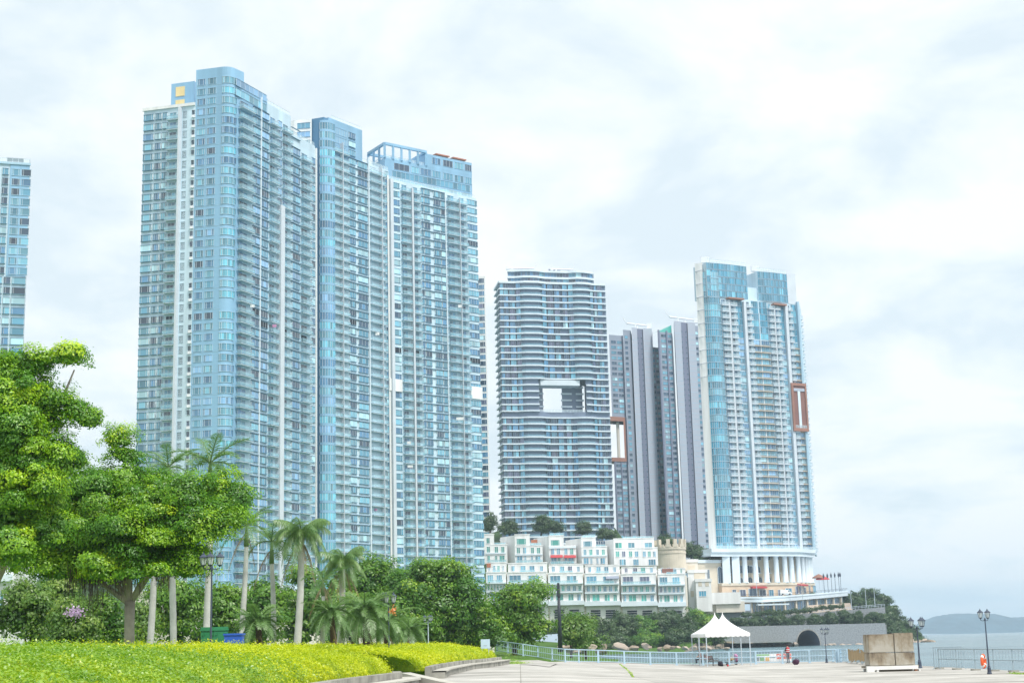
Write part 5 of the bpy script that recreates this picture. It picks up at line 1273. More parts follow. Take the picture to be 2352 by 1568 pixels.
# far island across the water
def island():
    prof = [(2070, 1455), (2090, 1440), (2120, 1424), (2150, 1414), (2185, 1409), (2230, 1408), (2260, 1413), (2300, 1419), (2330, 1417), (2352, 1416), (2450, 1405), (2600, 1412), (2750, 1450)]
    b = MB(); Y = 6000; rows = []
    dpt = [0, 120, 300, 520, 800]
    hs = [0.0, 0.34, 0.66, 0.9, 1.0]
    r2 = random.Random(5)
    fine = []
    for (u0, v0), (u1, v1) in zip(prof[:-1], prof[1:]):
        for i in range(6): t = i/6; fine.append((u0+(u1-u0)*t, v0+(v1-v0)*t + r2.uniform(-0.8, 0.8)))
    fine.append(prof[-1])
    for d_, hh in zip(dpt, hs):
        row = []
        for u, v in fine:
            p_ = P(u, v, Y+800); z = SEA + (p_.z-SEA)*hh*(1 if hh in (0, 1) else r2.uniform(0.93, 1.06))
            row.append((p_.x, Y + d_ + r2.uniform(-20, 20), z))
        rows.append(row)
    for r0, r1 in zip(rows[:-1], rows[1:]):
        for i in range(len(fine)-1): b.quad(r0[i], r0[i+1], r1[i+1], r1[i])
    struct(part('island_hill', b, ['hill_hazed'], smooth=True))
island()

# ------------------------------------------------------------------ foliage
leafmat('leaf_banyan', [(0.028, 0.12, 0.005), (0.10, 0.31, 0.005), (0.36, 0.62, 0.003), (0.78, 0.90, 0.003)], 0.33)
leafmat('leaf_park', [(0.03, 0.12, 0.014), (0.08, 0.235, 0.015), (0.20, 0.38, 0.015), (0.44, 0.58, 0.014)], 0.32)
leafmat('leaf_park_light', [(0.06, 0.16, 0.02), (0.12, 0.26, 0.03), (0.22, 0.36, 0.04), (0.36, 0.46, 0.05)], 0.36)
leafmat('leaf_hedge', [(0.25, 0.40, 0.003), (0.50, 0.62, 0.003), (0.68, 0.74, 0.003), (0.86, 0.84, 0.006)], 0.42)
leafmat('leaf_hedge_green', [(0.10, 0.27, 0.012), (0.19, 0.40, 0.014), (0.34, 0.54, 0.014), (0.66, 0.75, 0.014)], 0.4, 0.10)
leafmat('leaf_far', [(0.035, 0.085, 0.030), (0.055, 0.12, 0.035), (0.085, 0.16, 0.045), (0.13, 0.20, 0.05)], 0.35)
leafmat('leaf_palm', [(0.09, 0.23, 0.05), (0.16, 0.33, 0.08), (0.26, 0.44, 0.11), (0.40, 0.55, 0.17)], 0.4, 0.1)
leafmat('leaf_dry', [(0.28, 0.20, 0.10), (0.36, 0.27, 0.14), (0.44, 0.35, 0.2)], 0.3)
leafmat('aerial_root', [(0.06, 0.035, 0.018), (0.10, 0.055, 0.025), (0.17, 0.085, 0.03)], 0.1)
leafmat('blossom', [(0.50, 0.28, 0.62), (0.66, 0.46, 0.72), (0.74, 0.56, 0.70)], 0.4)
leafmat('flower_orange', [(0.70, 0.20, 0.04), (0.80, 0.30, 0.06)], 0.4)
mat('bark', (0.50, 0.44, 0.37), 0.9, 0.3, 2.0, spec=0.1, bump=0.7)
mat('bark_pale', (0.60, 0.60, 0.57), 0.85, 0.25, 1.2, spec=0.1, bump=0.4)
mat('bark_dark', (0.11, 0.075, 0.06), 0.95, 0.35, 2.0, spec=0.1, bump=0.8)
mat('crownshaft', (0.16, 0.26, 0.10), 0.6, 0.2, 1.0)

def leaves_mesh(name, cen, nrm, size, tint, mname, rng, aspect=0.5):
    """one rhombic, slightly folded leaf per centre; numpy arrays in, mesh out"""
    n = len(cen)
    nrm = nrm/np.maximum(np.linalg.norm(nrm, axis=1, keepdims=True), 1e-6)
    rv = rng.normal(size=(n, 3)); t = np.cross(nrm, rv); t /= np.maximum(np.linalg.norm(t, axis=1, keepdims=True), 1e-6)
    bt = np.cross(nrm, t); s = size[:, None]
    a = cen - t*s*0.5; c = cen + t*s*0.5; bb = cen + bt*s*aspect*0.5 + nrm*s*0.08; d = cen - bt*s*aspect*0.5 + nrm*s*0.08
    v = np.stack([a, bb, c, d], 1).reshape(-1, 3).astype(np.float32)
    me = bpy.data.meshes.new(name); me.vertices.add(4*n); me.vertices.foreach_set('co', v.ravel())
    me.loops.add(4*n); me.loops.foreach_set('vertex_index', np.arange(4*n, dtype=np.int32))
    me.polygons.add(n); me.polygons.foreach_set('loop_start', np.arange(0, 4*n, 4, dtype=np.int32))
    me.materials.append(MATS[mname]); me.update(calc_edges=True)
    at = me.attributes.new('clump', 'FLOAT', 'POINT'); at.data.foreach_set('value', np.repeat(tint, 4).astype(np.float32))
    return me
ICO = None
def ico():
    global ICO
    if ICO is None:
        bm = bmesh.new(); bmesh.ops.create_icosphere(bm, subdivisions=1, radius=1.0)
        ICO = (np.array([list(v.co) for v in bm.verts]), np.array([[x.index for x in f.verts] for f in bm.faces])); bm.free()
    return ICO
def crown_arrays(lobes, leaf, cover, puff, seed, flat=0.8):
    """lobes: (centre, (rx,ry,rz)); leaf puffs sit over and inside the lobes, leaves shell each puff"""
    rng = np.random.default_rng(seed)
    C = np.array([list(l[0]) for l in lobes]); Rr = np.array([list(l[1]) for l in lobes])
    cen = []; nr = []; sz = []; tt = []; pc = []; pr_ = []; pt_ = []
    for i in range(len(lobes)):
        rx, ry, rz = Rr[i]; area = 4*math.pi*((rx*ry)**1.6/3 + (rx*rz)**1.6/3 + (ry*rz)**1.6/3)**(1/1.6)
        k = max(5, int(area/(math.pi*puff*puff*0.66)))
        d = rng.normal(size=(k, 3)); d /= np.linalg.norm(d, axis=1, keepdims=True)
        rad = np.where(rng.random(k) < 0.86, rng.uniform(0.62, 1.06, k), rng.uniform(0.3, 0.62, k))
        p = C[i] + d*Rr[i]*rad[:, None]
        keep = np.ones(k, bool)
        for j in range(len(lobes)):
            if j == i: continue
            q = np.linalg.norm((p-C[j])/Rr[j], axis=1); keep &= ~((q < 0.6) & (rng.random(k) < 0.9))
        p = p[keep]; dd = d[keep]; k = len(p)
        if not k: continue
        lt = rng.beta(1.6, 1.9)
        tint = np.clip(0.35*lt + 0.65*rng.beta(0.9, 1.3, k), 0, 1)
        pr = puff*rng.uniform(0.35, 1.0, k)*1.45
        for j in range(k):
            back = dd[j][1] > 0.25; n = int(4*math.pi*pr[j]**2*0.8*cover*(0.3 if back else 1.0)/(leaf*leaf*0.27)); o = rng.normal(size=(n, 3)); o /= np.linalg.norm(o, axis=1, keepdims=True)
            o[:, 2] = np.where(o[:, 2] < -0.45, -o[:, 2], o[:, 2])
            rr = rng.uniform(0.58, 1.0, (n, 1)) + np.abs(rng.normal(size=(n, 1)))*0.15; ax = rng.normal(size=3) + dd[j]*1.4; ax /= np.linalg.norm(ax); o = o + ax*np.clip(o@ax, 0, 1)[:, None]*0.8
            cen.append(p[j] + o*rr*pr[j]*np.array([1, 1, flat])); nr.append(o*1.0 + dd[j]*0.3 + np.array([0, 0, 0.35]) + rng.normal(size=(n, 3))*0.42)
            sz.append(leaf*rng.uniform(0.7, 1.3, n)); tt.append(np.clip(np.full(n, tint[j]) + rng.normal(size=n)*0.05, 0, 1))
        pc.append(p); pr_.append(pr); pt_.append(tint)
    core = (np.concatenate(pc), np.concatenate(pr_), np.concatenate(pt_))
    return np.concatenate(cen), np.concatenate(nr), np.concatenate(sz), np.concatenate(tt), rng, core, flat
def core_mesh(name, core, flat, off, mname, rng):
    """inside of the puffs, tinted darker than the leaves: one rough ball each, joined"""
    V, F_ = ico(); c, r_, t = core; n = len(c); k = len(V)
    v = (c[:, None, :] - off) + V[None]*(r_*0.44)[:, None, None]*np.array([1, 1, flat])*rng.uniform(0.8, 1.15, (n, k, 1))
    f = (F_[None] + (np.arange(n)*k)[:, None, None]).reshape(-1, 3)
    me = bpy.data.meshes.new(name); me.vertices.add(n*k); me.vertices.foreach_set('co', v.astype(np.float32).ravel())
    me.loops.add(len(f)*3); me.loops.foreach_set('vertex_index', f.astype(np.int32).ravel()); me.polygons.add(len(f)); me.polygons.foreach_set('loop_start', np.arange(0, 3*len(f), 3, dtype=np.int32))
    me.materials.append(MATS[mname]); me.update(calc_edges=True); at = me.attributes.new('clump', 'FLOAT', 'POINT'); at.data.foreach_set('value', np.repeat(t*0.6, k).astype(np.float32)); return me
def px_lobes(lst, Y, seed, depth=1.0, shrink=1.0):
    """lobes measured as (u, v, ru, rv[, dY]) at depth Y -> real ellipsoids with depth of their own"""
    r_ = random.Random(seed); out_ = []
    for l in lst:
        u, v, ru, rv = l[:4]; dY = l[4] if len(l) > 4 else r_.uniform(-0.5, 0.5)*ru*Y/FPX*1.6*depth
        p = P(u, v, Y+dY); k = (Y+dY)/FPX
        out_.append((p, (ru*k*shrink, ru*k*r_.uniform(0.8, 1.1)*depth*shrink, rv*k*shrink)))
    return out_
def limb(mb, pts, rads, n=9): mb.tube(pts, rads, n)
NLEAF = 0
def tree(name, label, base, lobes, leaf, dens, clump, mname, seed, trunk_r=0.3, bark='bark', fork=None, group=None, limbs=6, cat='tree', flat=0.75, trunk=True):
    base = Vector(base); t = thing(name, label, cat, base, 0, group)
    cen, nr, sz, tt, rng, core, fl_ = crown_arrays(lobes, leaf, dens, clump, seed, flat)
    me = leaves_mesh('crown', cen - np.array(base), nr, sz, tt, mname, rng); cr_ = link('crown', me, t)
    struct(link('inner_foliage', core_mesh('inner_foliage', core, fl_, np.array(base), mname, rng), cr_), 'stuff')
    global NLEAF; NLEAF += len(cen)
    if trunk:
        r_ = random.Random(seed); mb = MB(); top = sum((Vector(l[0]) for l in lobes), Vector())/len(lobes)
        zf = fork if fork else base.z + (top.z-base.z)*0.4
        f0 = base + (Vector((top.x, top.y, 0)) - Vector((base.x, base.y, 0)))*0.25; f0.z = zf
        fk = f0 - base
        limb(mb, [(0, 0, -0.3), (0, 0, 0.15), fk*0.35 + Vector((trunk_r*0.2, 0, 0)), fk*0.7, fk], [trunk_r*1.5, trunk_r*1.2, trunk_r, trunk_r*0.92, trunk_r*0.95])
        part('trunk', mb, [bark], t, smooth=True)
        for i in range(min(limbs, len(lobes))):
            c = Vector(lobes[(i*3) % len(lobes)][0]) - base + Vector((0, 0.8, 0)); lm = MB(); mid = fk + (c-fk)*0.5 + Vector((r_.uniform(-.4, .4), r_.uniform(-.4, .4), 0.4))*trunk_r*2
            limb(lm, [fk - Vector((0, 0, trunk_r*0.5)), mid, fk + (c-fk)*0.95], [trunk_r*0.6, trunk_r*0.3, trunk_r*0.08], 7); part('limb', lm, [bark], t, smooth=True)
    return t
# -- two banyans in the foreground
BL = [(278, 1032, 22, 26), (262, 1012, 12, 12), (298, 1052, 15, 16), (205, 1118, 52, 34), (285, 1115, 62, 44), (350, 1135, 60, 40), (430, 1140, 62, 36), (495, 1140, 52, 34), (540, 1152, 34, 24),
      (150, 1175, 70, 42), (240, 1190, 75, 48), (330, 1200, 75, 50), (420, 1205, 70, 46), (485, 1205, 50, 34), (530, 1190, 36, 26), (90, 1250, 62, 42), (165, 1262, 68, 42), (250, 1270, 66, 40), (335, 1275, 62, 36), (405, 1278, 56, 32), (60, 1290, 46, 30), (240, 1302, 56, 24, -2.0), (330, 1312, 52, 22, -1.8), (150, 1312, 50, 22, -1.2), (415, 1300, 46, 24, -1.0), (120, 1300, 48, 24), (200, 1310, 48, 22), (390, 1310, 44, 20), (545, 1140, 30, 22), (380, 1110, 30, 24), (160, 1150, 34, 26), (55, 1220, 40, 40), (300, 1235, 95, 50, -1.5), (180, 1225, 70, 44, -1.2), (430, 1215, 60, 40, -1.4), (360, 1165, 60, 40, -1.6), (250, 1150, 60, 40, -1.5)]
YB = 70.0
bb = G(296, 1475, 1.15); base = P(296, 1500, YB); base.z = 0.85
t = tree('banyan_tree', 'spreading banyan with hanging roots and a forked pale trunk behind the hedge', base, px_lobes(BL, YB, 11, 1.0, 0.93), 0.125, 0.8, 0.56, 'leaf_banyan', 11, 0.25, fork=P(290, 1380, YB).z, limbs=6)
# hanging aerial roots
def aerial(t, lst, Y, seed, dens=1.0):
    rng = np.random.default_rng(seed); cen = []; nr = []; sz = []; tt = []
    r_ = random.Random(seed); mb = MB(); o = t.location
    for u0, u1, v0, v1, n in lst:
        for i in range(int(n*dens)):
            u = r_.uniform(u0, u1); p = P(u, v0 + r_.uniform(-20, 10), Y + r_.uniform(-2.5, 2.5)); ln = (v1-v0)*Y/FPX*r_.uniform(0.15, 1.1)
            p = p - o; mb.tube([p, p + Vector((r_.uniform(-.05, .05), 0, -ln*0.5)), p + Vector((r_.uniform(-.12, .12), 0, -ln))], [0.014, 0.010, 0.004], 3)
    struct(part('aerial_roots', mb, ['aerial_root'], t), 'stuff')
aerial(t, [(150, 215, 1315, 1385, 130), (205, 245, 1320, 1420, 70), (245, 290, 1325, 1375, 120), (300, 330, 1330, 1370, 40), (355, 390, 1315, 1360, 60), (110, 170, 1310, 1345, 50)], YB, 3)
BL2 = [(35, 845, 60, 34), (95, 838, 44, 26), (140, 822, 34, 16), (168, 815, 16, 9), (60, 900, 66, 46), (115, 915, 44, 34), (150, 935, 40, 22), (185, 955, 26, 14), (205, 968, 17, 8), (25, 950, 66, 50), (90, 965, 44, 34),
       (60, 1030, 70, 50), (115, 1050, 50, 34), (150, 1068, 34, 20), (178, 1058, 22, 13), (30, 1090, 70, 56), (100, 1105, 52, 40), (20, 1170, 70, 52), (85, 1165, 56, 42), (30, 1250, 66, 46), (-40, 900, 70, 80), (-50, 1040, 80, 90), (-40, 1190, 70, 80), (95, 1225, 46, 34), (40, 900, 60, 60, -1.2), (50, 1010, 60, 70, -1.3), (60, 1110, 70, 60, -1.2)]
base = P(-70, 1520, 60); base.z = 0.8
tree('banyan_tree', 'taller banyan reaching in from the left edge with branch tips against the sky', base, px_lobes(BL2, 60, 12, 1.0, 0.93), 0.115, 0.8, 0.48, 'leaf_banyan', 12, 0.4, limbs=9)

# -- mixed park trees behind
def simple_tree(label, u, v_top, v_bot, ru, Y, mname, seed, leaf=0.22, dens=0.55, clump=0.8, name='park_tree', nl=9, zb=0.8, group='park trees', trunk_r=None, cat='tree', low=0.8):
    r_ = random.Random(seed); L_ = []
    hv = v_bot - v_top
    for i in range(nl):
        a = i/(nl-1)
        vv = v_top + hv*(0.14 + 0.72*r_.random()**0.9); w = ru*(0.95 - 0.55*max(0, (0.5-(vv-v_top)/hv))*1.7)
        L_.append((u + r_.uniform(-0.62, 0.62)*w, vv, ru*r_.uniform(0.3, 0.52), hv*r_.uniform(0.13, 0.22)))
    L_.append((u + r_.uniform(-0.15, 0.15)*ru, v_top + hv*0.15, ru*0.34, hv*0.15)); L_.append((u, v_top+hv*0.5, ru*0.62, hv*0.3))
    b_ = P(u, v_bot, Y); b_.z = zb
    return tree(name, label, b_, px_lobes(L_, Y, seed), leaf, dens, clump, mname, seed, trunk_r or max(0.14, ru*Y/FPX*0.07), 'bark_dark', group=group, limbs=5, cat=cat)
simple_tree('bushy green tree at far left under the taller banyan', 70, 1335, 1485, 78, 88, 'leaf_park_light', 21, 0.22, 0.45, 0.6)
simple_tree('shrubby tree bearing pale purple blossom under the banyan', 178, 1385, 1490, 62, 86, 'leaf_park_light', 22, 0.20, 0.45, 0.5)
simple_tree('small dark leaved tree just left of the banyan trunk', 248, 1370, 1490, 50, 92, 'leaf_park', 23, 0.22, 0.45, 0.55)
simple_tree('olive green tree left of the leaning palm trunk', 120, 1330, 1470, 80, 120, 'leaf_park_light', 24, 0.29, 0.45, 0.8)
simple_tree('dark tree between the banyan and the green bins', 400, 1325, 1480, 74, 135, 'leaf_park', 25, 0.31, 0.45, 0.9)
simple_tree('dark tree behind the triple lamp and green bins', 505, 1350, 1480, 62, 142, 'leaf_park', 26, 0.31, 0.45, 0.9)
simple_tree('bright green tree behind the slender palms', 600, 1335, 1480, 70, 150, 'leaf_park', 27, 0.34, 0.45, 0.95)
simple_tree('pale pinkish shrub beside the banyan trunk', 330, 1390, 1490, 30, 118, 'leaf_park_light', 28, 0.25, 0.45, 0.6)
simple_tree('tall dark tree behind the drooping palm', 700, 1300, 1485, 78, 160, 'leaf_park', 29, 0.36, 0.45, 1.0)
simple_tree('dark tree behind the young fan of palms', 790, 1335, 1480, 70, 168, 'leaf_park', 30, 0.36, 0.45, 1.0)
simple_tree('yellow green tree left of the big round tree', 870, 1290, 1480, 90, 175, 'leaf_park', 31, 0.36, 0.45, 1.0)
simple_tree('big round dark green tree at the middle of the park', 1010, 1298, 1490, 120, 165, 'leaf_park', 32, 0.34, 0.45, 1.0, nl=14)
simple_tree('broad dark tree overhanging the slope beside the black pole', 1180, 1345, 1495, 92, 172, 'leaf_park', 33, 0.34, 0.45, 1.0, nl=12)
simple_tree('light green tree in front of the big round tree', 930, 1325, 1485, 70, 158, 'leaf_park', 34, 0.34, 0.45, 0.95)
simple_tree('low bush joining the park trees at the slope', 1105, 1400, 1495, 70, 168, 'leaf_park', 35, 0.34, 0.45, 0.95)
simple_tree('olive shrub growing by the foot of the black pole', 1310, 1420, 1495, 44, 215, 'leaf_park_light', 36, 0.39, 0.45, 1.0, name='shrub', zb=-0.5, cat='shrub')
simple_tree('small bright shrub on the grassy bank', 1345, 1430, 1492, 36, 240, 'leaf_park_light', 37, 0.39, 0.45, 1.0, name='shrub', zb=-0.6, cat='shrub')
# blossom on the flowering shrub
def blossom(label, u, v, ru, rv, Y, mname, seed, n=340):
    rng = np.random.default_rng(seed); o = P(u, v, Y)
    c = rng.normal(size=(n, 3))*np.array([ru*Y/FPX*.45, .3, rv*Y/FPX*.45]); nr = rng.normal(size=(n, 3)) + np.array([0, -1, 0.5])
    me = leaves_mesh('blossom', c, nr, rng.uniform(0.08, 0.16, n), rng.random(n), mname, rng, 0.8)
    o_ = link('flower_cluster', me, None, o); struct(o_, 'stuff'); return tag(o_, label, 'flowers')
blossom('cluster of pale purple blossom on the shrub under the banyan', 174, 1406, 24, 15, 84.0, 'blossom', 5, 170)
blossom('small orange flower cluster beside the double lantern', 980*0.0+903, 1401, 8, 9, 92, 'flower_orange', 6, 60)

# -- palms
def frond_mb(L, droop, rise, nleaf, leaflet, width, seed, hang=0.5, vee=0.5):
    """arching frond along +x from the origin: rachis plus leaflets on both sides"""
    r_ = random.Random(seed); mb = MB(); pts = []
    k = 9
    for i in range(k+1):
        t = i/k; pts.append(Vector((L*(t - 0.18*t*t*droop), 0, rise*L*t*(1-0.35*t) - droop*L*0.62*t*t)))
    mb.tube(pts, [0.045*(1-0.8*i/k)+0.006 for i in range(k+1)], 4, 1)
    for i in range(nleaf):
        t = 0.12 + 0.88*i/nleaf; a = t*k; j = min(k-1, int(a)); p = pts[j] + (pts[j+1]-pts[j])*(a-j); d = (pts[j+1]-pts[j]).normalized()
        ll = leaflet*(0.45 + 0.9*math.sin(math.pi*min(1, t*0.85+0.12)))*r_.uniform(0.85, 1.15)
        for sgn in (-1, 1):
            o_ = Vector((0, sgn, 0)); dr = (d*r_.uniform(0.45, 0.75) + o_*0.75 + Vector((0, 0, vee*r_.uniform(0.2, 1.0) - hang*r_.uniform(0.5, 1.2)))).normalized()
            m1 = p + dr*ll*0.55; tip = p + dr*ll + Vector((0, 0, -hang*ll*0.45)); wv = d*width
            mb.quad(p - wv*0.5, p + wv*0.5, m1 + wv*0.6, m1 - wv*0.6, 0); mb.poly([m1 - wv*0.6, m1 + wv*0.6, tip], 0)
    return mb
def add_attr(me, seed):
    at = me.attributes.new('clump', 'FLOAT', 'POINT'); r_ = np.random.default_rng(seed); at.data.foreach_set('value', r_.random(len(me.vertices)).astype(np.float32)*0.2 + r_.random()*0.6)
FR = {}
def fronds(kind):
    if kind not in FR:
        P_ = dict(royal=(2.7, [(0.2, 1.1), (0.4, 0.9), (0.7, 0.6), (1.0, 0.35), (1.2, 0.05)], 50, 0.55, 0.04, 0.35, 0.8), queen=(2.7, [(0.4, 1.0), (0.75, 0.75), (1.0, 0.5), (1.3, 0.2), (1.5, -0.1)], 60, 0.62, 0.032, 0.9, 0.4), date=(2.1, [(0.3, 1.0), (0.6, 0.75), (0.95, 0.5), (1.2, 0.2), (1.4, -0.1)], 58, 0.34, 0.026, 0.3, 0.6))[kind]
        FR[kind] = []
        for i, (dr, ri) in enumerate(P_[1]):
            me = frond_mb(P_[0], dr, ri, P_[2], P_[3], P_[4], i*7+len(kind), P_[5], P_[6]).mesh('frond', ['leaf_palm', 'crownshaft']); add_attr(me, i); FR[kind].append(me)
        me = frond_mb(P_[0]*0.8, 1.5, -1.0, P_[2]//2, P_[3]*0.6, P_[4], 99, 1.0, 0.1).mesh('frond', ['leaf_dry', 'leaf_dry']); add_attr(me, 77); FR[kind].append(me)
    return FR[kind]
def palm(label, u, v_bot, u_top, v_top, Y, kind, seed, r=0.2, scale=1.0, n=14, dry=2, zb=0.8, bark='bark_pale', shaft=True, lean=None):
    r_ = random.Random(seed); b_ = P(u, v_bot, Y); foot = Vector((b_.x, b_.y, zb)); top = P(u_top, v_top, Y)
    # follow the seen lean back down to the ground
    dirv = (top - b_); foot = b_ - dirv*((b_.z-zb)/max(0.1, dirv.z)); foot.z = zb
    t = thing('palm_tree', label, 'palm', foot, 0, 'park palms')
    H = top - foot; mb = MB(); k = 26; pts = []; rad = []
    for i in range(k+1):
        a = i/k; pts.append(H*a + Vector((math.sin(a*3.1)*r*0.5, 0, 0))); rad.append(r*(1.25-0.25*min(1, a*6) + (0.10 if kind == 'royal' else 0.0)*math.sin(a*math.pi) - 0.25*a)*(1 + (0.03 if i % 2 else -0.03)))
    mb.tube(pts, rad, 10); part('trunk', mb, [bark], t, smooth=True)
    if shaft:
        sh = MB(); sh.tube([H*0.985, H + Vector((0, 0, 0.6*scale)), H + Vector((0, 0, 1.5*scale))], [r*0.95, r*0.8, r*0.3], 10); part('crown_shaft', sh, ['crownshaft'], t, smooth=True)
    F_ = fronds(kind); tz = H + Vector((0, 0, (1.35 if shaft else 0.1)*scale))
    for i in range(n + dry):
        isd = i >= n; me = F_[-1] if isd else F_[min(4, int(i*5/n))]
        o = link('frond', me, t, tz - Vector((0, 0, 0.5*scale if isd else 0.0)), 0); o.rotation_euler = (r_.uniform(-.15, .15), r_.uniform(-.12, .12), i*2.399 + r_.uniform(-.3, .3)); sc = scale*{'royal': 0.82, 'queen': 0.68, 'date': 0.8}[kind]*r_.uniform(0.85, 1.12); o.scale = (sc, sc, sc)
    return t
palm('royal palm whose leaning pale trunk stands just right of the banyan trunk', 343, 1460, 356, 1215, 78, 'royal', 1, 0.17, 0.8, 9, 2)
palm('royal palm rising behind the banyan crown with browning fronds', 396, 1470, 386, 1125, 84, 'royal', 2, 0.18, 0.95, 11, 4)
palm('royal palm with an upright feathery spear, its trunk beside the triple lamp post', 471, 1475, 482, 1118, 80, 'royal', 3, 0.2, 0.95, 12, 1)
palm('slender royal palm to the right of the banyan, with a thin green shaft', 551, 1470, 566, 1250, 92, 'royal', 4, 0.17, 0.85, 11, 2)
palm('slender royal palm left of the drooping queen palm', 626, 1470, 624, 1290, 96, 'royal', 5, 0.17, 0.95, 12, 1)
palm('tall queen palm with long drooping fronds and a hanging dead frond', 680, 1475, 692, 1225, 94, 'queen', 6, 0.25, 1.1, 30, 5, bark='bark_pale', shaft=False)
palm('queen palm with shaggy brown skirt right of the tallest queen palm', 778, 1480, 786, 1290, 98, 'queen', 7, 0.24, 1.0, 28, 7, shaft=False)
palm('short pale palm with dry upper fronds behind the hedge', 738, 1475, 742, 1365, 90, 'royal', 8, 0.14, 0.62, 8, 5)
palm('thin palm stem beside the shaggy queen palm', 790, 1480, 787, 1340, 101, 'royal', 9, 0.12, 0.5, 7, 1)
palm('low date palm clump behind the hedge left of the tall queen palm', 592, 1480, 592, 1432, 88, 'date', 10, 0.22, 1.05, 39, 1, bark='bark_dark', shaft=False)
palm('low date palm in front of the shaggy queen palm', 762, 1482, 760, 1410, 89, 'date', 11, 0.22, 1.0, 39, 1, bark='bark_dark', shaft=False)
palm('broad date palm with dark twin stem left of the double lantern', 836, 1490, 838, 1405, 92, 'date', 12, 0.26, 1.25, 45, 1, bark='bark_dark', shaft=False)
palm('drooping date palm behind the double lantern', 884, 1485, 884, 1432, 104, 'date', 13, 0.24, 1.2, 39, 1, bark='bark_dark', shaft=False)
palm('small date palm at the right end of the palm group', 938, 1485, 938, 1448, 116, 'date', 14, 0.26, 1.1, 36, 1, bark='bark_dark', shaft=False)
palm('date palm stem half hidden by the broad date palm', 812, 1488, 812, 1425, 97, 'date', 15, 0.26, 0.9, 27, 1, bark='bark_dark', shaft=False)

# -- hillside and bank planting, far off
def far_tree(label, u, v_top, v_bot, ru, Y, seed, mname='leaf_far', name='hill_tree', leaf=0.7, dens=0.55, clump=1.3, group='trees on the hillside', cat='tree', nl=8):
    zb = P(u, v_bot, Y).z
    return simple_tree(label, u, v_top, v_bot, ru, Y, mname, seed, leaf, dens, clump, name, nl, zb, group, 0.35, cat)
far_tree('tree standing at the left foot of the banded tower', 1126, 1178, 1222, 18, 640, 41)
far_tree('low tree at the corner of the banded tower', 1170, 1198, 1228, 26, 690, 42)
far_tree('tallest tree in front of the banded tower', 1243, 1188, 1228, 26, 690, 43)
far_tree('round tree right of the tallest one before the banded tower', 1274, 1200, 1228, 22, 688, 44)
far_tree('small tree before the middle of the banded tower', 1338, 1200, 1228, 22, 688, 45)
far_tree('dark clipped tree at the right foot of the banded tower', 1394, 1216, 1236, 26, 684, 46)
far_tree('shrubby tree behind the battlemented drum', 1530, 1232, 1258, 26, 700, 47)
far_tree('tree on the slope right of the battlemented drum', 1588, 1248, 1282, 30, 690, 48)
far_tree('low tree beside the end wall of the glass tower', 1612, 1262, 1292, 24, 684, 49)
bank = [(1325, 1412, 1485, 46, 520), (1378, 1418, 1485, 44, 522), (1425, 1410, 1482, 48, 525), (1470, 1418, 1480, 44, 530), (1515, 1408, 1482, 46, 535), (1560, 1412, 1482, 44, 540), (1600, 1402, 1478, 42, 545), (1640, 1412, 1480, 38, 548), (1405, 1455, 1490, 40, 505), (1480, 1452, 1490, 44, 510), (1545, 1450, 1490, 40, 515), (1300, 1420, 1480, 30, 500)]
names_b = ['leftmost bush of the cove bank, behind the black pole', 'second bush from the left on the cove bank', 'tall bush of the cove bank under the garage openings', 'rounded bush in the middle of the cove bank', 'tall bush of the cove bank left of the tents', 'bush directly left of the white tents on the cove bank', 'tall bush rising behind the white tents', 'bush hidden behind the right tent', 'low bush at the waterline left of the rocks', 'low bush overhanging the middle rocks', 'low bush at the waterline beside the tents', 'thin bush at the left end of the cove bank']
for i, (u, a, c, ru, Y) in enumerate(bank): far_tree(names_b[i], u, a, c, ru, Y, 60+i, 'leaf_far' if i % 3 else 'leaf_park', 'bank_bush', 0.6, 0.55, 1.25, 'bushes on the cove bank', 'bush', 8)
# bushes planted on the ledge of the seawall
ledge = [(1700, 1415, 1442, 26), (1740, 1412, 1442, 28), (1785, 1408, 1440, 30), (1828, 1410, 1440, 26), (1870, 1406, 1438, 26), (1905, 1404, 1438, 24), (1940, 1398, 1438, 24), (1972, 1400, 1438, 20), (2005, 1400, 1436, 22), (2028, 1402, 1440, 16)]
words = ['first', 'second', 'third', 'fourth', 'fifth', 'sixth', 'seventh', 'eighth', 'ninth', 'tenth']
for i, (u, a, c, ru) in enumerate(ledge): far_tree('%s bush from the left on the seawall ledge' % words[i], u, a+6, c, ru, 632 + i*1.6, 80+i, 'leaf_far', 'ledge_bush', 0.6, 0.55, 1.0, 'bushes on the seawall ledge', 'bush', 6)
# clipped hedge along the glazed hall
for i, (u0, u1, v, Y) in enumerate(((1708, 1860, 1412, 640), (1862, 1936, 1399, 642))):
    L_ = [(u0 + (u1-u0)*k/11, v - (k*0.9 if i == 0 else k*0.7), (u1-u0)/18, 4) for k in range(12)]
    b_ = P((u0+u1)/2, v+6, Y); tree('clipped_hedge', ['long clipped hedge along the foot of the glazed hall', 'short clipped hedge at the right end of the glazed hall'][i], b_, px_lobes(L_, Y, 90+i), 0.4, 0.7, 0.7, 'leaf_far', 90+i, cat='hedge', trunk=False)
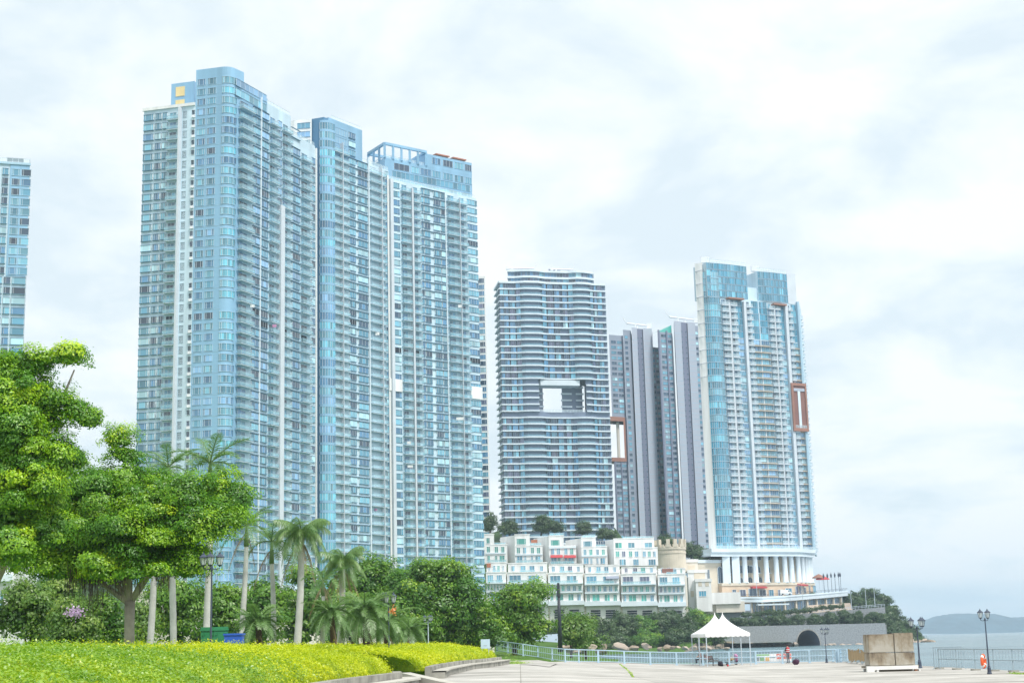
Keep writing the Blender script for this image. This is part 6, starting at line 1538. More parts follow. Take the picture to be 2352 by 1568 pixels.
# headland trees
head = [(1962, 1362, 1400, 26, 700), (1995, 1354, 1400, 28, 704), (2025, 1366, 1412, 24, 704), (2046, 1390, 1440, 24, 706), (2064, 1412, 1460, 24, 706), (2084, 1430, 1470, 22, 706), (2050, 1435, 1475, 24, 700), (2104, 1448, 1474, 16, 706), (1935, 1366, 1396, 20, 690), (1975, 1380, 1402, 26, 690), (2076, 1445, 1478, 20, 698), (2040, 1405, 1450, 22, 690), (2056, 1425, 1470, 22, 688), (2014, 1380, 1420, 22, 694), (2095, 1455, 1478, 16, 690), (2046, 1440, 1478, 18, 676), (2068, 1452, 1478, 16, 674)]
hl = ['tree at the crest of the headland left of its peak', 'tree on the peak of the headland', 'tree just right of the headland peak', 'tree on the upper seaward slope of the headland', 'tree halfway down the seaward slope of the headland', 'tree low on the seaward slope of the headland', 'tree at the corner of the seawall on the headland', 'last small tree above the headland rocks', 'tree beside the end of the curved terrace deck', 'tree in front of the headland peak', 'tree above the rocks at the end of the seawall', 'tree behind the seawall corner on the upper slope', 'tree in the middle of the headland slope', 'tree right above the end of the retaining wall', 'lowest tree beside the tan rocks', 'bushy tree touching the end of the seawall', 'low tree at the waterline right of the seawall']
for i, (u, a, c, ru, Y) in enumerate(head): far_tree(hl[i], u, a, c, ru, Y - (20 if a > 1385 else 6), 100+i, 'leaf_far', 'headland_tree', 0.7, 0.55, 1.35, 'trees on the headland', 'tree', 8)
def headland():
    b = MB(); rows = []; prof = [(1900, 1418), (1940, 1392), (1970, 1382), (2000, 1380), (2030, 1395), (2050, 1422), (2070, 1444), (2090, 1460), (2110, 1469), (2130, 1476), (2147, 1481)]
    r_ = random.Random(8)
    for j in range(7):
        a = j/6; row = []
        for u, v in prof:
            p_ = P(u, v, 712); z = SEA - 0.5 + (p_.z - SEA + 0.5)*math.sin(a*math.pi/2)**0.8*(1 + 0.05*r_.uniform(-1, 1)); row.append((p_.x + r_.uniform(-.8, .8), 668 + 50*a*(1 if True else 0) + r_.uniform(-1.5, 1.5), z))
        rows.append(row)
    for r0, r1 in zip(rows[:-1], rows[1:]):
        for i in range(len(prof)-1): b.quad(r0[i], r0[i+1], r1[i+1], r1[i])
    struct(part('headland', b, ['earth_green'], smooth=True))
headland()
def rock_mb(r, seed):
    rng = random.Random(seed); bm = bmesh.new(); bmesh.ops.create_icosphere(bm, subdivisions=2, radius=1)
    ax = [Vector((rng.gauss(0, 1), rng.gauss(0, 1), rng.gauss(0, 1))).normalized() for _ in range(7)]
    for v in bm.verts:
        for a in ax:
            d = v.co.dot(a)
            if d > 0.5: v.co -= a*(d-0.5)
        v.co *= 1 + rng.uniform(-.06, .06)
    mb = MB(); mb.v = [tuple(Vector((v.co.x*r[0], v.co.y*r[1], v.co.z*r[2]))) for v in bm.verts]; mb.f = [tuple(x.index for x in f.verts) for f in bm.faces]; mb.m = [0]*len(mb.f); bm.free(); return mb
RK = [rock_mb((1, 0.8, 0.6), i).mesh('rock', ['rock' if i % 2 else 'pale_rock']) for i in range(6)]
def nth(k): return {1: 'first', 2: 'second', 3: 'third'}.get(k) or '%d%s' % (k, 'th' if 10 < k % 100 < 14 else {1: 'st', 2: 'nd', 3: 'rd'}.get(k % 10, 'th'))
def rocks(label, group, lst, seed):
    r_ = random.Random(seed); lst = sorted(lst)
    for k, (u, v, Y, s_) in enumerate(lst):
        p_ = P(u, v, Y); o = link('rock', RK[r_.randrange(6)], None, p_); o.scale = (s_*r_.uniform(.8, 1.4), s_, s_*r_.uniform(.6, 1.0)); o.rotation_euler = (r_.uniform(-.3, .3), r_.uniform(-.3, .3), r_.uniform(0, 6.28)); tag(o, '%s, %s from the left' % (label, nth(k+1)), 'rock', group)
r_ = random.Random(4)
rocks('weathered rock on the cove shore left of the tents', 'rocks on the cove shore', [(1375 + 17*i + r_.uniform(-6, 6), 1489 + r_.uniform(-5, 3), 440 + r_.uniform(-30, 20), r_.uniform(0.9, 2.3)) for i in range(18)], 1)
rocks('pale boulder on the grassy bank behind the blue railing', 'boulders on the grassy bank', [(1300 + r_.uniform(-10, 95), 1490 + r_.uniform(-5, 6), 235 + r_.uniform(-15, 20), r_.uniform(0.5, 1.3)) for i in range(14)], 2)
rocks('dark rock at the foot of the grey seawall', 'rocks at the foot of the seawall', [(1690 + 9.0*i + r_.uniform(-4, 4), 1482 + r_.uniform(-2, 1.5), 612 + r_.uniform(-4, 6), r_.uniform(1.0, 2.4)) for i in range(40) if not 1826 < 1690+9*i < 1890], 3)
rocks('tan rock at the tip of the headland', 'rocks at the tip of the headland', [(2050 + 4.6*i + r_.uniform(-3, 3), 1477 + i*0.05 + r_.uniform(-8, 0)*(1 - i/22), 664 + r_.uniform(-3, 6), r_.uniform(1.6, 3.6)) for i in range(21)], 4)

# seawall with arched culvert
def seawall():
    A = V2(P(1640, 1470, 618)); B = V2(P(2036, 1470, 636)); e = (B-A).normalized(); L = (B-A).length
    t = thing('seawall', 'long grey stone seawall with a dark arched culvert above the water', 'wall', (A.x, A.y, SEA-1), 0)
    rz = math.atan2(e.y, e.x); hit = lambda u, v: plane_hit(u, v, A, B)
    x0, _ = hit(1830, 1480); x1, _ = hit(1884, 1480); _, za = hit(1857, 1446); zt0 = hit(1690, 1438)[1]; zt1 = hit(2030, 1430)[1]; zb = SEA-1
    w = x1-x0; r_h = za-SEA+0.5; cx = (x0+x1)/2
    arc = [(cx - w/2*math.cos(math.pi*i/16), (za-zb)*math.sin(math.pi*i/16)**0.75) for i in range(17)]
    out_ = [(0, 0)] + arc + [(L, 0), (L, zt1-zb), (0, zt0-zb)]
    b = MB(); b.poly([(x, 0, z) for x, z in out_]); b.quad((0, 0, zt0-zb), (L, 0, zt1-zb), (L, 3.5, zt1-zb), (0, 3.5, zt0-zb)); b.quad((L, 0, 0), (L, 14, 0), (L, 14, zt1-zb), (L, 0, zt1-zb))
    part('wall', b, ['grey_stone'], t, (0, 0, 0), rz)
    c = MB()
    for (xa, za_), (xb, zb_) in zip(arc[:-1], arc[1:]):
        c.quad((xa, 0.0, za_), (xb, 0.0, zb_), (xb, 22, zb_), (xa, 22, za_))
    c.poly([(x, 22, z) for x, z in arc]); part('culvert', c, ['dark_grey_tile'], t, (0, 0, 0), rz)
    d = MB(); out2 = [(cx + (x-cx)*1.06, z*1.05) for x, z in arc]
    for i in range(16):
        d.quad((arc[i][0], -0.15, arc[i][1]), (arc[i+1][0], -0.15, arc[i+1][1]), (out2[i+1][0], -0.15, out2[i+1][1]), (out2[i][0], -0.15, out2[i][1])); d.quad((out2[i][0], -0.15, out2[i][1]), (out2[i+1][0], -0.15, out2[i+1][1]), (out2[i+1][0], 0, out2[i+1][1]), (out2[i][0], 0, out2[i][1]))
    part('arch_rim', d, ['quay_concrete'], t, (0, 0, 0), rz)
    # upper retaining wall with road and parapet
    A2_ = V2(P(1700, 1420, 646)); B2_ = V2(P(2034, 1410, 652)); e2 = (B2_-A2_).normalized(); L2 = (B2_-A2_).length
    za0 = plane_hit(1705, 1420, A2_, B2_)[1]; za1 = plane_hit(2032, 1393, A2_, B2_)[1]
    t2 = thing('retaining_wall', 'upper grey retaining wall with a sloping road and railing above the seawall', 'wall', (A2_.x, A2_.y, 5.0)); rz2 = math.atan2(e2.y, e2.x)
    b = MB(); b.poly([(0, 0, -4), (L2, 0, -4), (L2, 0, za1-5), (0, 0, za0-5)]); b.quad((0, 0, za0-5), (L2, 0, za1-5), (L2, 8, za1-5), (0, 8, za0-5)); b.quad((L2, 0, -4), (L2, 14, -4), (L2, 14, za1-5), (L2, 0, za1-5)); part('wall', b, ['grey_stone'], t2, (0, 0, 0), rz2)
    g = MB(); k = 44
    for i in range(k+1):
        x = L2*i/k; z = za0-5 + (za1-za0)*i/k; g.tube([(x, 0.3, z), (x, 0.3, z+1.2)], 0.07, 4)
    for dz in (0.6, 1.2): g.tube([(0, 0.3, za0-5+dz), (L2, 0.3, za1-5+dz)], 0.07, 4)
    struct(part('railing', g, ['pale_metal'], t2, (0, 0, 0), rz2), 'stuff')
    # stretch of pale rubble above the wall
    m_ = MB(); p0 = plane_hit(1862, 1404, A2_, B2_); p1 = plane_hit(1960, 1394, A2_, B2_); m_.quad((p0[0], 1.0, p0[1]-6.0), (p1[0], 1.0, p1[1]-6.0), (p1[0], 4.0, p1[1]-3.0), (p0[0], 4.0, p0[1]-2.2)); part('rubble_face', m_, ['pale_rock'], t2, (0, 0, 0), rz2)
    # street lights along the road
    for i, (u, v0, v1) in enumerate(((1742, 1418, 1300), (1846, 1408, 1345), (1956, 1396, 1362), (2010, 1392, 1350), (1990, 1394, 1348), (1726, 1420, 1372))):
        f = P(u, v0, 648); zt_ = P(u, v1, 648).z - f.z
        m_ = MB(); m_.tube([(0, 0, 0), (0, 0, zt_)], [0.16, 0.09], 6); m_.tube([(0, 0, zt_), (-1.8, 0, zt_+0.35)], 0.07, 5); m_.box(-2.6, -1.6, -0.2, 0.2, zt_+0.28, zt_+0.42)
        o = part('street_light', m_, ['pale_metal'], None, f); tag(o, ['slim grey street light before the blank side wall of the terrace', 'slim grey street light before the glazed hall', 'slim street light at the bend of the headland road', 'tallest street light by the end of the headland road', 'street light left of the tallest one on the headland road', 'short street light above the white tents'][i], 'street light', 'street lights on the headland road')
seawall()
# lamp standards on the terrace deck
for i in range(6):
    p_ = TERR[-9+i] + Vector((0, 3, 0)); m_ = MB(); m_.lathe([(0.18, 0), (0.1, 0.5), (0.08, 6.2), (0.3, 6.4), (0.42, 7.4), (0.1, 8.2), (0.02, 8.6)], 6)
    tag(part('terrace_lamp', m_, ['lamp_metal'], None, p_), '%s small dark lamp from the left on the curved terrace deck' % words[i], 'lamp', 'lamps on the terrace deck')

# ------------------------------------------------------------------ golden hedges on raised beds
def hedge_surface(front, back, prof_n, zf):
    """grid of surface points between the front and the back edge of a bed"""
    rows = []
    for (f, b_) in zip(front, back):
        rows.append([f + (b_-f)*t for t in prof_n]); 
        for p_, t in zip(rows[-1], prof_n): p_.z = zf(p_, t)
    return rows
def hedge(name, label, front, back, z0, z1, leaf, dens, mats, seed, lumps=0.16, y_green=None):
    base = front[len(front)//2]; o = Vector((base.x, base.y, gz(base.x, base.y)))
    t = thing(name, label, 'hedge', o)
    rng = np.random.default_rng(seed); r_ = random.Random(seed)
    prof = [(0.0, z0), (0.012, z0+0.35), (0.05, z0+0.62), (0.13, z0+0.80), (0.3, z0+0.80+(z1-z0-0.80)*0.45), (0.55, z0+0.8+(z1-z0-0.8)*0.85), (0.78, z1), (0.9, z1-0.08), (0.98, z1-0.5), (1.0, z0-0.2)]
    rows = []
    for f, b_ in zip(front, back):
        rows.append([Vector((f.x+(b_.x-f.x)*a, f.y+(b_.y-f.y)*a, z)) for a, z in prof])
    for end in (0, -1):
        k_ = rows[end]; nb = rows[1 if end == 0 else -2]; dv_ = (k_[4] - nb[4]); dv_.z = 0; dv_.normalize()
        for q_, (o1, zk) in enumerate(((0.45, 0.72), (0.75, 0.3), (0.85, 0.0))):
            nr_ = [p_ + dv_*o1 for p_ in k_]; mid_ = sum(k_, Vector())/len(k_)
            for p_ in nr_: p_.z = z0 + (p_.z-z0)*zk
            rows.insert(0, nr_) if end == 0 else rows.append(nr_)
    core = MB()
    rin = [[p_.copy() for p_ in rw] for rw in rows]
    cm_ = sum((rw[5] for rw in rows), Vector())/len(rows)
    for rw in rin:
        for p_ in rw: dlt = cm_ - p_; dlt.z = 0; p_ += dlt.normalized()*0.22 if dlt.length > 1 else Vector()
    for r0, r1 in zip(rin[:-1], rin[1:]):
        cq = [[p_ + (rw[5]-p_)*Vector((0.07, 0.07, 0.0)).x - Vector((0, 0, .13)) for p_ in rw] for rw in (r0, r1)]
        for i in range(len(prof)-1): core.quad(cq[0][i], cq[0][i+1], cq[1][i+1], cq[1][i])
    c_ = world_part('twig_core', core, [mats[0]], t)
    cen = []; nr = []; tt = []; sz = []; mm = []
    for r0, r1 in zip(rows[:-1], rows[1:]):
        for i in range(len(prof)-2):
            a, b_, c, d = (np.array(x) for x in (r0[i], r0[i+1], r1[i+1], r1[i]))
            nn = np.cross(b_-a, d-a); ar = np.linalg.norm(nn); n_ = max(1, int(ar*dens*(1 + 2.2*(1 - abs(nn[2])/max(ar, 1e-9)))))
            if ar < 1e-6: continue
            nn = nn/ar; nn = nn if nn[2] > 0 else -nn
            s, q = rng.random((n_, 1)), rng.random((n_, 1)); p_ = a*(1-s)*(1-q) + b_*s*(1-q) + c*s*q + d*(1-s)*q
            # lumpy shoots
            lum = np.sin(p_[:, 0]*2.1+1.3*np.sin(p_[:, 1]*1.7))*np.sin(p_[:, 1]*1.9+0.7*np.sin(p_[:, 0]*2.7)) + 0.6*np.sin(p_[:, 0]*5.1+p_[:, 1]*3.3)*np.sin(p_[:, 1]*4.7-p_[:, 0]*2.9)
            p_ = p_ + nn*(lum[:, None]*lumps*0.6 + rng.normal(size=(n_, 1))*0.05 - 0.03 + (rng.random((n_, 1)) < 0.06)*rng.random((n_, 1))*0.22)
            cen.append(p_); nr.append(nn + rng.normal(size=(n_, 3))*0.6 + np.array([0, 0, 0.4])); sz.append(leaf*rng.uniform(0.6, 1.4, n_))
            big = 0.5 + 0.28*np.sin(p_[:, 0]*0.9+0.4*p_[:, 1]) * np.sin(p_[:, 1]*0.55+1.0) + 0.16*np.sin(p_[:, 0]*2.7+1.9*p_[:, 1])
            tt.append(np.clip(big + rng.normal(size=n_)*0.12, 0, 1))
    cen = np.concatenate(cen); nr = np.concatenate(nr); sz = np.concatenate(sz); tt = np.concatenate(tt)
    if y_green:
        k = cen[:, 1] + rng.normal(size=len(cen))*3.5 + 0.6*(cen[:, 0]+9) < y_green
        sets = ((~k, mats[0]), (k, mats[1]))
    else: sets = ((np.ones(len(cen), bool), mats[0]),)
    for k, mn in sets:
        me = leaves_mesh('foliage', cen[k] - np.array(o), nr[k], sz[k], tt[k], mn, rng, 0.55); link('foliage', me, t)
    return t
# bed 1 runs back from beside the camera along the plaza edge
W1 = [(12, -6.6), (20, -6.4), (28, -6.25), (36, -6.1), (44, -5.9), (50, -5.6), (55, -5.1), (59, -4.7), (62, -5.0)]
front1 = [Vector((x-0.35, y, 0)) for y, x in W1]; back1 = [Vector((x-9.5, y+2, 0)) for y, x in W1]
hedge('hedge', 'long golden green hedge mound filling the lower left foreground', front1, back1, 1.28, 2.60, 0.075, 300, ('leaf_hedge', 'leaf_hedge_green'), 51, y_green=45)
# bed 2 beyond the gap
W2p = [G(985, 1534, 1.3), G(1000, 1529, 1.3), G(1030, 1524, 1.3), G(1061, 1519, 1.3), G(1095, 1516, 1.3), G(1121, 1513.5, 1.3), G(1148, 1510, 1.3)]
front2 = [Vector((p_.x-0.3, p_.y, 0)) for p_ in W2p]; back2 = [Vector((p_.x-10.0+0.5*i, p_.y+6, 0)) for i, p_ in enumerate(W2p)]
front2.insert(0, front2[0] + Vector((-1.6, 2.5, 0))); back2.insert(0, back2[0] + Vector((-0.5, 3, 0)))
hedge('hedge', 'smaller golden hedge bed beyond the gap, beside the sloping kerb', front2, back2, 1.2, 2.55, 0.12, 130, ('leaf_hedge',), 52)
def bed_wall(name, label, pts, zt, th=0.35, seat=True, zc=None):
    """low concrete planter wall through plan points with a seat ledge in front"""
    o = thing(name, label, 'planter wall', (pts[0].x, pts[0].y, gz(pts[0].x, pts[0].y)))
    def strip(off0, off1, z0f, z1, m_, nm):
        b = MB(); k = len(pts); L_ = []
        for i, p_ in enumerate(pts):
            d = (pts[min(i+1, k-1)] - pts[max(i-1, 0)]); d = Vector((d.x, d.y)).normalized(); n = Vector((d.y, -d.x)); L_.append((V2(p_)+n*off0, V2(p_)+n*off1))
        for i in range(k-1):
            (a0, a1), (c0, c1) = L_[i], L_[i+1]; z0 = -0.1
            b.quad((a1.x, a1.y, z0), (c1.x, c1.y, z0), (c1.x, c1.y, z1), (a1.x, a1.y, z1)); b.quad((a1.x, a1.y, z1), (c1.x, c1.y, z1), (c0.x, c0.y, z1), (a0.x, a0.y, z1)); b.quad((c0.x, c0.y, z0), (a0.x, a0.y, z0), (a0.x, a0.y, z1), (c0.x, c0.y, z1))
        for q_ in (0, -1):
            a0, a1 = L_[q_]; b.quad((a0.x, a0.y, -0.1), (a1.x, a1.y, -0.1), (a1.x, a1.y, z1), (a0.x, a0.y, z1))
        world_part(nm, b, [m_], o)
    strip(-0.2, th-0.2, 0, zt, 'kerb_concrete', 'wall')
    if seat:
        strip(th-0.19, th+0.45, 0, zc, 'kerb_concrete', 'seat_base'); strip(th-0.185, th+0.5, 0, zc+0.05, 'coping', 'seat_coping') if False else None
        b = MB(); k = len(pts)
        for i in range(k-1):
            def pp(j, off):
                d = (pts[min(j+1, k-1)] - pts[max(j-1, 0)]); d = Vector((d.x, d.y)).normalized(); n = Vector((d.y, -d.x)); return V2(pts[j]) + n*off
            a0, a1, c0, c1 = pp(i, th-0.18), pp(i, th+0.52), pp(i+1, th-0.18), pp(i+1, th+0.52)
            z0, z1 = zc+0.004, zc+0.07
            b.quad((a1.x, a1.y, z0), (c1.x, c1.y, z0), (c1.x, c1.y, z1), (a1.x, a1.y, z1)); b.quad((a1.x, a1.y, z1), (c1.x, c1.y, z1), (c0.x, c0.y, z1), (a0.x, a0.y, z1))
        world_part('coping', b, ['coping'], o)
    return o
bed_wall('planter_wall', 'low stained concrete wall holding the long foreground hedge', [Vector((x, y, 0)) for y, x in W1], 1.42, zc=1.12)
bed_wall('planter_wall', 'curving stained concrete wall holding the smaller far hedge', [Vector((p_.x, p_.y, 0)) for p_ in W2p], 1.38, zc=1.1)
# pale sloping kerb between the two beds
def kerb():
    a, c, d, f_ = G(921, 1544, 1.3), G(942, 1549, 1.25), G(1010, 1564, 1.0), G(1060, 1572, 0.9)
    t = thing('sloping_kerb', 'pale sloping concrete kerb running between the two hedge beds', 'kerb', (a.x, a.y, 0.8)); b = MB(); pts = [a, c, d, f_]
    for p0, p1 in zip(pts[:-1], pts[1:]):
        n = Vector((0.35, 0.6, 0)); b.quad(p0, p1, p1+n, p0+n); b.quad((p0.x, p0.y, 0.5), (p1.x, p1.y, 0.5), p1, p0); b.quad((p1.x+n.x, p1.y+n.y, 0.5), (p0.x+n.x, p0.y+n.y, 0.5), p0+n, p1+n)
    world_part('kerb', b, ['coping'], t)
kerb()
# white wall seen between the tree trunks
a, c = P(1005, 1470, 230), P(1135, 1470, 232)
t = thing('park_wall', 'plain white wall glimpsed below the park trees', 'wall', (a.x, a.y, 0.5))
b = MB(); b.prism([(a.x, a.y), (c.x, c.y), (c.x, c.y+0.5), (a.x, a.y+0.5)], 0.2, P(1060, 1440, 230).z, 0); world_part('wall', b, ['cream_wall'], t)
b = MB(); b.prism([(a.x, a.y-0.1), (c.x, c.y-0.1), (c.x, c.y+0.6), (a.x, a.y+0.6)], P(1060, 1440, 230).z, P(1060, 1440, 230).z+0.15, 0); world_part('coping', b, ['white_wall'], t)
# ------------------------------------------------------------------ lamps
mat('wood_slat', (0.30, 0.13, 0.07), 0.7, 0.2, 3.0); mat('board_tan', (0.42, 0.30, 0.16), 0.85, 0.25, 2.0); mat('bin_green', (0.03, 0.22, 0.09), 0.5, 0.1, 2.0)
mat('bin_blue', (0.03, 0.12, 0.55), 0.5, 0.1, 2.0); mat('canvas_white', (0.84, 0.84, 0.84), 0.7, 0.04, 0.6); mat('old_concrete', (0.33, 0.29, 0.23), 0.95, 0.55, 0.9, streak=True, bump=0.5, bscale=9)
mat('lifebuoy_orange', (0.85, 0.14, 0.04), 0.5, 0.06, 3.0); mat('red_bag', (0.60, 0.04, 0.05), 0.7, 0.1, 4.0); mat('black_cloth', (0.025, 0.022, 0.035), 0.85, 0.2, 4.0); mat('plum_bag', (0.07, 0.025, 0.06), 0.8, 0.2, 4.0)
mat('skin', (0.48, 0.30, 0.22), 0.6, 0.05, 4.0); mat('hair', (0.02, 0.016, 0.014), 0.7, 0.1, 8.0); mat('grey_cloth', (0.14, 0.16, 0.19), 0.85, 0.15, 4.0); mat('sack_tan', (0.62, 0.44, 0.20), 0.85, 0.15, 4.0); mat('pink_cloth', (0.62, 0.30, 0.50), 0.85, 0.15, 6.0)
mat('sign_blue', (0.50, 0.64, 0.78), 0.5, 0.04, 2.0); mat('white_paint', (0.80, 0.80, 0.78), 0.5, 0.06, 2.0); mat('rust', (0.30, 0.11, 0.04), 0.9, 0.4, 3.0); mat('tyre', (0.02, 0.02, 0.022), 0.8, 0.1, 3.0); mat('green_print', (0.30, 0.52, 0.28), 0.6, 0.1, 3.0); mat('red_print', (0.75, 0.22, 0.18), 0.6, 0.1, 3.0); mat('orange_print', (0.80, 0.50, 0.22), 0.6, 0.1, 3.0); mat('grey_print', (0.35, 0.38, 0.40), 0.6, 0.1, 3.0)
def lantern_meshes():
    f = MB(); g = MB(); n = 6
    f.lathe([(0.03, -0.10), (0.06, -0.06), (0.14, 0.0), (0.155, 0.03)], n); b0, b1, hh = 0.13, 0.235, 0.46
    for k in range(n):
        a = 2*math.pi*k/n; f.tube([(b0*math.cos(a), b0*math.sin(a), 0.03), (b1*math.cos(a), b1*math.sin(a), hh)], 0.014, 4)
    f.lathe([(b1+0.005, hh-0.01), (b1+0.05, hh), (b1+0.05, hh+0.03), (b1-0.02, hh+0.09), (0.10, hh+0.19), (0.06, hh+0.22), (0.07, hh+0.25), (0.02, hh+0.30), (0.008, hh+0.38)], n)
    for k in range(n):
        a, c = 2*math.pi*k/n, 2*math.pi*(k+1)/n
        g.quad((b0*math.cos(a), b0*math.sin(a), 0.035), (b0*math.cos(c), b0*math.sin(c), 0.035), ((b1-.008)*math.cos(c), (b1-.008)*math.sin(c), hh-0.015), ((b1-.008)*math.cos(a), (b1-.008)*math.sin(a), hh-0.015))
    g.lathe([(0.05, 0.06), (0.06, 0.3), (0.02, 0.34)], 6)
    return f.mesh('lantern', ['lamp_metal']), g.mesh('lantern_glass', ['lantern_glass'])
LF, LG = lantern_meshes()
def lamp(label, foot, ztop, angles, s=1.0, arm=0.42, mname='lamp_metal', heavy=True):
    t = thing('park_lamp', label, 'lamp', foot, 0, 'lantern lamps'); H = ztop - foot[2] - 0.84*s
    p = MB(); r = 0.075*s
    p.lathe([(0.21*s, 0), (0.21*s, 0.06), (0.17*s, 0.12), (0.15*s, 0.55*s), (0.11*s, 0.62*s), (0.12*s, 0.68*s), (r, 0.75*s), (r*0.62, H*0.97), (r*1.1, H*0.975), (r*1.1, H), (r*0.4, H+0.14*s)] if heavy else [(0.11*s, 0), (0.11*s, 0.4), (r, 0.5), (r*0.7, H), (r*0.4, H+0.1*s)], 12)
    part('post', p, [mname], t, smooth=False)
    for a in angles:
        c, sn = math.cos(a), math.sin(a); am = MB()
        am.tube([(0, 0, H-0.06*s), (c*arm*0.5*s, sn*arm*0.5*s, H-0.12*s), (c*arm*s, sn*arm*s, H-0.06*s), (c*arm*s, sn*arm*s, H+0.04*s)], 0.026*s, 5); part('arm', am, [mname], t)
        o = link('lantern', LF, t, (c*arm*s, sn*arm*s, H+0.12*s)); o.scale = (s, s, s); o.data.materials[0] = MATS['lamp_metal']; link('lantern_glass', LG, o)
    return t
def lamp_px(label, u, v_top, Y, angles, s, zb=None, **k):
    p = P(u, v_top, Y); z = gz(p.x, Y) if zb is None else zb; return lamp(label, (p.x, p.y, z), p.z, [R(a) for a in angles], s, **k)
lamp_px('triple lantern lamp behind the hedge beside the green bins', 487, 1270, 63.5, (190, 270, -10), 0.7, 0.85, arm=0.5)
lamp_px('double lantern lamp among the date palms', 892, 1362, 93, (200, 250, -20), 0.8, 0.85)
lamp_px('slim grey lamp with three lanterns left of the big round tree', 983, 1412, 142, (185, 300, -10), 0.72, 0.85, mname='pale_metal', heavy=False)
lamp_px('slim grey lamp below the big round tree', 1052, 1421, 170, (180, 0), 0.78, 1.0, mname='pale_metal', heavy=False)
lamp_px('faint far lamp right of the slim grey lamp', 1058, 1440, 210, (180, 0), 0.7, 1.0, mname='pale_metal', heavy=False)
lamp_px('slim grey lamp by the white park wall', 1094, 1433, 186, (180, 0), 0.78, 1.0, mname='pale_metal', heavy=False)
lp = G(2273, 1547); lamp('dark lantern lamp with an orange lifebuoy, nearest the right edge', (lp.x, lp.y, 0), P(2264, 1399, lp.y).z, [R(190), R(35)], 0.66, 0.4)
lp2 = P(2101, 1418, 108); lamp('dark triple lantern lamp behind the stained concrete blocks', (lp2.x + 0.1, 108, 0), lp2.z, [R(190), R(300), R(-5)], 0.82, 0.5)
lp3 = G(1899, 1521); lamp('small triple lantern lamp by the barriers near the fisherman', (lp3.x, lp3.y, 0), P(1899, 1441, lp3.y).z, [R(185), R(280), R(-8)], 0.62, 0.45)

# ------------------------------------------------------------------ railings
def post_mb(h, w=0.1): b = MB(); b.box(-w/2, w/2, -w/3, w/3, 0, h); b.box(-w*0.9, w*0.9, -w*0.8, w*0.8, 0, 0.04); return b
def fence(label, feet, h, mname, rails=(1.0, 0.52, 0.1), bars=0, pw=0.1, rr=0.04, group='promenade railings', base=False, infill=None):
    o = thing('railing', label, 'railing', feet[0], 0, group); f0 = feet[0]
    me = post_mb(h, pw).mesh('post', [mname])
    for a in feet: link('post', me, o, a - f0)
    for k in rails:
        b = MB(); b.tube([a - f0 + Vector((0, 0, h*k)) for a in feet], rr*(1.25 if k == rails[0] else 0.9), 6); part('rail', b, [mname], o)
    if bars:
        b = MB()
        for a, c in zip(feet[:-1], feet[1:]):
            for i in range(1, bars):
                q = a + (c-a)*(i/bars) - f0; b.tube([q + Vector((0, 0, h*rails[-1])), q + Vector((0, 0, h*rails[0]))], 0.011, 4)
        struct(part('bars', b, [mname], o), 'stuff')
    if base:
        m_ = MB(); m_.box(-0.28, 0.28, -0.16, 0.16, 0, 0.09); mm = m_.mesh('base_block', ['kerb_concrete'])
        for a in feet: link('base_block', mm, o, a - f0)
    return o
qf = zxy(1200, 1560, 4.2)
pts = []
for x, yt, yb in ((60, 160, 262), (180, 172, 282), (295, 190, 302), (455, 212, 330), (610, 236, 352), (760, 252, 380), (897, 264, 396), (1040, 270, 400), (1240, 275, 402)):
    u, vt = qf(x, yt); _, vb = qf(x, yb); Y = 1.16*FPX/(vb-vt); pts.append(P(u, vb, Y))
fence('pale blue railing sloping down from the hedge end along the grassy bank', pts, 1.16, 'fence_blue', bars=7, pw=0.13)
A = pts[-1] + Vector((0.05, 0, 0)); endp = G(1850, 1522); endp.x = 28.9
pts = [A] + [Vector((A.x + (endp.x-A.x)*i/9, A.y + (endp.y-A.y)*i/9, gz(A.x + (endp.x-A.x)*i/9, 145))) for i in range(1, 10)]
FRONT = pts
fence('pale blue railing along the water behind the white tents', pts, 1.16, 'fence_blue', rails=(1.0, 0.55, 0.12), bars=9, pw=0.16, rr=0.045)
c0 = pts[-1] + Vector((0.15, -0.2, 0))
fence('pale blue railing turning the corner by the fisherman', [c0, Vector((29.2, 143.5, 0)), Vector((29.4, 141, 0)), Vector((29.5, 138.5, 0))], 1.16, 'fence_blue', rails=(1.0, 0.7, 0.4, 0.1), bars=6, pw=0.14)
fence('grey railing with concrete feet along the right quay edge', [Vector((28.3 + 0.085*(104-y), y, 0)) for y in (104, 100.8, 97.6, 94.6, 91.7, 88.9, 86.2, 83.6, 81)], 1.32, 'fence_grey', rails=(1.0, 0.5), bars=6, pw=0.07, rr=0.035, base=True)
